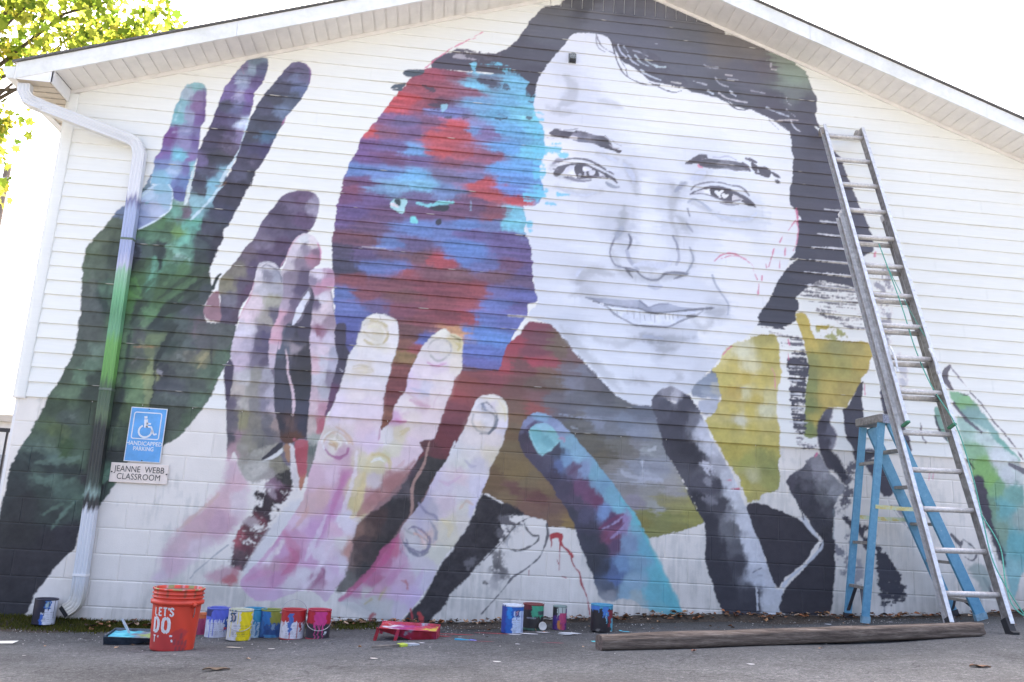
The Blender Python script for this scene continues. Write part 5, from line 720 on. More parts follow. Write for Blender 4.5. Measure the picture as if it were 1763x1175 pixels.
('S',[2274,912,2325,941,2406,907,2464,845,2457,768,2380,738,2299,772,2266,847],8682644,{'e': 6,'r': 6,'o': 0.8,'n': 0.1,'w': [6.0,9.0,9.0,9.0,9.0,10.0,9.0,6.0]}),
('S',[2256,808,2315,735,2396,707,2459,742],7894666,{'e': 6,'r': 6,'o': 0.75,'n': 0.1,'w': [6.0,12.0,12.0,6.0]}),
('S',[2329,889,2383,867,2413,817],14988444,{'e': 6,'r': 6,'o': 0.8,'n': 0.1,'w': [8.0,16.0,8.0]}),
('S',[2384,854,2427,817],15257800,{'e': 6,'r': 6,'o': 0.8,'n': 0.1,'w': [8.0,12.0]}),
('S',[2215,832,2236,743,2292,695],11838648,{'e': 6,'r': 6,'o': 0.6,'n': 0.1,'w': [6.0,12.0,6.0]}),
('S',[2452,1000,2511,925,2517,848],9212064,{'e': 6,'r': 6,'o': 0.65,'n': 0.1,'w': [6.0,12.0,6.0]}),
('S',[2558,1006,2628,957,2620,879],14996640,{'e': 6,'r': 6,'o': 0.6,'n': 0.1,'w': [10.0,34.0,14.0]}),
('S',[2178,804,2135,700,2078,608],13915276,{'e': 6,'r': 6,'o': 0.6,'n': 0.1,'w': [10.0,30.0,14.0]}),
('S',[2271,630,2199,551,2105,446,1983,365],13929652,{'e': 6,'r': 6,'o': 0.45,'n': 0.1,'w': [10.0,40.0,44.0,14.0]}),
('S',[2255,503,2309,480,2307,430],13138040,{'e': 6,'r': 6,'o': 0.6,'n': 0.1,'w': [6.0,14.0,6.0]}),
('S',[2429,613,2387,484,2318,368],14203096,{'e': 6,'r': 6,'o': 0.5,'n': 0.1,'w': [10.0,34.0,20.0]}),
('S',[2823,2012,2869,2027,2930,1973,2969,1906,2957,1824,2903,1757],6712954,{'e': 6,'r': 6,'o': 0.85,'n': 0.1,'w': [5.0,9.0,8.0,9.0,10.0,6.0]}),
('S',[2760,1915,2753,1845,2803,1779,2885,1767],11578536,{'e': 6,'r': 6,'o': 0.7,'n': 0.1,'w': [4.0,8.0,8.0,6.0]}),
('S',[2836,2002,2862,1957],8423584,{'e': 6,'r': 6,'o': 0.7,'n': 0.1,'w': [10.0,16.0]}),
('S',[2973,2046,3023,1979,3041,1876],14997680,{'e': 6,'r': 6,'o': 0.7,'n': 0.1,'w': [6.0,10.0,6.0]}),
('F',[2890,1248,2974,1200,3098,1167,3222,1121,3235,1083,3143,1078,3050,1059,3069,955,3049,850,2998,796,2924,715,2838,608,2752,502,2678,435,2633,332,2561,254,2490,164,2389,135,2297,156,2318,218,2413,322,2471,413,2526,542,2583,659,2656,752,2715,858,2775,952,2820,1073,2854,1180],4209469,{'e': 8,'r': 9,'n': 0.3}),
('F',[3036,1058,3238,1083,3241,1017,3126,906,3049,850],7104618,{'e': 24,'r': 14,'db': 0.45}),
('F',[2743,641,2831,710,2872,686,2797,618],8157306,{'e': 16,'r': 12,'db': 0.5,'o': 0.7}),
('S',[2351,282,2367,221,2382,147],12597312,{'r': 3,'w': [6.0,8.0,6.0]}),
('S',[2419,248,2448,199,2439,150],12860476,{'r': 8,'w': [14.0,26.0,12.0]}),
('F',[2028,224,2072,232,2084,128,2024,125],12084324,{'e': 8,'r': 6,'db': 0.25,'v': 1}),
('S',[3299,1073,3205,1021,3125,924,3066,849,3006,784,2927,698],5920854,{'r': 4,'e': 4,'o': 0.9,'w': [4.0,7.0,5.0,5.0,5.0,5.0]}),
('S',[3253,1019,3272,973,3328,924,3382,922,3368,875,3311,831,3218,790,3143,796],6052440,{'r': 4,'e': 4,'o': 0.9,'w': [5.0,7.0,7.0,10.0,7.0,6.0,7.0,4.0]}),
('S',[3143,796,3114,841,3136,924,3196,990,3253,1019],12105912,{'r': 4,'e': 4,'o': 0.9,'w': [3.0]}),
('S',[3446,1024,3456,931,3434,837,3390,742,3309,667,3238,612,3177,574,3143,527,3089,454,3021,371,2934,267],5789274,{'r': 4,'e': 4,'o': 0.9,'w': [10.0,12.0,7.0,6.0,7.0,8.0,12.0,8.0,5.0,6.0,9.0]}),
('F',[3102,714,3090,761,3060,790,3023,790,2993,761,2982,714,2993,666,3023,637,3060,637,3090,666],4999242,{'o': 0.75,'db': 0.35,'r': 16,'e': 36.0,'sm': 1}),
('F',[3129,614,3115,649,3080,671,3037,671,3002,649,2989,614,3002,578,3037,556,3080,556,3115,578],6051930,{'o': 0.7,'db': 0.35,'r': 16,'e': 36.0,'sm': 1}),
('F',[3082,532,3072,567,3047,589,3016,589,2991,567,2982,532,2991,496,3016,474,3047,474,3072,496],10262680,{'o': 0.5,'db': 0.35,'r': 16,'e': 30.0,'sm': 1}),
('F',[2964,512,2960,521,2950,527,2937,527,2927,521,2924,512,2927,502,2937,496,2950,496,2960,502],4999754,{'o': 0.8,'db': 0.35,'r': 16,'e': 9.6,'sm': 1}),
('F',[3152,596,3144,613,3124,624,3099,624,3079,613,3072,596,3079,578,3099,567,3124,567,3144,578],7104616,{'o': 0.6,'db': 0.35,'r': 16,'e': 18.0,'sm': 1}),
('F',[3478,932,3509,953,3573,953,3585,933,3576,886,3600,846,3644,817,3683,773,3673,757,3622,816,3567,865,3548,916,3489,907],12598336,{'e': 4,'r': 3}),
('S',[3662,777,3674,726,3703,676,3742,637,3759,557,3790,497,3814,438,3833,358,3850,258],12077132,{'r': 2,'e': 3,'w': [9.0,6.0,5.0,6.0,13.0,7.0,6.0,5.0,4.0]}),
('S',[3564,865,3567,751,3568,649],12077132,{'r': 2,'e': 3,'w': [5.0,4.0,2.0]}),
('S',[3481,907,3493,871,3491,835],12077132,{'r': 2,'e': 3,'w': [5.0,4.0,2.0]}),
('S',[3309,636,3313,596],12077132,{'r': 2,'e': 3,'w': [3.0]}),
('S',[3545,740,3558,700],12077132,{'r': 2,'e': 3,'w': [2.0]}),
('S',[3589,601,3632,591],12077132,{'r': 2,'e': 3,'w': [2.0]}),
('F',[3174,1804,3211,1899,3260,1944,3343,1970,3428,1945,3503,1908,3579,1841,3666,1764,3754,1666,3840,1579,3927,1482,4014,1386,4079,1299,4144,1212,4209,1135,4263,1048,4221,1098,4278,1007,4358,865,4426,733,4505,593,4572,473,4628,353,4456,336,4314,380,4205,446,4097,451,4044,428,3937,433,3891,522,3855,623,3809,712,3773,803,3726,904,3701,986,3654,1078,3596,1179,3515,1280,3564,1219,3498,1315,3411,1411,3335,1487,3259,1563,3204,1631,3168,1721],0,{'e': 5,'r': 6,'n': 0.1,'g': 15,'s': [(3344,1939,8827088),(3233,1870,8949940),(3255,1840,6048872),(3462,1874,8951996),(3210,1724,5129812),(3286,1657,5655130),(3517,1826,10004680),(3605,1729,8697032),(3504,1640,5000798),(3425,1553,5920360),(3343,1548,5525088),(3591,1564,8168648),(3530,1519,6583456),(3682,1631,8960208),(3666,1507,7627904),(3739,1512,9348296),(3482,1435,5261402),(3844,1488,8172744),(3714,1348,7884912),(3600,1341,5524574),(3810,1283,8147056),(3873,1236,8145000),(3900,1359,7907524),(4007,1295,7910600),(3699,1206,6313064),(3671,1125,4999766),(3775,1111,6051952),(3938,1160,8166604),(4062,1197,7912656),(4013,1084,7097456),(4117,1070,11047100),(4190,1074,7389388),(3809,1023,5130842),(3813,909,4737108),(3923,852,4473934),(3873,726,4539982),(3950,689,4541016),(4030,889,7098480),(3995,960,9194600),(4057,1068,8143976),(4112,1082,11046080),(4139,895,8691904),(4089,737,7905480),(4251,745,8431808),(4303,872,6863052),(4417,650,6208712),(4202,578,9483464),(4039,611,6059172),(3998,527,6055028),(4149,514,9221320),(4366,494,6601928),(4529,451,5815496),(4259,438,11058364),(3990,456,10132640),(4477,367,7389384),(4025,692,6058136)]}),
('F',[3257,1809,3306,1864,3389,1880,3453,1843,3509,1774,3521,1734,3471,1679,3391,1613,3349,1630,3294,1698,3259,1768],0,{'e': 4,'r': 4,'n': 0.08,'s': [(3370,1848,9487572),(3417,1717,7386300),(3311,1761,7651524),(3457,1771,8965328),(3379,1663,8702156)]}),
('S',[3258,1799,3294,1698,3349,1625,3391,1613,3471,1679,3526,1739],10015960,{'r': 6,'e': 8,'o': 0.8,'w': [3.0,6.0,8.0,8.0,8.0,6.0]}),
('S',[3510,1753,3562,1757,3563,1726],12619952,{'r': 6,'e': 8,'o': 0.8,'w': [8.0,14.0,8.0]}),
('S',[3235,1839,3305,1885,3368,1889],6048876,{'r': 6,'e': 8,'o': 0.8,'w': [10.0,16.0,6.0]}),
('S',[3896,1007,3970,1064,4056,1121,4099,1139],8668780,{'r': 6,'e': 8,'o': 0.8,'w': [10.0,20.0,22.0,8.0]}),
('S',[3928,1009,4014,1055,4089,1112],11839700,{'r': 6,'e': 8,'o': 0.8,'w': [6.0,10.0,10.0]}),
('S',[4007,940,4081,1007,4155,1095],11049160,{'r': 6,'e': 8,'o': 0.8,'w': [14.0,18.0,10.0]}),
('S',[3963,938,4027,993,4112,1071],9196664,{'r': 6,'e': 8,'o': 0.8,'w': [14.0,20.0,10.0]}),
('S',[4062,1291,4175,1170,4266,1027,4381,824,4494,602,4584,433],6079692,{'r': 6,'e': 8,'o': 0.8,'w': [8.0,14.0,18.0,26.0,34.0,40.0]}),
('S',[3616,1453,3666,1507,3727,1531],7099504,{'r': 6,'e': 8,'o': 0.8,'w': [10.0,20.0,14.0]}),
('F',[7131,2423,7306,2393,7431,2254,7553,2094,7675,1935,7777,1828,7710,1813,7564,1928,7418,2064,7271,2180,7179,2300],0,{'e': 8,'r': 8,'s': [(7259,2347,8699004),(7422,2127,9222320),(7629,1911,7911588),(7195,2385,8961164),(7318,2225,8431776)]}),
('F',[7195,2196,7421,2106,7629,1911,7776,1817,7800,1572,7781,1009,7700,789,7622,611,7557,900,7470,1191,7396,1387,7344,1586,7289,1746,7234,1928],0,{'e': 14,'r': 10,'n': 0.14,'g': 20,'s': [(7420,1754,8698980),(7343,1914,8960136),(7541,1598,8171644),(7462,1391,7905408),(7614,1399,7125176),(7680,1103,6599864),(7554,1156,8693904),(7615,805,8962240),(7414,2001,12900560),(7711,1526,7647396),(7760,1307,10533040),(7657,1686,13687002),(7558,1845,13950172),(7266,2096,11062460),(7500,1636,8698972),(7767,1693,13161680)]}),
('F',[6979,2265,7055,2249,7112,2086,7126,1941,7062,1979,6982,2119],8169620,{'e': 8,'r': 6}),
('S',[6981,2181,7002,2078,7073,1969],4999252,{'r': 5,'w': [10.0,14.0,6.0]}),
('F',[7326,1646,7393,1670,7429,1550,7459,1350,7492,1192,7547,1057,7578,881,7517,937,7463,1092,7391,1307,7338,1484],5130838,{'e': 14,'r': 10}),
('S',[7144,2663,7096,2602,7092,2527,7133,2466,7165,2436],5129810,{'r': 5,'e': 5,'o': 0.9,'w': [16.0,40.0,44.0,30.0,10.0]}),
('S',[7158,2319,7271,2180,7418,2064],6050918,{'r': 5,'e': 5,'o': 0.9,'w': [14.0,24.0,10.0]}),
('S',[7144,2663,7248,2538,7331,2437],8814730,{'r': 5,'e': 5,'o': 0.9,'w': [4.0]}),
('S',[7230,2409,7284,2400,7330,2420],4867664,{'r': 5,'e': 5,'o': 0.9,'w': [4.0,8.0,4.0]}),
('S',[7330,2427,7456,2298,7536,2177,7640,2068,7741,1939,7800,1839],6051426,{'r': 5,'e': 5,'o': 0.9,'w': [8.0,5.0,6.0,8.0,6.0,10.0]}),
('S',[7270,1796,7331,1728],3947588,{'r': 5,'e': 5,'o': 0.9,'w': [20.0,10.0]}),
('S',[7675,1790,7812,1737],7104628,{'r': 5,'e': 5,'o': 0.9,'w': [20.0,40.0]}),
('S',[7080,1131,7150,1055,7173,1076,7147,996],5591900,{'r': 5,'e': 5,'o': 0.9,'w': [20.0,30.0,10.0,4.0]}),
('S',[7185,1097,7267,1042,7306,975,7259,914,7187,949],5591900,{'r': 5,'e': 5,'o': 0.9,'w': [4.0,6.0,8.0,8.0,5.0]}),
('S',[7357,773,7414,679,7432,631],6052452,{'r': 5,'e': 5,'o': 0.9,'w': [10.0,30.0,20.0]}),
('S',[6829,2108,6840,1985,6875,1936],7105140,{'r': 5,'e': 5,'o': 0.9,'w': [4.0]}),
('F',[7213,863,7364,880,7439,738,7369,638,7271,768],10005154,{'e': 20,'r': 12,'o': 0.8}),
('S',[2097,5139,2225,5271,2331,5367],14842012,{'r': 4,'e': 4,'o': 0.85,'w': [5.0]}),
('S',[2355,5384,2488,5479],14842012,{'r': 4,'e': 4,'o': 0.85,'w': [6.0]}),
('S',[2452,5458,2551,5498],14842012,{'r': 4,'e': 4,'o': 0.85,'w': [3.0]}),
('S',[2537,5517,2610,5575],14842012,{'r': 4,'e': 4,'o': 0.85,'w': [5.0]}),
('S',[4894,3487,4956,3550,5035,3574,5115,3564,5195,3524],14842012,{'r': 4,'e': 4,'o': 0.85,'w': [8.0,8.0,4.0,10.0,8.0]}),
('S',[5195,3524,5257,3472,5274,3405,5302,3338],14842012,{'r': 4,'e': 4,'o': 0.85,'w': [3.0]}),
('S',[4956,3515,5058,3553,5160,3550],14842012,{'r': 4,'e': 4,'o': 0.85,'w': [3.0]}),
('S',[5348,3382,5342,3336],14842012,{'r': 4,'e': 4,'o': 0.85,'w': [3.0,10.0]}),
('S',[5319,3305,5307,3207],14842012,{'r': 4,'e': 4,'o': 0.85,'w': [8.0,14.0]}),
('S',[5552,3795,5517,3721],14842012,{'r': 4,'e': 4,'o': 0.85,'w': [4.0,10.0]}),
('S',[5464,3647,5447,3593,5411,3474],14842012,{'r': 4,'e': 4,'o': 0.85,'w': [8.0,10.0,7.0]}),
('S',[5383,3500,5388,3466],14842012,{'r': 4,'e': 4,'o': 0.85,'w': [9.0]}),
('S',[5574,3674,5567,3597],14842012,{'r': 4,'e': 4,'o': 0.85,'w': [6.0]}),
('S',[5521,3541,5514,3471],14842012,{'r': 4,'e': 4,'o': 0.85,'w': [5.0]}),
('S',[5676,3954,5605,3847],14842012,{'r': 4,'e': 4,'o': 0.85,'w': [5.0]}),
('S',[5701,4051,5694,3967,5704,3873,5684,3730,5654,3657],14842012,{'r': 4,'e': 4,'o': 0.85,'w': [10.0,10.0,6.0,6.0,5.0]}),
('S',[5686,4074,5696,3988],14842012,{'r': 4,'e': 4,'o': 0.85,'w': [6.0,12.0]}),
('S',[5591,2787,5602,2743],14842012,{'r': 4,'e': 4,'o': 0.85,'w': [12.0]}),
('S',[5590,2670,5592,2610],14842012,{'r': 4,'e': 4,'o': 0.85,'w': [6.0]}),
('S',[5431,2521,5459,2457,5463,2327],14842012,{'r': 4,'e': 4,'o': 0.85,'w': [3.0]}),
('S',[5847,1775,5836,1753],14842012,{'r': 4,'e': 4,'o': 0.85,'w': [10.0]}),
('S',[5848,1773,5825,1740],14842012,{'r': 4,'e': 4,'o': 0.85,'w': [8.0]}),
('S',[6454,3704,6453,3669],14842012,{'r': 4,'e': 4,'o': 0.85,'w': [12.0]}),
('S',[6906,1682,6891,1600],14842012,{'r': 4,'e': 4,'o': 0.85,'w': [8.0]}),
('S',[6938,1673,6930,1602],14842012,{'r': 4,'e': 4,'o': 0.85,'w': [6.0]}),
('S',[4976,2608,5026,2667,5059,2691],14842012,{'r': 4,'e': 4,'o': 0.85,'w': [4.0]}),
('S',[6312,2429,6309,2337],14842012,{'r': 4,'e': 4,'o': 0.85,'w': [4.0]}),
('S',[5966,4094,6036,4092,6119,4097],14473948,{'r': 4,'e': 3,'w': [3.0,9.0,9.0]}),
('S',[5916,3970,6021,3968,6127,3974],14473948,{'r': 4,'e': 3,'w': [3.0,9.0,9.0]}),
('S',[5890,3843,6018,3837,6147,3837],14473948,{'r': 4,'e': 3,'w': [3.0,9.0,9.0]}),
('S',[5829,3702,5992,3711,6167,3709],14473948,{'r': 4,'e': 3,'w': [3.0,9.0,9.0]}),
('S',[5803,3577,5989,3576,6186,3576],14473948,{'r': 4,'e': 3,'w': [3.0,9.0,9.0]}),
('S',[5755,3457,5986,3454,6229,3451],14473948,{'r': 4,'e': 3,'w': [3.0,9.0,9.0]}),
('S',[5753,3330,5983,3326,6272,3316],14473948,{'r': 4,'e': 3,'w': [3.0,9.0,9.0]}),
('S',[4031,3918,4017,3812,4003,3719,3972,3635],9869988,{'e': 30,'r': 12,'o': 0.57,'h': 1,'n': 0.05,'sat': 0.5,'w': [30.0,60.0,60.0,30.0]}),
('S',[4539,3896,4596,3819,4643,3742],10133159,{'e': 30,'r': 12,'o': 0.5225,'h': 1,'n': 0.05,'sat': 0.5,'w': [20.0,50.0,20.0]}),
('S',[4483,3844,4530,3732,4543,3617],10593710,{'e': 30,'r': 12,'o': 0.475,'h': 1,'n': 0.05,'sat': 0.5,'w': [10.0,26.0,14.0]}),
('S',[3959,3338,4115,3283,4270,3263,4425,3287,4603,3325],10922675,{'e': 30,'r': 12,'o': 0.5225,'h': 1,'n': 0.05,'sat': 0.5,'w': [30.0,60.0,50.0,50.0,24.0]}),
('S',[3625,3175,3687,3258,3795,3301,3939,3269],10264744,{'e': 30,'r': 12,'o': 0.475,'h': 1,'n': 0.05,'sat': 0.5,'w': [20.0,60.0,60.0,20.0]}),
('S',[3576,3059,3705,3092,3803,3078],11054004,{'e': 30,'r': 12,'o': 0.475,'h': 1,'n': 0.05,'sat': 0.5,'w': [30.0,60.0,20.0]}),
('S',[4111,3430,4201,3370,4335,3370,4467,3439],10527917,{'e': 30,'r': 12,'o': 0.5225,'h': 1,'n': 0.05,'sat': 0.5,'w': [14.0,44.0,44.0,14.0]}),
('S',[3919,3562,3945,3450,4002,3376],11448761,{'e': 30,'r': 12,'o': 0.57,'h': 1,'n': 0.05,'sat': 0.5,'w': [10.0,34.0,16.0]}),
('S',[4679,3560,4691,3469,4647,3374],10725295,{'e': 30,'r': 12,'o': 0.475,'h': 1,'n': 0.05,'sat': 0.5,'w': [12.0,26.0,12.0]}),
('S',[4217,2736,4326,2717,4501,2714,4699,2740],9672866,{'e': 30,'r': 12,'o': 0.57,'h': 1,'n': 0.05,'sat': 0.5,'w': [16.0,50.0,50.0,16.0]}),
('S',[4340,2656,4424,2615,4554,2637],9606815,{'e': 30,'r': 12,'o': 0.5225,'h': 1,'n': 0.05,'sat': 0.5,'w': [20.0,60.0,20.0]}),
('S',[4174,2703,4315,2719,4434,2699],9475230,{'e': 30,'r': 12,'o': 0.475,'h': 1,'n': 0.05,'sat': 0.5,'w': [12.0,34.0,12.0]}),
('S',[4818,3005,4930,2991,5019,3032],10133159,{'e': 30,'r': 12,'o': 0.5225,'h': 1,'n': 0.05,'sat': 0.5,'w': [20.0,60.0,20.0]}),
('S',[4875,2898,4786,2835,4708,2896],10791088,{'e': 30,'r': 12,'o': 0.475,'h': 1,'n': 0.05,'sat': 0.5,'w': [14.0,50.0,20.0]}),
('S',[4007,4394,4075,4310,4118,4190,4134,4081],10396333,{'e': 30,'r': 12,'o': 0.5225,'h': 1,'n': 0.05,'sat': 0.5,'w': [20.0,60.0,60.0,40.0]}),
('S',[3754,4445,3847,4427,3947,4395],10593712,{'e': 30,'r': 12,'o': 0.475,'h': 1,'n': 0.05,'sat': 0.5,'w': [14.0,50.0,20.0]}),
('S',[3377,4076,3508,4041,3678,4023,3819,4071],10396075,{'e': 30,'r': 12,'o': 0.475,'h': 1,'n': 0.05,'sat': 0.5,'w': [10.0,34.0,34.0,10.0]}),
('S',[3317,4249,3354,4294,3405,4327],9211543,{'e': 30,'r': 12,'o': 0.57,'h': 1,'n': 0.05,'sat': 0.5,'w': [10.0,40.0,14.0]}),
('S',[3392,4174,3464,4167,3542,4154],10132645,{'e': 30,'r': 12,'o': 0.475,'h': 1,'n': 0.05,'sat': 0.5,'w': [10.0,30.0,10.0]}),
('S',[4489,4183,4520,4123,4492,4025,4479,3899],10198954,{'e': 30,'r': 12,'o': 0.475,'h': 1,'n': 0.05,'sat': 0.5,'w': [30.0,60.0,60.0,40.0]}),
('S',[4535,4156,4580,4207,4610,4234],8159627,{'e': 30,'r': 12,'o': 0.57,'h': 1,'n': 0.05,'sat': 0.5,'w': [12.0,30.0,8.0]}),
('S',[4694,4266,4747,4311,4801,4341],10198954,{'e': 30,'r': 12,'o': 0.475,'h': 1,'n': 0.05,'sat': 0.5,'w': [20.0,70.0,20.0]}),
('S',[4658,4049,4750,4018,4842,3972,4934,3941],10396330,{'e': 30,'r': 12,'o': 0.475,'h': 1,'n': 0.05,'sat': 0.5,'w': [12.0,26.0,26.0,12.0]}),
('S',[4873,3943,5025,3910,5178,3909,5278,3957],10593710,{'e': 30,'r': 12,'o': 0.475,'h': 1,'n': 0.05,'sat': 0.5,'w': [14.0,44.0,44.0,16.0]}),
('S',[3423,5201,3494,5105,3480,4980,3362,4866],10593455,{'e': 30,'r': 12,'o': 0.475,'h': 1,'n': 0.05,'sat': 0.5,'w': [30.0,90.0,90.0,30.0]}),
('S',[3268,4855,3392,4828,3524,4842],10922162,{'e': 30,'r': 12,'o': 0.475,'h': 1,'n': 0.05,'sat': 0.5,'w': [20.0,60.0,20.0]}),
('S',[3747,4989,3882,4962,3979,4932],11711935,{'e': 30,'r': 12,'o': 0.475,'h': 1,'n': 0.05,'sat': 0.5,'w': [20.0,60.0,20.0]}),
('S',[3493,2744,3591,2646,3736,2505,3904,2343,4047,2214],11054260,{'e': 30,'r': 12,'o': 0.475,'h': 1,'n': 0.05,'sat': 0.5,'w': [30.0,70.0,70.0,60.0,30.0]}),
('S',[3800,2662,4035,2633,4174,2691],11251639,{'e': 30,'r': 12,'o': 0.475,'h': 1,'n': 0.05,'sat': 0.5,'w': [20.0,50.0,20.0]}),
('S',[4534,2412,4581,2368,4500,2316],10396330,{'e': 30,'r': 12,'o': 0.475,'h': 1,'n': 0.05,'sat': 0.5,'w': [16.0,40.0,16.0]}),
('S',[4091,2287,4207,2318,4301,2278],10593708,{'e': 30,'r': 12,'o': 0.475,'h': 1,'n': 0.05,'sat': 0.5,'w': [12.0,40.0,14.0]}),
('F',[3297,4601,3326,4622,3351,4649,3430,4633,3523,4632,3555,4646,3628,4643,3695,4625,3735,4619,3808,4619,3855,4589,3889,4550,3904,4509,3951,4500,3984,4489,3962,4463,3918,4483,3858,4494,3791,4512,3731,4541,3671,4549,3579,4546,3499,4566,3420,4572,3367,4573,3308,4581],0,{'e': 3,'r': 3,'n': 0.2,'h': 1,'s': [(3418,4607,6051424),(3352,4621,6840938),(3524,4590,9078420),(3617,4585,8158348),(3696,4586,8684172),(3782,4581,6841968),(3850,4539,6315622),(3951,4486,6051416),(3483,4628,5525078),(3615,4627,7104108)]}),
('F',[3485,4575,3524,4590,3564,4580,3552,4561,3512,4564],14210268,{'e': 3,'r': 2}),
('S',[3344,4645,3403,4654],7894140,{'r': 2,'e': 3,'o': 0.8,'w': [5.0]}),
('S',[3430,4643,3509,4655,3567,4675],9473174,{'r': 2,'e': 3,'o': 0.8,'w': [6.0]}),
('S',[3548,4652,3615,4641,3641,4655],7104622,{'r': 2,'e': 3,'o': 0.8,'w': [4.0]}),
('S',[3367,4573,3323,4548,3276,4557],12893384,{'r': 2,'e': 3,'o': 0.8,'w': [3.0]}),
('S',[3881,4598,3935,4562,3989,4539],12104892,{'r': 2,'e': 3,'o': 0.8,'w': [5.0]}),
('S',[3876,4542,3917,4511,3963,4515],12103860,{'r': 2,'e': 3,'o': 0.8,'w': [8.0]}),
('S',[3827,4628,3882,4570],9210000,{'r': 2,'e': 3,'o': 0.8,'w': [5.0]}),
('F',[3390,4208,3421,4252,3459,4284,3536,4319,3575,4323,3654,4313,3727,4289,3793,4261,3853,4240,3900,4223,3947,4187,3954,4167,3920,4198,3867,4213,3776,4204,3697,4193,3620,4179,3580,4185,3501,4205,3455,4214],0,{'e': 3,'r': 1,'s': [(3499,4253,14474470),(3526,4228,15263984),(3827,4230,13948126),(3794,4248,14737640)]}),
('F',[3556,4300,3614,4316,3680,4299,3747,4278,3777,4246,3775,4211,3697,4195,3619,4181,3580,4192,3559,4225,3551,4258],6446694,{'e': 3,'r': 1}),
('F',[3628,4287,3667,4301,3714,4278,3669,4256,3636,4253],15000812,{'e': 3,'r': 1}),
('F',[3689,4251,3721,4268,3741,4263,3735,4228,3697,4217],13948124,{'e': 3,'r': 1}),
('F',[3650,4247,3661,4214,3644,4212],13158608,{'e': 3,'r': 1}),
('F',[3592,4214,3612,4216,3606,4191,3586,4193],11579578,{'e': 3,'r': 1}),
('S',[3384,4207,3415,4245,3459,4284,3523,4311,3588,4317,3667,4315,3733,4287,3800,4259,3867,4227,3920,4205,3954,4170],6446694,{'r': 3,'e': 5,'o': 0.95,'w': [41.0,53.0,23.0,17.0,17.0,15.5,15.5,14.0,20.0,17.0,11.0]}),
('S',[3360,4301,3417,4335,3495,4360,3586,4372,3678,4364,3745,4336,3812,4305,3879,4270,3919,4246],6841452,{'r': 3,'e': 5,'o': 0.95,'w': [8.0,9.5,11.0,12.5,14.0,14.0,14.0,11.0,8.0]}),
('S',[3347,4300,3385,4332,3430,4343],10262694,{'r': 3,'e': 5,'o': 0.95,'w': [14.0,26.0,14.0]}),
('S',[3463,4174,3516,4172,3568,4157,3634,4153,3711,4171],9210520,{'r': 3,'e': 5,'o': 0.95,'w': [14.0,23.0,20.0,15.5,8.0]}),
('S',[3450,4173,3489,4180],7630972,{'r': 3,'e': 5,'o': 0.95,'w': [6.5,12.5]}),
('S',[3580,4178,3658,4186,3762,4207,3861,4213],8157314,{'r': 3,'e': 5,'o': 0.95,'w': [8.0]}),
('S',[3856,4157,3883,4139,3929,4123,3975,4127],10133678,{'r': 3,'e': 5,'o': 0.95,'w': [17.0,29.0,20.0,11.0]}),
('S',[3847,4236,3861,4213],6051935,{'r': 3,'e': 5,'o': 0.95,'w': [17.0]}),
('S',[3397,4065,3482,4039,3574,4020,3678,4020,3768,4059],13488864,{'r': 3,'e': 5,'o': 0.95,'w': [11.0,17.0,17.0,17.0,11.0]}),
('S',[4014,4367,4042,4335,4090,4270,4118,4190],12896988,{'r': 3,'e': 5,'o': 0.95,'w': [14.0,32.0,38.0,20.0]}),
('S',[3793,4449,3860,4421,3941,4387],13423330,{'r': 3,'e': 5,'o': 0.95,'w': [11.0,26.0,14.0]}),
('S',[3350,4245,3389,4242],9210002,{'r': 3,'e': 5,'o': 0.95,'w': [9.5]}),
('S',[3858,4289,3957,4285],14212330,{'r': 3,'e': 5,'o': 0.95,'w': [11.0]}),
('F',[4615,4428,4692,4478,4745,4518,4807,4528,4823,4500,4761,4480,4734,4446,4692,4442],6973038,{'e': 4,'r': 4,'n': 0.3,'h': 1}),
('F',[4734,4446,4761,4477,4823,4496,4916,4493,5024,4496,5117,4489,5172,4474,5218,4446,5242,4416,5179,4410,5102,4402,5009,4413,4901,4407,4808,4405,4746,4415],0,{'e': 3,'r': 3,'n': 0.3,'h': 1,'s': [(4785,4443,6709866),(4900,4447,6841964),(5016,4450,9078928),(5133,4446,8684170),(5094,4474,7631482)]}),
('S',[4612,4430,4654,4446,4707,4484,4745,4516,4807,4526],6841452,{'r': 4,'e': 4,'w': [10.6,22.0,33.4,25.8,18.2]}),
('S',[4661,4447,4723,4461,4738,4487],6578282,{'r': 4,'e': 4,'w': [22.0,29.6,22.0]}),
('S',[5195,4537,5250,4526,5296,4503],7433589,{'r': 4,'e': 4,'w': [14.4,25.8,14.4]}),
('S',[5164,4481,5203,4445,5234,4415],7433589,{'r': 4,'e': 4,'w': [18.2,29.6,14.4]}),
('S',[5257,4491,5281,4452,5296,4422],6709866,{'r': 4,'e': 4,'w': [22.0,41.0,22.0]}),
('S',[5320,4448,5382,4414,5421,4377],6446694,{'r': 4,'e': 4,'w': [18.2,60.0,22.0]}),
('S',[5288,4397,5350,4387,5413,4369],6709866,{'r': 4,'e': 4,'w': [10.6,22.0,18.2]}),
('S',[5374,4454,5421,4426,5429,4402],6841452,{'r': 4,'e': 4,'w': [14.4,33.4,18.2]}),
('S',[5452,4417,5491,4392,5530,4368],6709866,{'r': 4,'e': 4,'w': [14.4,25.8,10.6]}),
('S',[5479,4339,5506,4329,5529,4319],6973036,{'r': 4,'e': 4,'w': [14.4,22.0,8.7]}),
('S',[4869,4516,4931,4515,5024,4544,5102,4507],12895444,{'r': 4,'e': 4,'w': [8.7]}),
('S',[4731,4422,4739,4407,4777,4398],15767728,{'r': 4,'e': 4,'w': [14.4,18.2,8.7]}),
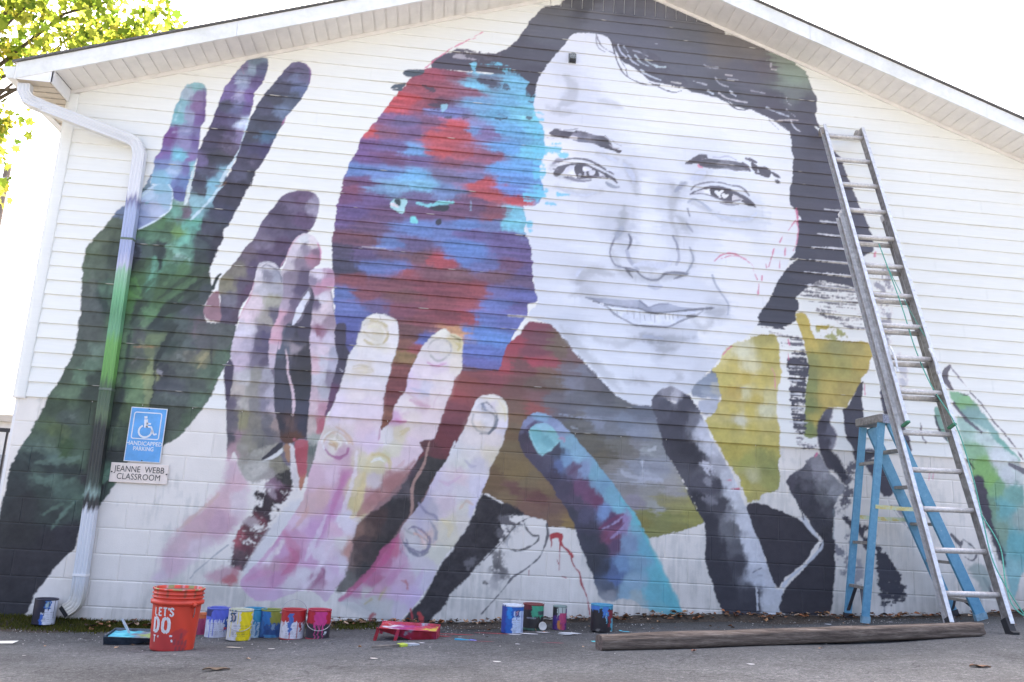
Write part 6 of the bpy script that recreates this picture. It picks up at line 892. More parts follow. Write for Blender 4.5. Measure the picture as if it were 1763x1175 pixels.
('F',[4654,4119,4703,4156,4779,4191,4856,4210,4932,4214,5009,4201,5102,4178,5179,4138,5248,4105,5294,4057,5240,4072,5163,4089,5117,4100,5056,4083,4979,4091,4902,4112,4841,4125,4749,4136],0,{'e': 3,'r': 1,'s': [(4749,4152,14211298),(4825,4160,15790324),(5094,4130,14210264),(5109,4099,13157576)]}),
('F',[4848,4186,4871,4204,4948,4211,5025,4195,5063,4167,5059,4087,4979,4095,4910,4112,4856,4139],6446694,{'e': 3,'r': 1}),
('F',[4894,4174,4917,4184,4933,4170,4963,4193,4979,4186,4948,4156,4940,4131,4925,4133,4902,4151],15790324,{'e': 2,'r': 1}),
('F',[4963,4149,4986,4159,4994,4148,5025,4151,5002,4121,4975,4111],15527144,{'e': 2,'r': 1}),
('F',[4933,4122,4952,4124,4948,4112,4937,4111],14737632,{'e': 2,'r': 1}),
('F',[4810,4174,4840,4181,4845,4134,4818,4135],16053494,{'e': 2,'r': 1}),
('F',[5067,4143,5094,4138,5133,4110,5102,4087,5063,4087],14210260,{'e': 2,'r': 1}),
('S',[4654,4119,4711,4157,4779,4187,4856,4209,4932,4216,5009,4201,5102,4170,5179,4134,5240,4096,5290,4057],6578282,{'r': 3,'e': 5,'o': 0.95,'w': [8.0,9.5,11.0,14.0,17.0,23.0,26.0,29.0,26.0,11.0]}),
('S',[4665,4168,4702,4211,4771,4242,4855,4262,4963,4264,5055,4245,5133,4241,5187,4210,5225,4166],8552586,{'r': 3,'e': 5,'o': 0.95,'w': [6.5,9.5,11.0,8.0,8.0,9.5,12.5,11.0,8.0]}),
('S',[4654,4119,4749,4136,4841,4128,4917,4105,4994,4081,5056,4083,5133,4106],8025728,{'r': 3,'e': 5,'o': 0.95,'w': [6.5,8.0,8.0,11.0,11.0,11.0,9.5]}),
('S',[4948,4068,5010,4054,5071,4056,5125,4065],10131622,{'r': 3,'e': 5,'o': 0.95,'w': [6.5,12.5,11.0,6.5]}),
('S',[5163,4097,5225,4079,5256,4070],6051934,{'r': 3,'e': 5,'o': 0.95,'w': [17.0,23.0,14.0]}),
('S',[4636,4039,4673,4070,4711,4070,4773,4044,4819,4009,4849,3980],11844812,{'r': 3,'e': 5,'o': 0.95,'w': [11.0,17.0,17.0,17.0,17.0,11.0]}),
('S',[4636,3976,4641,3945,4652,3915],12633296,{'r': 3,'e': 5,'o': 0.95,'w': [8.0]}),
('S',[4872,3959,4964,3928,5071,3914,5194,3918,5271,3957,5294,3998],13620966,{'r': 3,'e': 5,'o': 0.95,'w': [11.0,20.0,23.0,23.0,20.0,11.0]}),
('S',[4513,4138,4550,4181,4603,4233],10791098,{'r': 3,'e': 5,'o': 0.95,'w': [23.0,32.0,11.0]}),
('S',[4638,3820,4677,3761],12633300,{'r': 3,'e': 5,'o': 0.95,'w': [8.0]}),
('S',[4679,4281,4732,4310,4778,4346],13488868,{'r': 3,'e': 5,'o': 0.95,'w': [32.0,62.0,38.0]}),
('S',[3971,3670,3935,3586,3915,3516,3911,3470,3935,3404,3969,3361,4036,3350],9343136,{'r': 3,'e': 7,'o': 0.95,'w': [14.0,11.0,12.5,12.5,12.5,12.5,9.5]}),
('S',[4082,3674,4100,3624,4091,3566,4075,3530],7764104,{'r': 3,'e': 7,'o': 0.95,'w': [11.0,20.0,17.0,9.5]}),
('S',[4014,3720,3982,3671,3961,3623],11054783,{'r': 3,'e': 7,'o': 0.95,'w': [32.0,41.0,17.0]}),
('S',[4064,3517,4089,3440,4135,3376,4180,3346],11580614,{'r': 3,'e': 7,'o': 0.95,'w': [17.0,23.0,23.0,14.0]}),
('S',[4036,3350,4091,3338,4158,3332,4203,3291,4270,3257,4348,3258,4392,3284,4425,3321,4491,3338,4580,3340,4636,3339],8553615,{'r': 3,'e': 7,'o': 0.95,'w': [9.5,20.0,14.0,12.5,12.5,14.0,12.5,12.5,17.0,20.0,14.0]}),
('S',[4064,3341,4092,3304,4127,3262],7632511,{'r': 3,'e': 7,'o': 0.95,'w': [20.0,14.0,8.0]}),
('S',[4625,3338,4570,3311,4514,3283],8290444,{'r': 3,'e': 7,'o': 0.95,'w': [14.0,12.5,6.5]}),
('S',[4656,3593,4685,3526,4691,3469,4658,3398,4625,3350],10528438,{'r': 3,'e': 7,'o': 0.95,'w': [11.0,12.5,12.5,11.0,11.0]}),
('S',[4497,3694,4531,3628,4549,3560],9869996,{'r': 3,'e': 7,'o': 0.95,'w': [9.5,17.0,14.0]}),
('S',[4549,3560,4556,3481,4534,3422],11843784,{'r': 3,'e': 7,'o': 0.95,'w': [14.0,17.0,11.0]}),
('S',[4628,3974,4652,3906],9212064,{'r': 3,'e': 7,'o': 0.95,'w': [8.0,8.0]}),
('S',[4619,3833,4653,3789,4682,3751],10791096,{'r': 3,'e': 7,'o': 0.95,'w': [11.0,14.0,9.5]}),
('S',[4135,3376,4267,3410,4401,3399,4489,3452],13949416,{'r': 3,'e': 7,'o': 0.95,'w': [17.0,47.0,47.0,17.0]}),
('S',[4283,3196,4338,3190,4394,3200],12633816,{'r': 3,'e': 7,'o': 0.95,'w': [17.0,35.0,14.0]}),
('S',[3612,3241,3642,3299,3695,3338],13423072,{'r': 3,'e': 7,'o': 0.95,'w': [14.0,23.0,11.0]}),
('S',[4872,3348,4917,3238,4985,3153,5030,3067,5019,2987],11581126,{'r': 3,'e': 7,'o': 0.95,'w': [11.0,14.0,9.5,11.0,8.0]}),
('F',[3701,3042,3761,3041,3881,3046,4012,3040,4143,3050,4209,3045,4271,3000,4287,2998,4353,3028,4452,3042,4552,3022,4674,3015,4796,3031,4896,3039,4807,3015,4707,2996,4586,2980,4431,2957,4321,2945,4233,2963,4101,2975,3970,2986,3850,2993,3795,3016],0,{'e': 4,'r': 2,'n': 0.1,'s': [(3794,3033,10133166),(3936,3022,11580868),(4100,3025,12106956),(4232,3002,10528440),(4375,3014,11581128),(4541,2994,11581126),(4763,3023,10264236)]}),
('F',[3806,2990,3970,2981,4145,2967,4322,2943,4431,2951,4586,2975,4718,2991,4675,2943,4587,2897,4467,2832,4324,2821,4149,2824,4039,2859,3939,2928],0,{'e': 4,'r': 2,'s': [(3994,2916,14739186),(4213,2890,14476014),(4432,2896,15001842),(4105,2837,14212844),(4630,2945,13949672)]}),
('S',[3701,3042,3772,3029,3817,3002,3916,2954,3995,2894,4083,2852,4149,2821,4280,2818,4401,2822,4478,2831,4587,2892,4686,2938],9343646,{'r': 3,'e': 5,'o': 0.95,'w': [8.0,15.0,9.4,8.0,9.4,9.4,9.4,12.2,12.2,10.8,8.0,8.0]}),
('S',[3773,3009,3904,2986,4058,2977,4189,2976,4255,2954,4343,2946,4453,2959,4585,2984,4718,3008,4874,3034],7632511,{'r': 3,'e': 5,'o': 0.95,'w': [6.6,8.0,9.4,9.4,13.6,13.6,10.8,10.8,12.2,15.0]}),
('S',[4198,3049,4254,3009,4271,2996],8685722,{'r': 3,'e': 5,'o': 0.95,'w': [6.6,12.2,8.0]}),
('S',[4293,2998,4375,3030,4463,3043],10001582,{'r': 3,'e': 5,'o': 0.95,'w': [8.0,10.8,6.6]}),
('S',[4641,2940,4697,2945,4730,2953],8619407,{'r': 3,'e': 5,'o': 0.95,'w': [12.2,20.6,9.4]}),
('S',[4730,2959,4774,2990,4807,3021],11054264,{'r': 3,'e': 5,'o': 0.95,'w': [6.6]}),
('S',[3928,2944,3972,2903],10133164,{'r': 3,'e': 5,'o': 0.95,'w': [9.4,15.0]}),
('S',[4239,2721,4315,2721,4414,2713],10923714,{'r': 3,'e': 5,'o': 0.95,'w': [12.2,17.8,9.4]}),
('S',[3839,2992,3861,2988],16053494,{'r': 3,'e': 5,'o': 0.95,'w': [9.4]}),
('S',[4086,2946,4091,2913],10922678,{'r': 2,'e': 3,'o': 0.8,'w': [4.0,2.0]}),
('S',[4201,2944,4208,2845],10922678,{'r': 2,'e': 3,'o': 0.8,'w': [4.0,2.0]}),
('S',[4245,2914,4251,2870],10922678,{'r': 2,'e': 3,'o': 0.8,'w': [4.0,2.0]}),
('S',[4300,2941,4305,2875],10922678,{'r': 2,'e': 3,'o': 0.8,'w': [4.0,2.0]}),
('S',[4338,2944,4344,2856],10922678,{'r': 2,'e': 3,'o': 0.8,'w': [4.0,2.0]}),
('S',[4437,2952,4442,2897],10922678,{'r': 2,'e': 3,'o': 0.8,'w': [4.0,2.0]}),
('S',[4476,2949,4481,2900],10922678,{'r': 2,'e': 3,'o': 0.8,'w': [4.0,2.0]}),
('S',[4509,2946,4514,2902],10922678,{'r': 2,'e': 3,'o': 0.8,'w': [4.0,2.0]}),
('S',[3993,2938,3999,2895],10922678,{'r': 2,'e': 3,'o': 0.8,'w': [4.0,2.0]}),
('S',[4146,2940,4152,2874],10922678,{'r': 2,'e': 3,'o': 0.8,'w': [4.0,2.0]}),
('S',[4553,2950,4558,2917],10922678,{'r': 2,'e': 3,'o': 0.8,'w': [4.0,2.0]})]

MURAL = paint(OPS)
# ------------------------------------------------------------------ ground
def gz(x, y):
    x = np.asarray(x, float); y = np.asarray(y, float)
    return .02+.058*np.clip(x, 0, 9)-.05*np.clip(np.minimum(y, 0), -3.8, 0)
def ground():
    xs = np.concatenate([[-400, -150, -60, -25, -12], np.arange(-6, 12.01, .12), [18, 30, 60, 150, 400]])
    ys = np.concatenate([[-300, -120, -50, -20, -10], np.arange(-5, 1.01, .1), [3, 8, 20, 50, 150, 600]])
    X, Y = np.meshgrid(xs, ys); Z = gz(X, Y)
    near = (X > -6) & (X < 12) & (Y > -5) & (Y < 0)
    Z = Z+near*(.006*np.sin(X*2.1+Y*3)+.004*np.sin(X*5.3-Y*4.1))
    o = grid_mesh('parking_lot', np.stack([X, Y, Z], -1).reshape(-1, 3), len(xs), len(ys), M_asphalt); tag(o, 'grey asphalt parking lot in front of the mural wall', kind='structure')
ground()
# ------------------------------------------------------------------ building
B = empty('building'); tag(B, 'white gable-ended building with an unfinished mural of a face and hands', 'building')
APX, APZ = 3.955, 6.254
SL, SR = .3429, .3587
XL, XR = -1.02, 8.76
def rake(x): return np.where(x < APX, APZ-SL*(APX-x), APZ-SR*(x-APX))
Z0, EX = 1.812, .1256
PEAK = 5.905
SEAMS = [(1.15, 4.6, 7.05), (2.7, 6.1), (.35, 3.6, 7.3), (2.1, 5.35), (1.6, 4.15, 6.75), (3.0, 7.55), (.8, 5.0)]
def siding():
    xs = np.concatenate([np.arange(-.93, 8.05, .008), np.arange(8.05, XR-.09, .06), [XR-.09]])
    prof = [(0.0, 0.0), (-.0135, .0), (-.0155, .003), (-.015, .008)]+[(-.015+.0115*t, .008+(EX-.008)*t) for t in np.linspace(.09, 1, 11)]
    for i in range(33):
        zb = Z0+i*EX
        P = np.array(prof); zz = zb+P[:, 1]; yy = P[:, 0]
        if i == 32: zz = np.minimum(zz, PEAK)
        top = zz.max(); zt = min(zz)
        xl = APX-(APZ-.012-zz)/SL; xr = APX+(APZ-.012-zz)/SR
        lo = max(-.93, xl.min()); hi = min(XR-.09, xr.max())
        cx = xs[(xs >= lo-.009) & (xs <= hi+.07)]
        X = np.clip(cx[None, :], np.maximum(xl, -.93)[:, None], np.minimum(xr, XR-.09)[:, None])
        V = np.stack([X, np.broadcast_to(yy[:, None], X.shape), np.broadcast_to(zz[:, None], X.shape)], -1).reshape(-1, 3)
        # faint waviness of the vinyl
        V[:, 1] += .0012*np.sin(V[:, 0]*3.1+i*1.7)+.0008*np.sin(V[:, 0]*9.7+i)
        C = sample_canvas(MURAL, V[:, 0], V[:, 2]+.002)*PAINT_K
        nl = len(cx); xx = V[:nl, 0]
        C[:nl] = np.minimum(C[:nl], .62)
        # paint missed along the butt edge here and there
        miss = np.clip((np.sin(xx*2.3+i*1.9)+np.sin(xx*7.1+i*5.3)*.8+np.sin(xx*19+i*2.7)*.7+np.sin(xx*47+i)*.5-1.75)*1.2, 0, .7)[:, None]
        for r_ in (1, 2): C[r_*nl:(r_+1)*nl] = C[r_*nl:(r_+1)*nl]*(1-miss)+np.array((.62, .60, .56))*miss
        # overlapped panel ends
        for sx in SEAMS[i % len(SEAMS)]: V[:, 1] -= .0022*np.clip((V[:, 0]-sx)/.004, 0, 1)*(V[:, 0] < sx+1.9)*np.clip((sx+1.9-V[:, 0])/1.2, 0, 1)
        C *= (1+.02*math.sin(i*12.9))
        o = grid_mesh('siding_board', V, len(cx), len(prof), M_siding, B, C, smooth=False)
    # flat weatherboard behind
    MB().add([(XL+.02, .002, Z0-.01), (XR-.02, .002, Z0-.01), (XR-.02, .002, float(rake(XR))), (APX, .002, APZ), (XL+.02, .002, float(rake(XL)))], [(0, 1, 2, 3, 4)]).build('sheathing', M_white, B)
def peak():
    x = APX-(APZ-PEAK)/SL+.1; k = 0
    xe = APX+(APZ-PEAK)/SR-.06
    while x < xe:
        x1 = min(x+.104, xe)
        nx, nz = 9, 14
        U = np.linspace(x+.003, x1-.003, nx); T = np.linspace(0, 1, nz)
        top = rake(U)-.03
        X = np.broadcast_to(U[None, :], (nz, nx)); Z = PEAK+.012+(top[None, :]-PEAK-.012)*T[:, None]
        prof = -.012+.006*(np.abs(np.linspace(-1, 1, nx)) > .8)
        V = np.stack([X, np.broadcast_to(prof[None, :], X.shape), Z], -1).reshape(-1, 3)
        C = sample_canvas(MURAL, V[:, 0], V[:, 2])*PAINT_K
        grid_mesh('peak_panel', V, nx, nz, M_siding, B, C, smooth=False); x += .104
    xs = np.linspace(APX-(APZ-PEAK)/SL+.06, APX+(APZ-PEAK)/SR-.05, 160)
    V = np.concatenate([np.stack([xs, np.full(160, y), np.full(160, z)], -1) for y, z in ((-.002, PEAK-.004), (-.020, PEAK-.004), (-.021, PEAK+.016), (-.004, PEAK+.018))])
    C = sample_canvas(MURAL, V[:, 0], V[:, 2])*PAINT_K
    grid_mesh('channel_strip', V, 160, 4, M_siding, B, C, smooth=False)
def blocks():
    BW, BH, J = .4064, .2032, .006
    for k in range(-6, 4):
        zb = 1+k*BH; zt = zb+BH
        if k == 3: zt = 1.822
        off = 0 if k % 2 else .5
        for n in range(-4, 23):
            x0 = (n+off)*BW; x1 = x0+BW
            x0 = max(x0, XL+.03); x1 = min(x1, XR-.03)
            if x1-x0 < .03 or zt < float(gz((x0+x1)/2, 0))-.03: continue
            fine = x0 < 7.9
            nu, nv = (max(int((x1-x0)/.008), 4), 26) if fine else (5, 4)
            U = np.concatenate([[x0+J/2]*2, np.linspace(x0+J/2+.003, x1-J/2-.003, nu), [x1-J/2]*2]); W = np.concatenate([[zb+J/2]*2, np.linspace(zb+J/2+.003, zt-J/2-.003, nv), [zt-J/2]*2])
            X, Z = np.meshgrid(U, W); Y = np.zeros_like(X)-.001+RNG.uniform(-.001, .001)
            Y[:2] += .0016; Y[-2:] += .0016; Y[:, :2] += .0016; Y[:, -2:] += .0016
            Y[0] = Y[-1] = .03; Y[:, 0] = Y[:, -1] = .03
            V = np.stack([X, Y, Z], -1).reshape(-1, 3)
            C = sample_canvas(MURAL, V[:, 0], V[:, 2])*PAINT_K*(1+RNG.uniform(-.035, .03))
            grid_mesh('block', V, len(U), len(W), M_block, B, C, smooth=False)
    xs = np.linspace(XL+.03, XR-.03, 900); zs = np.linspace(-.3, 1.82, 160); X, Z = np.meshgrid(xs, zs)
    V = np.stack([X, np.full_like(X, .0022), Z], -1).reshape(-1, 3)
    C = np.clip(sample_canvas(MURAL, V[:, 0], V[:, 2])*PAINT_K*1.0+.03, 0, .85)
    grid_mesh('mortar', V, 900, 160, M_block, B, C)
def strip_vc(name, V, nu, nv, matl, dark=1.0):
    C = sample_canvas(MURAL, V[:, 0], V[:, 2])*PAINT_K*dark; return grid_mesh(name, V, nu, nv, matl, B, C, smooth=False)
def trims():
    # corner posts, coloured where the mural runs over them
    for s, xc in ((1, XL), (-1, XR)):
        zs = np.linspace(1.80, float(rake(xc))-.02, 400 if s > 0 else 2)
        pr = [(-.01, .30), (-.01, -.020), (.02, -.024), (.082, -.024), (.09, -.018), (.09, 0)]
        V = np.array([(xc+s*a, b, z) for z in zs for a, b in pr]); C = sample_canvas(MURAL, V[:, 0], V[:, 2])*PAINT_K
        grid_mesh('corner_post', V, len(pr), len(zs), M_siding, B, C, smooth=False)
        MB().box((xc-.01 if s > 0 else xc-.09, -.02, 1.796), (xc+.09 if s > 0 else xc+.01, .2, 1.8)).build('post_cap', M_white, B)
    # J channel along the rakes on the wall
    for s in (1, -1):
        xe = XL+.01 if s > 0 else XR-.01
        a = Vector((xe, 0, float(rake(xe)))); b = Vector((APX, 0, APZ))
        MB().sweep([a+Vector((0, -.012, -.014)), b+Vector((0, -.012, -.014))], [(-.012, -.018), (.012, -.018), (.012, .018), (-.012, .018)], up=(0, 0, 1)).build('rake_channel', M_soffit, B)
    D_ = -.358
    # soffit panels
    for s, xe in ((1, XL+.02), (-1, XR+.36)):
        x = xe; 
        n = int(abs(APX-xe)/.104)+1
        for k in range(n):
            x0 = xe+s*k*.104; x1 = xe+s*(k+1)*.104
            if s*(APX-x1) < 0: x1 = APX
            a, b = sorted((x0, x1)); a += .0006; b -= .0006
            if b-a < .01: continue
            za, zb = float(rake(np.array(a))), float(rake(np.array(b)))
            m = MB(); ins = min(.014, (b-a)/4)
            for (u0, v0, u1, v1, dz) in ((a, za, a+ins, za+(zb-za)*ins/(b-a), .006), (a+ins, za+(zb-za)*ins/(b-a), b, zb, 0)):
                m.add([(u0, D_+.004, v0+dz), (u1, D_+.004, v1+dz), (u1, -.002, v1+dz), (u0, -.002, v0+dz), (u0, D_+.004, v0+dz+.01), (u1, D_+.004, v1+dz+.01), (u1, -.002, v1+dz+.01), (u0, -.002, v0+dz+.01)],
                      [(0, 1, 2, 3)[::-1], (4, 5, 6, 7), (0, 1, 5, 4), (2, 3, 7, 6), (1, 2, 6, 5), (3, 0, 4, 7)])
            m.build('soffit_panel', M_soffit, B)
    for s, xe in ((1, XL+.02), (-1, XR+.36)):
        za = float(rake(np.array(xe)))+.021; MB().add([(xe, D_+.004, za), (APX, D_+.004, APZ+.021), (APX, 0, APZ+.021), (xe, 0, za)], [(0, 1, 2, 3)]).build('soffit_backing', M_soffit, B)
    # rake fascia boards
    for s, xe in ((1, -1.30), (-1, XR+.38)):
        z0 = float(rake(np.array(xe)))
        h = .142
        pts = []
        m = MB()
        for seg in range(3):
            t0, t1 = seg/3, (seg+1)/3
            a = (xe+(APX-xe)*t0, z0+(APZ-z0)*t0); b = (xe+(APX-xe)*t1-s*.002, z0+(APZ-z0)*t1)
            mm = MB(); q = [(a[0], -.006), (b[0], -.006), (b[0], h), (a[0], h)]
            vv = []
            for y in (D_-.016-.001*(seg % 2), D_+.003):
                vv += [(a[0], y, a[1]-.006), (b[0], y, b[1]-.006), (b[0], y, b[1]+h), (a[0], y, a[1]+h)]
            mm.add(vv, [(0, 1, 2, 3), (7, 6, 5, 4), (0, 4, 5, 1), (1, 5, 6, 2), (2, 6, 7, 3), (3, 7, 4, 0)]); mm.build('fascia_board', M_fascia, B)
    # roof sheets with shingle edge
    for s, xe in ((1, -1.34), (-1, XR+.42)):
        z0 = float(rake(np.array(xe)))+.147; z1 = APZ+.147
        m = MB(); vv = []
        for y in (D_-.035, 11.4):
            vv += [(xe, y, z0), (APX, y, z1), (APX, y, z1+.016), (xe, y, z0+.016)]
        m.add(vv, [(0, 1, 2, 3), (7, 6, 5, 4), (0, 4, 5, 1), (1, 5, 6, 2), (2, 6, 7, 3), (3, 7, 4, 0)])
        m.build('roof', M_shingle, B)
    # eave box, left: soffit strips, end plates, fascia
    ze = float(rake(np.array(-1.30)))-.004
    for k in range(38):
        y0 = D_+.02+k*.29/1.0
        if k == 0: pass
    y = D_+.006
    k = 0
    while y < 3.2:
        MB().box((-1.295, y+.003, ze), (XL-.012, y+.052, ze+.008)).build('eave_panel', M_soffitd, B)
        MB().box((-1.295, y+.055, ze+.007), (XL-.012, y+.10, ze+.015)).build('eave_panel', M_soffitd, B); y += .104; k += 1
    MB().box((-1.295, 3.2, ze), (XL-.012, 11.2, ze+.01)).build('eave_soffit', M_soffitd, B)
    zr = float(rake(np.array(XL+.02)))
    MB().add([(-1.30, D_-.010, ze-.004), (XL+.016, D_-.010, ze-.004), (XL+.016, D_-.010, zr), (-1.30, D_-.010, ze+.02)], [(0, 1, 2, 3)]).build('eave_end_plate', M_white, B)
    MB().box((XL+.004, D_-.010, ze-.006), (XL+.016, -.026, zr+.004)).build('soffit_return', M_white, B)
    MB().box((-1.312, D_-.012, ze-.006), (-1.297, 11.2, ze+.145)).build('eave_fascia', M_white, B)
    MB().box((XR+.36, D_-.012, ze-.2), (XR+.376, 11.2, ze-.06)).build('eave_fascia', M_white, B)
    MB().box((XR+.012, D_+.006, ze-.2), (XR+.358, 11.2, ze-.19)).build('eave_soffit', M_soffitd, B)
    # gutter
    pr = [(0, 0), (-.06, .0), (-.075, .04), (-.095, .055), (-.105, .10), (-.098, .104), (-.088, .06), (-.07, .045), (-.056, .008), (-.004, .008), (-.004, .108), (0, .11)]
    m = MB(); vv = []
    for yy in (D_-.012, 11.3): vv += [(-1.314+a, yy, ze-.002+b) for a, b in pr]
    n = len(pr); m.add(vv, [(i, (i+1) % n, n+(i+1) % n, n+i) for i in range(n)]); g = m.build('gutter', M_white, B)
    MB().add([(-1.314, D_-.013, ze-.002), (-1.374, D_-.013, ze-.002), (-1.389, D_-.013, ze+.038), (-1.409, D_-.013, ze+.053), (-1.419, D_-.013, ze+.098), (-1.314, D_-.013, ze+.106)], [(0, 1, 2, 3, 4, 5)]).build('end_cap', M_fascia, g)
    # walls around the back
    MB().box((XL, .02, -.4), (XL+.2, 11, 4.5)).build('side_wall', M_white, B); MB().box((XR-.2, .02, -.4), (XR, 11, 4.4)).build('side_wall', M_white, B)
    MB().add([(XL, 11, -.4), (XR, 11, -.4), (XR, 11, 4.45), (APX, 11, APZ), (XL, 11, 4.5)], [(0, 1, 2, 3, 4)]).build('rear_wall', M_white, B)
siding(); peak(); blocks(); trims()
def downspout():
    w2, d2 = .049, .036
    keys = [(4.2, (.66, .66, .65)), (3.62, (.70, .70, .72)), (3.56, (.20, .19, .32)), (3.48, (.40, .46, .62)), (3.1, (.36, .40, .58)), (2.98, (.50, .50, .62)), (2.92, (.30, .50, .34)), (2.72, (.18, .44, .22)), (2.55, (.12, .30, .15)), (2.40, (.16, .36, .20)), (2.30, (.16, .38, .10)), (2.02, (.14, .32, .08)), (1.93, (.07, .12, .06)), (1.8, (.08, .12, .075)), (1.7, (.11, .16, .085)), (1.60, (.03, .034, .03)), (1.3, (.03, .033, .03)), (1.14, (.05, .07, .055)), (1.07, (.26, .36, .32)), (1.02, (.035, .038, .035)), (.96, (.03, .03, .03)), (.925, (.62, .64, .68)), (.45, (.62, .65, .68)), (.33, (.55, .56, .56)), (.2, (.42, .40, .34))]
    kz = np.array([k[0] for k in keys][::-1]); kc = np.array([k[1] for k in keys][::-1])
    D0 = empty('downspout_root')
    def part(name, pts, parent, up=(0, -1, 0), n_ribs=3):
        # fluted rectangular tube
        pr = []
        for i in range(13):
            a = -w2+2*w2*i/12; pr.append((a, d2-(.004 if i % 3 == 1 else 0)))
        pr += [(w2, -d2), (-w2, -d2)]
        m = MB().sweep(pts, pr, up=up); V = np.array(m.v)
        zz = V[:, 2]+.02*np.sin(V[:, 0]*160)+.015*np.sin(V[:, 1]*130+V[:, 0]*70)
        C = np.stack([np.interp(zz, kz, kc[:, i]) for i in range(3)], 1)*(1+.25*np.sin(V[:, 0]*230)[:, None]*.3)
        m.c = [tuple(c) for c in C]
        return m.build(name, M_stain, parent, colors=True)
    col.objects.unlink(D0); bpy.data.objects.remove(D0)
    X = -.318; XB = -.252
    vert = [(X+(XB-X)*(4.02-z)/3.72, -.062, z) for z in np.linspace(4.02, .30, 150)]
    d = part('downspout', [(-1.245, -.30, 4.43), (-1.24, -.30, 4.36), (-1.215, -.29, 4.31), (-1.17, -.27, 4.285), (-1.10, -.25, 4.27)], B, up=(0, -1, .2))
    part('downspout_arm', [(-1.12, -.254, 4.273), (-.42, -.075, 4.122), (-.37, -.064, 4.10), (-.342, -.062, 4.06), (X, -.062, 3.99)], B, up=(0, -1, 0))
    part('downspout_pipe', vert, B, up=(0, -1, 0))
    part('downspout_shoe', [(XB, -.062, .31), (XB, -.064, .26), (XB-.008, -.075, .215), (XB-.03, -.10, .18), (XB-.06, -.14, .155)], B, up=(0, -1, .001))
    dv = Vector((-.03, -.04, -.025)).normalized(); MB().sweep([Vector((XB-.06, -.14, .155))+dv*.0005, Vector((XB-.06, -.14, .155))+dv*.003], [(-w2+.006, -d2+.006), (w2-.006, -d2+.006), (w2-.006, d2-.006), (-w2+.006, d2-.006)], up=(0, -1, .001)).build('shoe_opening_shade', M_black, B)  # black plate over the pipe end, painting the shade inside it
    for z in (3.2, 1.9, .42):
        xc = X+(XB-X)*(4.02-z)/3.72; MB().box((xc-w2-.003, -.1015, z), (xc+w2+.003, -.02, z+.018)).build('strap', M_white if z < 1 else M_stain_dark, B)
M_stain_dark = mat('painted strap', rough=.5, build=var((.13, .17, .13), .3, 20, 0))
downspout()
CAM = Vector((2.42828, -7.19065, 1.06))
def lin(h): return tuple(float(v) for v in hexrgb(h))
def text_mesh(s, size, bold=.0, xs=1.0, space=1.0):
    cu = bpy.data.curves.new('t', 'FONT'); cu.body = s; cu.size = size; cu.offset = bold; cu.align_x = 'CENTER'; cu.align_y = 'CENTER'; cu.space_character = space; cu.resolution_u = 3
    o = bpy.data.objects.new('t', cu); col.objects.link(o); bpy.context.view_layer.update()
    me = bpy.data.meshes.new_from_object(o); bpy.data.objects.remove(o); bpy.data.curves.remove(cu)
    for v in me.vertices: v.co = (v.co.x*xs, 0, v.co.y)
    return me
def vc_lathe(name, prof, n, cf, parent, m=None, phi0=-1.57, smooth=True, dent=0):
    """lathe with colours cf(s, front, z)"""
    a = phi0+math.pi+np.arange(n+1)*2*math.pi/n
    P = np.array(prof); V = np.stack([np.outer(P[:, 0], np.cos(a)), np.outer(P[:, 0], np.sin(a)), np.outer(P[:, 1], np.ones(n+1))], -1).reshape(-1, 3)
    if dent:
        ph = (V[:, 2]*7+phi0*9); tt = np.tile(a, len(P)); k_ = 1+dent*(np.sin(tt*2+phi0*31)+.6*np.sin(tt*3+1+phi0*17))*np.clip(V[:, 2]/V[:, 2].max(), 0, 1)**2; V[:, 0] *= k_; V[:, 1] *= k_
    u = np.tile(a-phi0, len(P)); C = cf(np.sin(u), np.cos(u) > -.3, V[:, 2], u)
    return grid_mesh(name, V, n+1, len(P), m or M_vc, parent, np.clip(C, .01, .85), smooth)
def paint_rules(base, rules, h, seed):
    rg = np.random.default_rng(seed); ph = rg.uniform(0, 6.28, 6)
    def cf(s, front, z, u):
        C = np.tile(np.array(lin(base)), (len(s), 1)); hz = z/h
        for s0, s1, h0, h1, c, drip in rules:
            j = .05*np.sin(hz*23+ph[0])+.03*np.sin(hz*51+ph[1])
            d = drip*np.clip(.5*np.sin(u*9+ph[2])+.6*np.sin(u*17+ph[3])+.5*np.sin(u*31+ph[4]), 0, 1.4)+.02*np.sin(u*40)
            k = (s > s0+j) & (s < s1+j) & (hz > h0-d) & (hz < h1) & front
            C[k] = lin(c)
        lum = C.mean(1)
        run = (np.sin(u*21+ph[5]) > .93) & (hz > .25+.3*np.sin(u*3+ph[4])) & front & (lum > .35)
        if rules: C[run] = lin(rules[0][4])
        txt = front & (lum > .45) & (hz > .14) & (hz < .52) & (np.sin(hz*95) > .35) & (np.sin(u*34+np.floor(hz*15)*1.7)+np.sin(u*13+np.floor(hz*15)) > -.3) & (np.abs(s-.1) < .62)
        C[txt] = C[txt]*.62+.03
        return C*(1+.05*np.sin(u*13+z*90))[:, None]*(1-.25*np.clip(np.sin(u*7+ph[1])*np.sin(z*60+ph[2]), 0, 1)*(hz < .3))[:, None]
    return cf
M_rung = mat('dusty rung', rough=.5, metal=.25, build=lambda n, b: n.links.new(ramp(n, noise(n, 40, 5, .7), [(.3, (.46, .43, .40)), (.6, (.66, .63, .60)), (.75, (.80, .79, .78))]), b.inputs['Base Color']))
M_wire = mat('wire handle', (.45, .45, .46), .35, .8)
M_lid = mat('paint skin', rough=.3, attr=True)
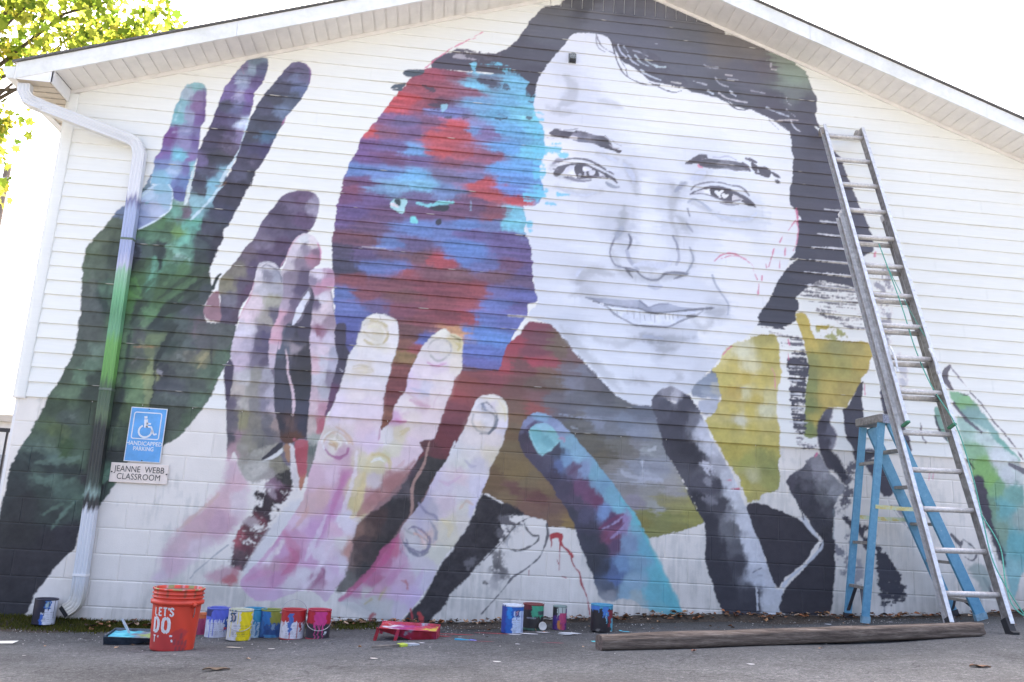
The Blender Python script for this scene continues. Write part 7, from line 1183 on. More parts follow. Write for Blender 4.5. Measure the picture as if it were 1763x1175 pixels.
def can(name, x, y, h, r, base, rules, rim, inside, label, handle=None, seed=1, base_rim=None):
    z = float(gz(x, y)); c = empty(name, (x, y, z)); tag(c, label, 'paint can', 'paint cans standing along the wall')
    phi = math.atan2(CAM.y-y, CAM.x-x)
    prof = [(0.001, .004), (r*.97, .003), (r, .0), (r*1.015, .004), (r*1.0, .009)]+[(r, q) for q in np.linspace(.012, h-.012, 44)]
    if base_rim: rules = rules+[(-2, 2, -.1, .06, base_rim, 0)]
    vc_lathe('body', prof, 96, paint_rules(base, rules, h, seed), c, phi0=phi, dent=.012)
    m = MB(); rr = [(r, h-.012), (r*1.02, h-.009), (r*1.02, h-.002), (r*.99, h), (r*.90, h-.001), (r*.88, h-.008), (r*.87, h-.02)]
    vc_lathe('rim', rr, 40, paint_rules(rim, rules[-2:] if base_rim is None else [], h, seed), c, phi0=phi, dent=.012)
    vc_lathe('paint', [(.001, h-.022), (r*.5, h-.0215), (r*.88, h-.02)], 28, lambda s, f, zz, u: np.tile(np.array(lin(inside)), (len(s), 1)), c, M_lid)
    if handle:
        pts = []
        for i in range(17):
            t = math.pi*i/16
            if handle == 'up': p = (math.cos(t)*r*1.06, 0, h*.86+math.sin(t)*h*.46)
            elif handle == 'front': p = (math.cos(t)*r*1.05, -math.sin(t)*r*1.12, h*.62-math.sin(t)*h*.30)
            else: p = (math.cos(t)*r*1.05, math.sin(t)*r*.5, h*.86+math.sin(t)*h*.2)
            q = Matrix.Rotation(phi+math.pi/2, 3, 'Z') @ Vector(p); pts.append(q)
        MB().tube(pts, .0022, 6, up=(.1, .3, 1)).build('handle', M_wire, c, True)
        for s in (0, -1):
            q = pts[s]; bpy_e = MB().tube([q*.96, q*1.03], .007, 8).build('ear', M_wire, c, True)
    return c
LB = 'd6d9e2'
can('paint_can', -.46, -.115-.0, .19, .082, LB, [(-1.2, -.38, -.1, 1.1, '2a2838', .1), (-.38, -.12, -.1, .42, '3f66b4', .1), (-.25, .42, .62, .97, '2f62a8', .0), (.0, .30, .68, .9, '9fb4b4', 0), (-.4, -.1, .5, 1.1, '2a2838', .15)], '34323c', '3a3844', 'paint can with black left side and blue logo, alone below the green hand', seed=3)
# soil mound carries it: raise to the turf
def add_can_z(o, dz): o.location.z += dz
can('paint_can', .87, -.60, .15, .055, '97375c', [(-1.2, 1.2, .78, 1.1, 'c8683c', .05), (-.2, .5, .5, .8, 'b04668', .1)], 'c07040', '8c3040', 'small magenta paint can with orange rim, half hidden behind the orange bucket', seed=4)
can('paint_can', 1.00, -.79, .20, .079, 'cfd3e0', [(-1.2, 1.2, .62, 1.1, '5f6cca', .14), (-1.2, -.55, .72, 1.0, '38386a', .02), (.6, 1.2, .25, .7, '3c5c9c', .1), (.55, .8, .28, .36, 'c04850', 0)], '5a64b4', '5064c0', 'white paint can with periwinkle blue drips, next to the yellow can', 'back', 5)
can('paint_can', 1.26, -.83, .195, .08, 'b8d0dc', [(-1.2, 1.2, .55, 1.1, '3f96b8', .12), (.2, .32, .1, .6, '3f7fae', .2), (.55, .65, .0, .6, '4a94b4', .2)], '2f7f9c', '2f88a4', 'teal and white paint can standing behind the yellow one', seed=6)
can('paint_can', 1.205, -1.03, .20, .081, 'd4d4d4', [(.02, .93, -.1, 1.1, 'e8d21c', .1), (-.22, .02, .0, .3, 'e0cc2c', .2), (-.78, -.38, .6, .9, '35506e', .02), (-.66, -.5, .66, .84, 'c0b0a4', 0)], 'b4b8a8', 'dcc828', 'white paint can with a broad yellow stripe down its right half', 'front', 7)
can('paint_can', 1.385, -.86, .187, .075, '35568c', [(-.1, 1.2, .55, 1.1, '8f8f3c', .1), (-.8, -.1, .5, 1.1, '3a78b4', .12), (.1, .4, .3, .5, '7c98b4', .05), (-1.2, -.6, .1, .6, '3c6ca4', .1), (-.5, .6, -.1, .12, '4a84b0', .08)], '7c8438', '6c7830', 'blue paint can with olive smeared rim, left of the red and white can', seed=8)
can('paint_can', 1.565, -1.05, .197, .083, 'd8d6dc', [(-1.2, 1.2, .62, 1.1, 'b43034', .12), (-.38, .0, .55, .88, '4a6cac', .05), (-.38, -.12, .3, .7, '4a6cac', .12), (.55, .68, .3, .8, 'a43c44', .1)], 'a83034', 'a82c30', 'white paint can with red dripped top, blue smear and raised wire handle', 'up', 9, base_rim='a03438')
can('paint_can', 1.742, -1.08, .196, .08, '38343a', [(-1.2, 1.2, .55, 1.1, 'b42c38', .05), (-.38, .62, .5, 1.1, 'c83c80', .22), (-.3, -.22, .05, .6, 'c04880', .1), (-.02, .08, .0, .6, 'c04880', .1), (.35, .42, .1, .6, 'b84078', .1), (.55, .75, .2, .3, 'c8ccd0', 0)], 'a83044', 'b83c70', 'black paint can with pink and red dripped top', 'front', 10, base_rim='b03440')
can('paint_can', 3.105, -.84, .197, .08, '2c62b0', [(-1.2, -.6, -.1, 1.1, '3a4c9c', .0), (-.5, -.1, .55, 1.0, '2f86d0', .05), (.0, 1.2, -.1, .58, 'c4d0e4', .02), (.15, 1.2, .58, .8, 'b4c4dc', .02), (.25, .62, .6, .84, '3c5080', 0), (.35, .52, .66, .8, 'c89a8c', 0)], 'd8dade', '9aa0ac', 'blue and white labelled paint can, left of the pair beside the red drip', seed=11)
can('paint_can', 3.285, -.62, .191, .079, '3e3a38', [(-1.2, 1.2, .8, 1.1, '6c3038', .05), (-.15, .95, .55, 1.1, '48a07c', .08), (-.6, .3, .45, .49, '8c8c90', 0), (-1.2, 1.2, -.1, .1, '4a6c5c', .05), (.5, 1.2, .6, .75, '4c5054', .02)], '7c3a36', '5c3034', 'dark paint can with green paint spilled over its rim', seed=12)
can('paint_can', 3.485, -.64, .175, .053, '5c3c78', [(-1.2, -.35, .6, 1.1, '383434', .05), (-.35, .9, .62, 1.1, 'b4bcb4', .1), (-.05, .9, .3, .7, 'b84a70', .15), (-.3, .1, .05, .4, 'c07840', .1), (.35, .75, -.1, .3, 'b04874', .1), (-.9, -.4, .2, .5, '4c3c80', .1), (.1, .4, .02, .25, 'b4505c', .1)], '84948c', '90908c', 'small paint can streaked purple, pink and orange', seed=13)
can('paint_can', 3.772, -.812, .191, .081, '2e2a2c', [(-1.2, 1.2, .86, 1.1, '4a9ab8', .06), (-1.2, -.2, .8, 1.0, '4c7cc4', .06), (.1, .62, .6, .95, '4a7cc0', .14), (.62, 1.2, .2, .8, '7c3038', .02), (.4, .5, .35, .7, '8cb0b8', .1), (-.5, -.15, .02, .12, '6c6864', .02), (.85, 1.2, -.1, .5, '58a8bc', .1)], '4c94b0', '3c4c5c', 'black paint can with light blue paint run over its rim, near the cyan arm', seed=14)
# small round lid
lx, ly = 3.345, -.725
o = vc_lathe('paint_lid', [(.001, .0), (.028, .0), (.031, .003), (.031, .007), (.028, .008), (.024, .006), (.001, .006)], 28, lambda s, f, z, u: np.tile(np.array(lin('c4c0b8')), (len(s), 1)), None)
o.location = (lx, ly, float(gz(lx, ly))+.031); o.rotation_euler = (R(78), 0, R(12)); tag(o, 'small round off-white lid leaning against the dark paint can', 'lid')
# ------------------------------------------------------------------ orange bucket
def bucket():
    x, y = .925, -1.60; z = float(gz(x, y)); h, rb, rt = .366, .127, .148
    b = empty('bucket', (x, y, z)); tag(b, 'large orange plastic bucket with white stencil lettering LET\'S DO', 'bucket'); phi = math.atan2(CAM.y-y, CAM.x-x)
    rr = lambda t: rb+(rt-rb)*t
    prof = [(.001, .008), (rb*.9, .006), (rb*.97, .0), (rb, .006)]+[(rr(t), h*t) for t in np.linspace(.03, .72, 30)]
    prof += [(rr(.735)+.001, h*.735), (rt+.008, h*.745), (rt+.009, h*.80), (rr(.82), h*.805), (rr(.84), h*.84), (rt+.004, h*.845), (rt+.004, h*.86), (rr(.87), h*.865), (rr(.9), h*.9), (rt+.005, h*.905), (rt+.005, h*.92), (rr(.93), h*.925), (rr(.96), h*.965), (rt+.006, h*.97), (rt+.006, h*.995), (rt, h), (rt-.004, h*.995), (rt-.006, h*.8), (rb, .02), (.001, .018)]
    def cf(s, f, zz, u):
        C = np.tile(np.array((.66, .058, .026)), (len(s), 1)); t = zz/h
        k = (t < .32+.05*np.sin(u*5)) & (s < .55+.1*np.sin(zz*60)); C[k] = (.50, .045, .04)
        k = (t < .24+.06*np.sin(u*23)) & (s > .05) & (s < .62) & (np.sin(u*37+zz*80) > .35); C[k] = (.24, .05, .06)
        k = (t > .86) & (np.sin(u*11)+np.sin(u*27+1) > 1.1); C[k] = (.30, .07, .03)
        k = (t > .97) & (np.sin(u*7+2) > .5); C[k] = (.22, .26, .08)
        k = (t > .97) & (np.sin(u*9) > .8); C[k] = (.6, .25, .28)
        return C*(1+.06*np.sin(u*9+zz*30))[:, None]
    vc_lathe('shell', prof, 72, cf, b, mat('orange plastic', rough=.42, attr=True), phi0=phi)
    # stencil lettering, ribbons laid on the curved wall
    G = {'L': [[(0, 1), (0, .08)], [(.08, .0), (.5, .0)]], 'E': [[(0, 1), (0, .56)], [(0, .44), (0, 0)], [(.08, 1), (.5, 1)], [(.1, .5), (.42, .5)], [(.08, 0), (.5, 0)]], 'T': [[(0, 1), (.6, 1)], [(.3, .88), (.3, 0)]], "'": [[(.05, 1.02), (.02, .78)]],
         'S': [[(.52, .82), (.46, .96), (.27, 1.02), (.08, .95), (.02, .78), (.09, .63), (.24, .55)], [(.30, .50), (.46, .40), (.53, .24), (.45, .06), (.26, -.02), (.08, .04), (.0, .2)]],
         'D': [[(0, 1), (0, 0)], [(.13, 1), (.34, .97), (.50, .82), (.55, .5), (.50, .18), (.34, .03), (.13, 0)]], 'O': [[(.30, 1.02), (.10, .92), (.02, .7), (.02, .3), (.10, .08), (.30, -.02)], [(.40, 1.02), (.58, .92), (.66, .7), (.66, .3), (.58, .08), (.40, -.02)]]}
    Mw = mat('stencil paint', rough=.6, build=var((.70, .68, .66), .12, 60, 0))
    def word(name, letters, zb, hgt, wgt, uc):
        m = MB()
        for ch, ox in letters:
            for st in G[ch]:
                P = [Vector((ox+px*hgt*.78, zb+py*hgt)) for px, py in st]
                for a, c in zip(P[:-1], P[1:]):
                    d = (c-a); L = max(d.length, 1e-6); d = d/L; nrm = Vector((-d.y, d.x)); a2 = a-d*wgt*.18; c2 = c+d*wgt*.18; seg = max(int(L/.008), 1)
                    vv = []
                    for i in range(seg+1):
                        for sg in (-1, 1):
                            q = a2+(c2-a2)*(i/seg)+nrm*sg*wgt/2; t = q.y/h; rad = rr(t)+.0012; th = phi+uc+q.x/rad
                            vv.append((rad*math.cos(th), rad*math.sin(th), q.y))
                    m.add(vv, [(2*i, 2*i+1, 2*i+3, 2*i+2) for i in range(seg)])
        return m.build(name, Mw, b)
    word('lettering', [('L', 0), ('E', .032), ('T', .062), ("'", .094), ('S', .104)], .210, .044, .0095, -.98)
    word('lettering', [('D', .0), ('O', .062)], .116, .078, .019, -.98)
    word('lettering', [('T', 0.0), ("'", .036)], .056, .036, .008, -.98)
    # worn end of the third line
    G['c'] = [[(.46, .96), (.27, 1.02), (.08, .95)], [(.40, .45), (.5, .3), (.5, .18)]]
    word('lettering', [('c', .108)], .052, .042, .010, -.98)
    vc_lathe('paint', [(.001, h*.955), (rt*.6, h*.96), (rt*.96, h*.95)], 40, lambda s, f, z, u: np.where((np.sin(u*5)+np.sin(u*11+1) > .2)[:, None], np.array((.10, .11, .05)), np.array((.13, .05, .045))), b, M_lid)
    pts = []
    for i in range(21):
        t = math.pi*i/20; p = Vector((math.cos(t)*(rt+.014), math.sin(t)*(rt*.25), h*.76-math.sin(t)*h*.40)); pts.append(Matrix.Rotation(phi+math.pi/2-.9, 3, 'Z') @ p)
    MB().tube(pts, .003, 6, up=(.1, .3, 1)).build('handle', M_wire, b, True)
    for s in (0, -1): MB().tube([pts[s]*.94, pts[s]*1.02], .012, 10).build('handle_boss', mat('boss', (.6, .06, .025), .4), b, True)
bucket()
# ------------------------------------------------------------------ trays and brushes
def tray(name, x, y, rz, L, Wd, H, shell, inner, label, legs=None, tilt=0):
    z = float(gz(x, y)); t = empty(name, (x, y, z+.006), (tilt, 0, rz)); tag(t, label, 'paint tray')
    a, b_ = L/2, Wd/2; n = 14; m = MB(); T = .004
    us = np.linspace(-a, a, n)
    def zb(u): s = (u+a)/L; return H*.04 if s < .38 else H*(.04+.72*((s-.38)/.62)**1.0)
    rows = []
    for u in us:
        q = zb(u); k = .78
        rows.append([(u, -b_-.008, H), (u, -b_, H), (u, -b_*k, q+.006), (u, -b_*k*.7, q), (u, b_*k*.7, q), (u, b_*k, q+.006), (u, b_, H), (u, b_+.008, H)])
    V = [p for r in rows for p in r]; F = [(i*8+j, (i+1)*8+j, (i+1)*8+j+1, i*8+j+1) for i in range(n-1) for j in range(7)]
    V2 = [(p[0], p[1]*1.015, p[2]-T) for p in V]; F2 = [tuple(k+len(V) for k in f[::-1]) for f in F]
    e0 = [(j, j+1, len(V)+j+1, len(V)+j) for j in range(7)]; e1 = [((n-1)*8+j+1, (n-1)*8+j, len(V)+(n-1)*8+j, len(V)+(n-1)*8+j+1) for j in range(7)]
    m.add(V+V2, F+F2+e0+e1)
    # end walls
    q = zb(-a)
    m.add([(-a, -b_, H), (-a, -b_*.88, q), (-a, b_*.88, q), (-a, b_, H), (-a-.006, -b_, H), (-a-.004, -b_*.88, q-T), (-a-.004, b_*.88, q-T), (-a-.006, b_, H)], [(0, 1, 2, 3), (7, 6, 5, 4), (0, 4, 5, 1), (1, 5, 6, 2), (2, 6, 7, 3), (3, 7, 4, 0)])
    m.build('pan', shell, t)
    # wet paint skin in bands of colour
    nu, nv = 26, 16; U, W_ = np.meshgrid(np.linspace(-a*.97, a*.94, nu), np.linspace(-b_*.86, b_*.86, nv)); 
    Z = np.maximum(np.vectorize(zb)(U)+.010, H*.80)+.004*np.sin(U*70)*np.cos(W_*90)
    C = inner(U/a, W_/b_)
    grid_mesh('paint', np.stack([U, W_, Z], -1).reshape(-1, 3), nu, nv, M_lid, t, C.reshape(-1, 3))
    for lx_, ly_ in legs or []: MB().sweep([(lx_+.02, ly_, -.006), (lx_, ly_, H*.97)], [(-.011, -.006), (.011, -.006), (.011, .006), (-.011, .006)], up=(0, 1, 0)).build('leg', shell, t)
    return t
def bands(cs, seed):
    ph = np.random.default_rng(seed).uniform(0, 6, 4)
    def f(u, w_):
        k = (u+1)/2+.08*np.sin(w_*6+ph[0])+.05*np.sin(w_*13+u*9+ph[1]); i = np.clip((k*len(cs)).astype(int), 0, len(cs)-1)
        return np.array([lin(c) for c in cs])[i]
    return f
M_tray = mat('dark grey tray', rough=.5, build=var((.055, .075, .10), .4, 30, .1)); M_tray2 = mat('paint crusted red tray', rough=.4, build=lambda n, b: n.links.new(ramp(n, noise(n, 14, 5), [(.35, (.30, .02, .03)), (.5, (.45, .03, .05)), (.62, (.42, .04, .10)), (.72, (.35, .45, .50))]), b.inputs['Base Color']))
tray('paint_tray', .60, -1.19, 0.05, .37, .24, .058, M_tray, bands(['4ab0c8', '5cc8d4', '3ca4b4', '707888', '8c9c58', '86b040', '7ca838'], 2), 'dark grey paint tray with turquoise and green paint, left of the bucket', tilt=R(5))
tray('paint_tray', 2.36, -1.20, math.pi-.12, .40, .24, .078, M_tray2, bands(['c8b43c', 'b8404c', 'b83050', 'a83878', 'a04080', 'd8d4d8', 'b02c34'], 5), 'red crusted paint tray with pink and white paint on short legs', legs=[(.185, .115), (.185, -.115), (.05, .125)], tilt=R(-4))
def brush(x, y, z, rz, L, handle, ferrule, tipc, label, pitch=0, wid=.03):
    b = empty('paint_brush', (x, y, z), (0, pitch, rz)); tag(b, label, 'paint brush')
    m = MB(); n = 14
    hw = lambda t: .006+.008*math.sin(min(t*1.25, 1)*math.pi)**2
    m.sweep([(L*.60*i/(n-1), 0, .010) for i in range(n)], [(-1, -.7), (1, -.7), (1, .7), (-1, .7)]) if False else None
    vv = []; ff = []
    for i in range(n):
        t = i/(n-1); s = hw(t); X = L*.6*t
        vv += [(X, -s, .004), (X, s, .004), (X, s, .016), (X, -s, .016)]
    for i in range(n-1):
        for q in range(4): ff.append((i*4+q, i*4+(q+1) % 4, i*4+4+(q+1) % 4, i*4+4+q))
    ff += [(3, 2, 1, 0), tuple((n-1)*4+q for q in range(4))]
    m.add(vv, ff); m.build('handle', handle, b)
    MB().box((L*.585, -wid*.8, .001), (L*.74, wid*.8, .019)).build('ferrule', ferrule, b, bevel=.003)
    MB().add([(L*.735, -wid*.78, .002), (L*.735, wid*.78, .002), (L*.735, wid*.78, .018), (L*.735, -wid*.78, .018), (L, -wid*.9, .004), (L, wid*.9, .004), (L*.99, wid*.85, .014), (L*.99, -wid*.85, .014)], [(0, 1, 2, 3), (7, 6, 5, 4), (0, 4, 5, 1), (1, 5, 6, 2), (2, 6, 7, 3), (3, 7, 4, 0)]).build('bristle', tipc, b)
    return b
Mb1 = mat('stained wood', rough=.6, build=var((.16, .14, .12), .4, 30, 0)); Mb2 = mat('steel ferrule', (.45, .5, .55), .35, .7); Mb3 = mat('blue bristle', rough=.6, build=var((.10, .16, .28), .4, 40, .2)); Mb4 = mat('lime', (.45, .55, .06), .5); Mb5 = mat('violet blue paint', rough=.4, build=var((.12, .16, .55), .4, 20, 0)); Mb6 = mat('cyan paint', (.05, .35, .55), .4); Mb7 = mat('pale handle', rough=.5, build=var((.45, .48, .52), .3, 20, 0))
bb = brush(2.158, -1.85, float(gz(2.158, -1.85))+.004, .66, .34, Mb1, Mb4, Mb7, 'paint brush with grey handle and lime band in front of the red tray')
brush(2.67, -1.43, float(gz(2.67, -1.43))+.004, -.40, .175, Mb6, Mb5, Mb5, 'short blue paint brush lying between red tray and blue can', wid=.014)
brush(.455, -1.16, float(gz(.45, -1.16))+.15, .15, .20, Mb7, Mb2, Mb3, 'paint brush standing handle up in the turquoise tray', pitch=R(58), wid=.016)
# ------------------------------------------------------------------ timber log
def log():
    a = np.array((3.475, -2.165)); b = np.array((6.105, -1.745)); L = np.linalg.norm(b-a); n, m_ = 220, 56
    t = np.linspace(0, 1, n); V = []; 
    ang = np.linspace(0, 2*math.pi, m_, endpoint=True)
    d = (b-a)/L; s = np.array((-d[1], d[0])); rg = np.random.default_rng(3)
    lump = np.interp(t*L, np.linspace(0, L, 14), rg.uniform(-.006, .006, 14))
    V = np.zeros((n, m_, 3))
    for j, q in enumerate(ang):
        ca, sa = math.cos(q), math.sin(q); k = (abs(ca)**3.6+abs(sa)**3.6)**(-1/3.6)
        grain = .0022*np.sin(q*9+t*7)+.0014*np.sin(q*23+t*19)+lump-.010*np.exp(-((q-.9-.12*np.sin(t*9))/.055)**2)*(np.sin(t*17)+.6 > 0)-.007*np.exp(-((q-2.3-.2*np.sin(t*5+1))/.05)**2)*(np.sin(t*11+2) > -.2)-.02*np.clip((t-.985)/.015, 0, 1)*(.5+.5*math.sin(q*5))
        u = (.060+grain*.6)*k*ca; v = (.047+grain*.6)*k*sa
        P = a[None, :]+d[None, :]*(t*L)[:, None]+s[None, :]*u[:, None]
        V[:, j, 0] = P[:, 0]; V[:, j, 1] = P[:, 1]; V[:, j, 2] = gz(P[:, 0], P[:, 1])+.048+v
    def wood(n_, b_):
        g = noise(n_, 10, 6, .65, stretch=(.25, 3, 6)); f = noise(n_, 60, 4, .7, stretch=(.15, 2, 4))
        c = ramp(n_, g, [(.3, (.085, .06, .046)), (.5, (.19, .145, .112)), (.7, (.31, .25, .20))])
        n_.links.new(mixc(n_, .7, c, ramp(n_, f, [(.35, (.35, .33, .3)), (.6, (1, 1, 1))]), 'MULTIPLY'), b_.inputs['Base Color']); bump(n_, b_, f, .8, .006)
    Mw = mat('weathered timber', rough=.85, build=wood)
    o = empty('timber_log', tuple(V.mean((0, 1)))); o.location = (0, 0, 0); tag(o, 'long weathered timber lying on the asphalt in front of the ladders', 'timber')
    grid_mesh('shaft', V.reshape(-1, 3), m_, n, Mw, o)
    for e in (0, -1):
        c = V[e].mean(0); m2 = MB(); ring = [tuple(p) for p in V[e][:-1]]; m2.add(ring+[tuple(c)], [(i, (i+1) % (m_-1), m_-1) for i in range(m_-1)]); m2.build('end_grain', mat('end grain', rough=.9, build=var((.13, .10, .085), .5, 60, .4)), o)
log()
# ------------------------------------------------------------------ extension ladder
def ext_ladder():
    Bc = Vector((6.205, -1.66, .485)); Tc = Vector((6.10, -.085, 4.865)); ax = (Tc-Bc).normalized(); Lg = (Tc-Bc).length
    xs = Vector((1, 0, 0)); xs = (xs-ax*xs.dot(ax)).normalized(); nr = xs.cross(ax).normalized()   # towards wall or room
    if nr.y > 0: nr = -nr
    o = empty('extension_ladder', Bc); tag(o, 'tall aluminium extension ladder leaning against the wall with green rope', 'ladder')
    P = lambda t, u, w_: (Bc+ax*t+xs*u+nr*w_)-Bc
    def rail(name, t0, t1, u, w0, side):
        # C channel: web plus two flanges
        d, fl, th = .075, .030, .004; m = MB()
        def bx(u0, u1, n0, n1): m.add([P(t, uu, nn) for t in (t0, t1) for uu, nn in ((u0, n0), (u1, n0), (u1, n1), (u0, n1))], [(0, 1, 2, 3), (7, 6, 5, 4), (0, 4, 5, 1), (1, 5, 6, 2), (2, 6, 7, 3), (3, 7, 4, 0)])
        bx(u-th/2, u+th/2, w0-d/2+th, w0+d/2-th); r_ = m.build(name, M_alud, o)
        m = MB()
        for nn in (w0-d/2, w0+d/2-th): bx(u+(0 if side > 0 else -fl)-side*.002, u+(fl if side > 0 else 0)-side*.002, nn, nn+th)
        m.build('flange', M_alu, r_)
        return r_
    fly0, base1 = 1.52, 3.62
    for s in (-1, 1):
        rail('base_rail', .06, base1, s*.205, -.030, s); rail('fly_rail', fly0, Lg, s*.178, .047, s)
        MB().add([P(t, s*.178+(-.02 if s < 0 else -.004)+du, .047+dn) for t in (fly0-.012, fly0+.004) for du, dn in ((0, -.042), (.028, -.042), (.028, .042), (0, .042))], [(0, 1, 2, 3), (7, 6, 5, 4), (0, 4, 5, 1), (1, 5, 6, 2), (2, 6, 7, 3), (3, 7, 4, 0)]).build('rail_tip', M_green, o)
        # shoes
        MB().sweep([P(.10, s*.205, -.03), P(-.005, s*.205, -.02), P(-.03, s*.205, .02)], [(-.022, -.03), (.022, -.03), (.022, .03), (-.022, .03)], up=(0, 1, 0)).build('shoe', M_black, o)
        c = P(0, s*.205, 0); m = MB(); m.box((c.x-.045, c.y-.07, -.032), (c.x+.045, c.y+.05, -.018)); m.build('foot_pad', mat('foot pad', rough=.7, build=var((.14, .12, .10), .3, 30, 0)), o, bevel=.004)
        # wall bumpers
        MB().tube([P(Lg-.02, s*.178-.02, .0), P(Lg-.02, s*.178+.02, .0)], .045, 14, up=(0, 0, 1)).build('end_pad', mat('end pad', rough=.8, build=var((.40, .36, .32), .3, 40, .2)), o, True)
        MB().sweep([P(base1-.02, s*.205-s*.004, -.03), P(base1+.045, s*.205-s*.004, -.03)], [(-.006, -.034), (.006, -.034), (.006, .034), (-.006, .034)], up=(0, 1, 0)).build('rail_cap', M_soffit, o)
        # rung lock
        m = MB(); t0 = 2.02; m.tube([P(t0+.16, s*.165, .09), P(t0+.10, s*.165, .105), P(t0+.02, s*.165, .115), P(t0-.08, s*.165, .10)], .009, 6); m.build('rung_lock', M_alu, o)
    k = 0
    for t in np.arange(.26, base1-.05, .305):
        MB().tube([P(t, -.205, -.030), P(t, .205, -.030)], .0205, 10, up=(0, 0, 1)).build('rung', M_rung, o, True)
    for t in np.arange(.26+.305*math.ceil((fly0+.06-.26)/.305)+.012, Lg-.1, .305):
        MB().tube([P(t, -.178, .047), P(t, .178, .047)], .0215, 10, up=(0, 0, 1)).build('rung', M_rung, o, True)
    for t in np.arange(.26, base1-.05, .305): pass
    rp = [P(3.25, .02, .06), P(3.0, .03, .07), P(2.6, .06, .06), P(2.2, .09, .03), P(1.85, .12, .05), P(1.5, .19, .09), P(1.1, .205, .08), P(.75, .17, .09), P(.45, .13, .12), P(.2, .16, .16), P(.03, .22, .18), P(-.0, .26, .20)]
    def smooth(pts, n=6):
        out = []
        for i in range(len(pts)-1):
            p0, p1, p2, p3 = pts[max(i-1, 0)], pts[i], pts[i+1], pts[min(i+2, len(pts)-1)]
            for j in range(n):
                t = j/n; out.append(.5*((2*p1)+(p2-p0)*t+(2*p0-5*p1+4*p2-p3)*t*t+(3*p1-p0-3*p2+p3)*t**3))
        return out+[pts[-1]]
    MB().tube(smooth(rp), .0048, 6, up=(0, 1, 0)).build('rope', M_rope, o, True)
    rp2 = [P(.80, .17, .09), P(.55, .20, .14), P(.3, .13, .18), P(.12, .10, .22), P(.02, .18, .26), P(.04, .27, .22), P(.1, .22, .14)]
    MB().tube(smooth(rp2), .0048, 6, up=(0, 1, 0)).build('rope', M_rope, o, True)
    rp3 = [P(3.0, .03, .07), P(2.6, .13, .04), P(2.3, .17, .08)]
    MB().tube(smooth(rp3), .003, 6, up=(0, 1, 0)).build('rope', M_rope, o, True)
ext_ladder()
# ------------------------------------------------------------------ blue step ladder
def step_ladder():
    o = empty('step_ladder', (6.4, -.3, .4)); tag(o, 'blue fibreglass step ladder standing open behind the extension ladder', 'ladder'); O = Vector(o.location)
    g = lambda x, y: float(gz(x, y))
    ft = {('l', 'n'): Vector((5.985, -.50, g(5.985, -.5)+.02)), ('l', 'f'): Vector((6.05, -.085, g(6.05, -.1)+.02)), ('r', 'n'): Vector((6.945, -.545, g(6.945, -.545)+.035)), ('r', 'f'): Vector((6.99, -.10, g(6.99, -.1)+.03))}
    tp = {('l', 'n'): Vector((6.135, -.585, 2.02)), ('l', 'f'): Vector((6.15, -.255, 2.0)), ('r', 'n'): Vector((6.215, -.585, 2.02)), ('r', 'f'): Vector((6.22, -.255, 2.0))}
    for k, f in ft.items():
        t = tp[k]; n = 2; wd = .030 if k[0] == 'l' else .046
        MB().sweep([f-O, t-O], [(-wd, -.014), (wd, -.014), (wd, .014), (-wd, .014)], up=(0, 1, 0)).build('rail', M_blue, o, bevel=.003)
        MB().sweep([f-O+Vector((0, 0, -.02)), f-O+(t-f)*.02], [(-wd-.004, -.018), (wd+.004, -.018), (wd+.004, .018), (-wd-.004, .018)], up=(0, 1, 0)).build('foot', mat('foot', rough=.7, build=var((.22, .36, .44) if k[1] == 'n' else (.04, .04, .045), .3, 30, 0)), o)
    MB().box(tuple(Vector((6.10, -.625, 2.005))-O), tuple(Vector((6.255, -.215, 2.075))-O)).build('top_cap', mat('top cap', rough=.6, metal=.2, build=var((.30, .28, .26), .35, 30, .1)), o, bevel=.006)
    MB().box(tuple(Vector((6.125, -.629, 2.0))-O), tuple(Vector((6.235, -.6255, 2.07))-O)).build('cap_label', mat('cap label', rough=.6, build=var((.30, .33, .42), .5, 70, 0)), o)
    zf = lambda a, b, z: a+(b-a)*((z-a.z)/(b.z-a.z))
    for side, zs, tread in (('l', (.66, 1.02, 1.68), .03), ('r', (.60, .90, 1.20, 1.50, 1.79), .075)):
        for z in zs:
            a = zf(ft[side, 'n'], tp[side, 'n'], z)-O; b = zf(ft[side, 'f'], tp[side, 'f'], z)-O
            MB().sweep([a, b], [(-tread/2, -.012), (tread/2, -.012), (tread/2, .012), (-tread/2, .012)], up=(0, 0, 1)).build('step', M_step, o)
        # knee braces at the foot
        z = zs[0]
        a = zf(ft[side, 'n'], tp[side, 'n'], z)-O; b = zf(ft[side, 'f'], tp[side, 'f'], z)-O; mid = (a+b)/2
        for e in ('n', 'f'):
            q = ft[side, e]-O+Vector((0, 0, .03)); MB().sweep([a*.65+b*.35 if e == 'n' else b*.65+a*.35, q], [(-.014, -.003), (.014, -.003), (.014, .003), (-.014, .003)], up=(0, 1, 0)).build('brace', mat('brace', rough=.5, metal=.4, build=var((.10, .10, .11), .3, 30, 0)), o)
    My = mat('yellow smeared spreader', rough=.5, build=lambda n, b: n.links.new(ramp(n, noise(n, 16, 4), [(.35, (.50, .60, .46)), (.5, (.62, .62, .36)), (.62, (.60, .48, .12)), (.7, (.5, .5, .48))]), b.inputs['Base Color']))
    for e, z in (('n', 1.315), ('f', 1.235)):
        a = zf(ft['l', e], tp['l', e], z)-O; b = zf(ft['r', e], tp['r', e], z)-O; dy = Vector((0, -.018 if e == 'n' else .018, 0))
        MB().sweep([a+dy, (a+b)/2+dy+Vector((0, 0, -.006)), b+dy], [(-.004, -.016), (.004, -.016), (.004, .016), (-.004, .016)], up=(0, 0, 1)).build('spreader', My, o)
step_ladder()
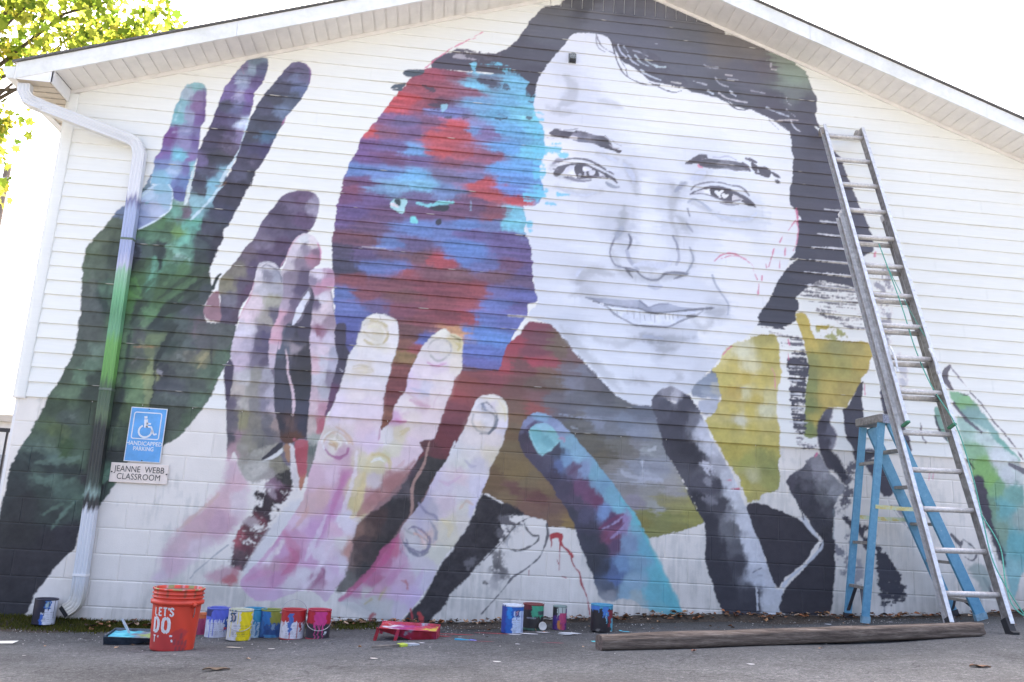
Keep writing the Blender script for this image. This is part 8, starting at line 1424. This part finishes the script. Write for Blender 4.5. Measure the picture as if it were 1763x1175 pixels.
# ------------------------------------------------------------------ signs
def signs():
    s = empty('parking_sign', (.066, -.016, 1.336)); tag(s, 'blue handicapped parking sign with wheelchair symbol on the green painted wrist', 'sign')
    W_, H_ = .292, .449; Ms = mat('blue sign face', rough=.4, build=var((.115, .36, .70), .18, 7, 0)); Mwh = mat('white sign print', rough=.45, build=var((.72, .74, .76), .08, 30, 0))
    MB().box((-W_/2, -.003, 0), (W_/2, 0, H_)).build('plate', Mwh, s, bevel=.001)
    MB().box((-W_/2+.007, -.0042, .007), (W_/2-.007, -.0032, H_-.007)).build('face', Ms, s)
    m = MB(); y = -.0052
    def rib(P, wd, closed=False):
        P = [Vector(p) for p in P]; n = len(P)
        L = []
        for i, p in enumerate(P):
            a = P[i-1] if (i or closed) else P[0]; b = P[(i+1) % n] if (i < n-1 or closed) else P[-1]
            d = (b-a).normalized(); nn = Vector((-d.y, d.x)); L.append((p+nn*wd/2, p-nn*wd/2))
        vv = [(q.x, y, q.y) for pr in L for q in pr]; m.add(vv, [(2*i, 2*i+1, (2*i+3) % (2*n), (2*i+2) % (2*n)) for i in range(n if closed else n-1)])
    x0, x1, z0, z1, r_ = -.112, .106, .190, .407, .014
    rr_ = [(x0+r_, z0), (x1-r_, z0), (x1-.004, z0+.004), (x1, z0+r_), (x1, z1-r_), (x1-.004, z1-.004), (x1-r_, z1), (x0+r_, z1), (x0+.004, z1-.004), (x0, z1-r_), (x0, z0+r_), (x0+.004, z0+.004)]
    rib(rr_, .0085, True)
    rib([(-.008+.052*math.cos(R(a)), .254+.050*math.sin(R(a))) for a in range(118, 372, 12)], .0145)         # wheel
    rib([(-.020, .378), (-.0165, .358)], .024)
    rib([(-.014, .352), (-.010, .318), (-.006, .284)], .030)
    rib([(-.006, .292), (.036, .290), (.058, .240), (.066, .229), (.086, .236)], .014)                          # thigh, shin, foot
    rib([(-.006, .318), (.030, .316)], .013)
    m.build('symbol', Mwh, s)
    for t_, z in (('HANDICAPPED', .150), ('PARKING', .107)):
        me = text_mesh(t_, .047, .0006, .90 if len(t_) > 8 else .84); o = link('lettering', me, Mwh, s); o.location = (-.002, -.0053, z)
    for z in (.437, .012): MB().tube([(0, -.004, z), (0, -.009, z)], .005, 8, up=(0, 0, 1)).build('bolt', M_black, s)
    c = empty('classroom_sign', (.055, -.016, 1.165), (0, R(-.3), 0)); tag(c, 'small cream sign with black classroom lettering under the blue parking sign', 'sign')
    Mc = mat('cream sign face', rough=.5, build=var((.80, .70, .62), .08, 14, 0)); Md = mat('dark sign print', (.06, .055, .05), .6)
    MB().box((-.226, -.004, 0), (.232, 0, .158)).build('plate', Mc, c, bevel=.002)
    for t_, z, sc_ in (('JEANNE  WEBB', .108, .98), ('CLASSROOM', .047, 1.0)):
        me = text_mesh(t_, .070, .0, .86*sc_); o = link('lettering', me, Md, c); o.location = (.004, -.0062, z)
    for x in (-.212, .222): MB().tube([(x, -.004, .082), (x, -.010, .082)], .006, 8, up=(0, 0, 1)).build('bolt', M_black, c)
signs()
# small hooded vent high on the painted forehead
v = empty('wall_vent', (3.482, -.012, 5.345)); v.scale = (.82, .82, .8); tag(v, 'small dark hooded vent on the painted forehead', 'vent')
Mv = mat('vent paint', rough=.6, build=var((.20, .21, .21), .6, 60, .2))
m = MB(); pr = [(-.038, 0), (-.038, .055)]+[(.038*math.cos(R(a)), .055+.034*math.sin(R(a))) for a in range(170, 0, -20)]+[(.038, .055), (.038, 0)]
n_ = len(pr); m.add([(a, -.002, b+.02) for a, b in pr]+[(a*.9, -.062, b*.86+.022) for a, b in pr], [tuple(range(n_))[::-1], tuple(range(n_, 2*n_))]+[(i, (i+1) % n_, n_+(i+1) % n_, n_+i) for i in range(n_)]); m.build('hood', Mv, v)
MB().box((-.045, -.006, -.012), (.045, 0, .118)).build('flange', Mv, v, bevel=.002); MB().box((-.034, -.05, -.004), (.034, -.003, .018)).build('damper', M_black, v)
# ------------------------------------------------------------------ litter and turf at the wall foot
def leaf_litter():
    rg = np.random.default_rng(8); V = []; F = []; C = []
    pal = [(.38, .15, .06), (.26, .11, .05), (.16, .09, .05), (.42, .23, .11), (.10, .07, .045), (.50, .34, .22)]
    def leaf(x, y, s, dz=.0):
        z = float(gz(x, y))+mound(x, y)+.004+dz; a = rg.uniform(0, 6.28); ca, sa = math.cos(a), math.sin(a); n = len(V); c = pal[rg.integers(len(pal))]; k = rg.uniform(.6, 1.1)
        for u, w_, q in ((-.5, 0, 0), (-.2, .32, .25), (.25, .28, .3), (.55, 0, .1), (.25, -.28, .35), (-.2, -.32, .2)):
            V.append((x+(u*ca-w_*sa)*s, y+(u*sa+w_*ca)*s, z+q*s*rg.uniform(.2, 1.3))); C.append(tuple(v*k for v in c))
        F.append((n, n+1, n+2, n+3)); F.append((n, n+3, n+4, n+5))
    for _ in range(620):
        x = rg.uniform(-.2, 8.6); leaf(x, -abs(rg.normal(0, .075))-.03, rg.uniform(.02, .065), rg.uniform(0, .025))
    for _ in range(46): leaf(rg.uniform(-.9, 8), -abs(rg.normal(0, 1.2))-.2, rg.uniform(.015, .04))
    m = MB(); m.v = V; m.f = F; m.c = C; o = m.build('leaf_litter', M_vcm, None, colors=True); tag(o, 'brown fallen leaves along the foot of the wall', 'leaves', kind='stuff')
def mound(x, y):
    d = math.exp(-(y/.13)**2); l = .055*math.exp(-((x+.75)/.75)**2)
    return (.035+.02*math.sin(x*1.7)+l*1.0)*d if y > -.6 else 0.
def soil():
    xs = np.arange(-1.6, 8.9, .03); ys = np.linspace(-.42, -.006, 16); X, Y = np.meshgrid(xs, ys)
    Z = gz(X, Y)+np.vectorize(mound)(X, Y)-.006+.012*RNG.random(X.shape)*np.exp(-(Y/.2)**2)
    def soiln(n, b):
        s = noise(n, 45, 5, .7); c = ramp(n, s, [(.3, (.035, .028, .022)), (.55, (.085, .068, .052)), (.75, (.16, .13, .10))]); n.links.new(c, b.inputs['Base Color']); bump(n, b, s, .8, .012)
    o = grid_mesh('soil_strip', np.stack([X, Y, Z], -1).reshape(-1, 3), len(xs), len(ys), mat('soil', rough=.95, spec=.2, build=soiln)); tag(o, kind='structure')
def moss():
    rg = np.random.default_rng(4); n = 16000
    x = np.concatenate([rg.uniform(-1.5, .75, 9000), rg.normal(.2, .45, 3000), rg.uniform(.8, 2.1, 4000)]); y = -np.abs(rg.normal(0, .13, n))-.01
    y[12000:] = -np.abs(rg.normal(.0, .16, 4000))-.02
    pt = rg.random(n); keep = (np.sin(x*7)+np.sin(x*17+1)+1.1 > rg.uniform(0, 1.6, n)) | (x < .3); x, y = x[keep], y[keep]; n = len(x)
    z = np.array([float(gz(a, b))+mound(a, b) for a, b in zip(x, y)]); h = rg.uniform(.008, .032, n); a = rg.uniform(0, 6.28, n); w_ = rg.uniform(.002, .0045, n)
    dx, dy = np.cos(a)*w_, np.sin(a)*w_; lx_, ly_ = rg.normal(0, .010, n), rg.normal(0, .010, n)
    V = np.stack([np.stack([x-dx, y-dy, z-.003], -1), np.stack([x+dx, y+dy, z-.003], -1), np.stack([x+lx_, y+ly_, z+h], -1)], 1).reshape(-1, 3)
    me = bpy.data.meshes.new('grass_strip'); me.from_pydata(V.tolist(), [], [(3*i, 3*i+1, 3*i+2) for i in range(n)])
    g = rg.random((n, 1)); C = np.array((.055, .075, .018))*(1-g)+np.array((.14, .125, .035))*g; setcol(me, np.repeat(C*rg.uniform(.6, 1.2, (n, 1)), 3, 0))
    o = link('grass_strip', me, M_grass); tag(o, 'low green moss and grass at the foot of the wall', 'grass', kind='stuff')
def grit():
    rg = np.random.default_rng(12); V = []; F = []; C = []; n = 2600
    x = rg.uniform(-1.3, 8.4, n); y = -np.abs(rg.normal(0, .75, n))-.1; s = rg.uniform(.002, .0075, n)**1.0
    for i in range(n):
        z = float(gz(x[i], y[i]))+.002; a = rg.uniform(0, 6.28); k = len(V); r = s[i]
        for q in range(4): V.append((x[i]+r*math.cos(a+q*1.57)*rg.uniform(.6, 1.3), y[i]+r*math.sin(a+q*1.57)*rg.uniform(.6, 1.3), z))
        V.append((x[i], y[i], z+r*rg.uniform(.5, 1.1))); F += [(k, k+1, k+4), (k+1, k+2, k+4), (k+2, k+3, k+4), (k+3, k, k+4)]
        g = rg.choice([.08, .14, .24, .4]); C += [(g*1.05, g, g*.92)]*5
    m = MB(); m.v = V; m.f = F; m.c = C; o = m.build('grit', M_vcm, None, colors=True); tag(o, 'loose stone grit on the asphalt near the wall', 'grit', kind='stuff')
soil(); leaf_litter(); moss(); grit()
for o_ in col.objects:
    if o_.get('label', '').startswith('paint can with black left side'): o_.location.z += mound(-.46, -.115)
# spilled paint and scraps on the asphalt
def splat(x, y, rx, ry, c, seed):
    rg = np.random.default_rng(seed); n = 22; r = 1+.45*np.convolve(np.tile(rg.normal(0, .5, n), 3), np.ones(3)/3, 'same')[n:2*n]
    V = [(x, y, float(gz(x, y))+.008)]+[(x+rx*r[i]*math.cos(i*6.283/n), y+ry*r[i]*math.sin(i*6.283/n), float(gz(x, y))+.006) for i in range(n)]
    return V, [(0, 1+i, 1+(i+1) % n) for i in range(n)], c
m = MB()
for i, (x, y, rx, ry, c) in enumerate([(3.20, -1.02, .07, .02, 'd0d0d0'), (3.10, -1.06, .05, .018, 'c8c8cc'), (3.32, -.93, .05, .015, 'd4d0d0'), (3.50, -1.02, .07, .03, 'd0d4d8'), (3.46, -1.10, .05, .02, 'c8d0d4'), (3.92, -.98, .03, .02, '58b0c4'), (3.56, -1.65, .03, .02, '5cc0c8'), (2.75, -1.02, .22, .012, 'a03c40'), (3.0, -.98, .16, .01, '98383c'), (2.9, -1.55, .14, .006, '8c4a50'), (3.3, -1.7, .12, .006, '8c4a54'), (2.6, -1.10, .10, .014, 'a83840'), (2.72, -1.20, .02, .012, 'd0d0d0'), (3.05, -1.72, .015, .01, 'd0d0d0'), (2.46, -1.55, .018, .012, 'd4d0d0'), (5.62, -.62, .03, .016, 'd4d8dc'), (1.55, -1.75, .02, .012, 'c8c4bc'), (1.3, -1.62, .05, .016, 'b8b0a0'), (2.85, -2.6, .02, .012, 'c4c4c0'), (.2, -1.9, .02, .013, 'bcb8b0'), (1.05, -1.98, .012, .01, 'd0c8c0'), (4.1, -2.9, .02, .012, 'c8c8c8'), (3.9, -.9, .012, .03, '5cb8cc'), (4.5, -1.2, .02, .012, 'b8b8b8'), (6.2, -.5, .02, .012, 'c4c4c4'), (2.2, -2.35, .02, .012, 'c8c0b8')]): m.add(*splat(x, y, rx, ry, lin(c), i)[:2], c=lin(c))
o = m.build('paint_splatter', M_vcm, None, colors=True); tag(o, 'drops and smears of spilled paint on the asphalt', 'paint', kind='stuff')
def leaf_thing(name, x, y, L, W_, label, c, rz):
    n = 9; V = []; 
    for i in range(n):
        t = i/(n-1); w_ = W_*math.sin(math.pi*min(t*1.05, 1))**.8; zc = .004*math.sin(math.pi*t)+.003*math.sin(t*9)+.004
        V += [(L*(t-.5), -w_/2, zc+.004+.006*abs(math.sin(t*7))), (L*(t-.5), 0, zc), (L*(t-.5), w_/2, zc+.006)]
    m = MB(); m.add(V, [(i*3+j, i*3+j+1, i*3+4+j, i*3+3+j) for i in range(n-1) for j in range(2)]); o = m.build(name, mat('dry leaf', rough=.8, build=var(c, .4, 40, .2)))
    o.location = (x, y, float(gz(x, y))+.003); o.rotation_euler = (0, 0, rz); tag(o, label, 'leaf')
leaf_thing('dry_leaf', 1.457, -2.74, .13, .07, 'dry dark leaf on the asphalt in front of the paint cans', (.10, .07, .045), .3)
leaf_thing('dry_leaf', 5.12, -3.2, .10, .06, 'dry brown leaf on the asphalt right of the timber', (.18, .10, .06), -.2)
leaf_thing('dry_leaf', 3.99, -2.32, .05, .03, 'small reddish leaf against the near side of the timber', (.30, .14, .09), .9)
p = MB().add([(-.09, -.05, 0), (.07, -.03, .004), (.08, .035, .012), (-.07, .045, .002)], [(0, 1, 2, 3)]).build('paper_scrap', mat('paper', rough=.8, build=var((.66, .64, .58), .1, 20, 0))); p.location = (-.23, -1.23, float(gz(-.2, -1.23))+.006); tag(p, 'torn pale paper scrap on the asphalt at the left edge', 'paper')
# ------------------------------------------------------------------ background, left
def fence():
    f = empty('metal_fence', (-5, 3, 0)); tag(f, 'black metal picket fence at the left side of the building', 'fence'); Mf = mat('black fence paint', (.018, .018, .02), .45)
    for z in (.30, 1.70): MB().box((-4.5, -.02, z), (3.95, .02, z+.045)).build('rail', Mf, f)
    for i in range(76): 
        x = -4.4+i*.11; MB().box((x-.010, -.010, .08), (x+.010, .010, 1.74)).build('picket', Mf, f)
fence()
LEAFSH = [(0, -.5), (.10, -.30), (.42, -.36), (.30, -.10), (.5, .10), (.20, .18), (.0, .52), (-.20, .18), (-.5, .10), (-.30, -.10), (-.42, -.36), (-.10, -.30)]
def leaves(name, pts, size, pal, parent, rg, m=M_leaf, droop=.6):
    n = len(pts); L = np.array(LEAFSH); k = len(L)
    nrm = rg.normal(0, 1, (n, 3)); nrm[:, 2] = np.abs(nrm[:, 2])*droop+.2; nrm /= np.linalg.norm(nrm, axis=1)[:, None]
    t = np.cross(nrm, rg.normal(0, 1, (n, 3))); t /= np.linalg.norm(t, axis=1)[:, None]; b = np.cross(nrm, t)
    s = size*rg.uniform(.4, 1.3, n)
    V = pts[:, None, :]+s[:, None, None]*(L[None, :, 0:1]*t[:, None, :]+L[None, :, 1:2]*b[:, None, :])+(s[:, None]*.18*np.abs(L[None, :, 0]))[..., None]*nrm[:, None, :]
    me = bpy.data.meshes.new(name); me.from_pydata(V.reshape(-1, 3).tolist(), [], [tuple(range(i*k, i*k+k)) for i in range(n)])
    P = np.array(pal); c = P[rg.integers(0, len(P), n)]*rg.uniform(.7, 1.25, (n, 1)); setcol(me, np.repeat(c, k, 0))
    return link(name, me, m, parent)
def clumps(centers, per, rad, rg, flat=.6):
    out = []
    for c in centers:
        p = rg.normal(0, 1, (per, 3)); p *= (rad*rg.uniform(.3, 1, (per, 1)))/np.linalg.norm(p, axis=1)[:, None]; p[:, 2] *= flat; out.append(np.array(c)+p)
    return np.concatenate(out)
def tree():
    rg = np.random.default_rng(21); t = empty('maple_tree', (-6.6, 7.2, 0)); tag(t, 'tall maple with yellow green leaves behind the left roof corner', 'tree')
    O = np.array((-6.6, 7.2, 0.))
    def limb(name, pts, r0, r1, n=7):
        pts = [np.array(p)-O for p in pts]; m = MB(); 
        rings = []
        for i, p in enumerate(pts):
            r = r0+(r1-r0)*i/(len(pts)-1); d = pts[min(i+1, len(pts)-1)]-pts[max(i-1, 0)]; d = d/np.linalg.norm(d); a = np.cross(d, (.3, .9, .1)); a /= np.linalg.norm(a); b = np.cross(d, a)
            rings += [p+r*(a*math.cos(q*6.283/n)+b*math.sin(q*6.283/n)) for q in range(n)]
        m.add(rings, [(i*n+q, i*n+(q+1) % n, (i+1)*n+(q+1) % n, (i+1)*n+q) for i in range(len(pts)-1) for q in range(n)]); return m.build(name, M_bark, t, True)
    limb('trunk', [(-6.6, 7.2, -.1), (-6.55, 7.2, 2), (-6.7, 7.15, 4.2), (-6.5, 7.1, 6.5), (-6.2, 7.0, 9.5), (-6.0, 7, 12.2)], .26, .06)
    cs = []
    ends = [(-3.0, 6.2, 9.6), (-3.6, 6.6, 10.6), (-4.4, 5.8, 9.3), (-5.2, 6.0, 8.6), (-4.9, 6.2, 7.4), (-5.3, 6.4, 6.6), (-5.6, 6.2, 9.6), (-4.6, 6.8, 11.3), (-6.4, 6.0, 10.8), (-7.6, 6.6, 9.6), (-7.9, 7.2, 8), (-5.6, 8.6, 10.5), (-4.2, 8.2, 9.8), (-6.8, 5.2, 8.4), (-5.4, 6.0, 5.55), (-2.7, 6.4, 8.95), (-3.3, 6.0, 9.0), (-4.0, 6.2, 8.75)]
    for i, e in enumerate(ends):
        e = np.array(e); z0 = min(max(e[2]-rg.uniform(1.0, 2.4), 3.6), 9.5); st = np.array((np.interp(z0, [0, 4.2, 6.5, 9.5, 12], [-6.6, -6.7, -6.5, -6.2, -6]), 7.1, z0)); md = (st+e)/2+rg.normal(0, .25, 3)
        limb('branch', [st, md, e], .045, .008, 5)
        for k in range(11 if i not in (14,) else 3):
            f = rg.uniform(.55, 1.05) if i != 14 else rg.uniform(.92, 1.05); q = st+(e-st)*f+rg.normal(0, .42 if i not in (14, 15) else .2, 3); cs.append(q)
    P = clumps(cs, 22, .48, rg)
    c = leaves('crown', P-O, .185, [(.20, .25, .05), (.28, .32, .07), (.14, .20, .04), (.32, .33, .08), (.08, .13, .03), (.24, .28, .06), (.34, .30, .07)], t, rg); tag(c, kind='stuff')
tree()
def hedge():
    rg = np.random.default_rng(31); h = empty('hedge', (-5.5, 4.6, 0)); tag(h, 'leafy green hedge behind the black fence', 'hedge'); cs = [(-rg.uniform(0, 4.2)+1.0, rg.uniform(-.4, .7), rg.uniform(.2, 1.75)) for _ in range(120)]
    m = MB()
    for i in range(14): x = -3+i*.3; m.tube([(x, .2, 0), (x+rg.normal(0, .1), .2, .8), (x+rg.normal(0, .2), .15, 1.6)], .015, 5)
    m.build('stem', M_bark, h)
    c = leaves('foliage', clumps(cs, 60, .4, rg, .8), .085, [(.05, .085, .02), (.09, .12, .025), (.16, .18, .03), (.03, .05, .015)], h, rg); tag(c, kind='stuff')
hedge()
def far():
    b = empty('far_building', (-20, 26, 0)); tag(b, 'low white building far behind the fence at the left edge', 'building'); Mw = mat('far white wall', rough=.7, build=var((.70, .68, .65), .05, 3, 0))
    MB().box((-10, 0, -.3), (9, 8, 3.62)).build('wall', Mw, b); MB().box((-10.2, -.2, 3.52), (9.2, 8.2, 3.78)).build('roof_edge', mat('beige roof edge', rough=.7, build=var((.52, .46, .38), .1, 4, 0)), b)
    for i in range(6): MB().box((-9+i*3, -.03, .2), (-7.9+i*3, .0, 2.3)).build('door', mat('far door', (.35, .36, .38), .5), b)
    MB().tube([(7.0, 1, 3.7), (7.0, 1, 4.15)], .05, 8).build('vent_pipe', M_soffit, b)
    p = empty('utility_pole', (-8.16, 12.6, 0)); tag(p, 'weathered wooden utility pole at the left edge among leaves', 'pole')
    MB().lathe([(.11, -.2), (.10, 4), (.078, 8.62), (.076, 8.64), (.001, 8.65)], 14).build('shaft', mat('pole wood', rough=.9, build=var((.22, .18, .15), .35, 16, .4, (1, 1, .1))), p, True)
    MB().tube([(-.1, -.12, 8.25), (.30, -.12, 8.27)], .012, 6).build('pin', M_alu, p); MB().tube([(.02, -.14, 7.9), (.02, -.10, 7.9)], .02, 6).build('bolt', M_black, p)
far()
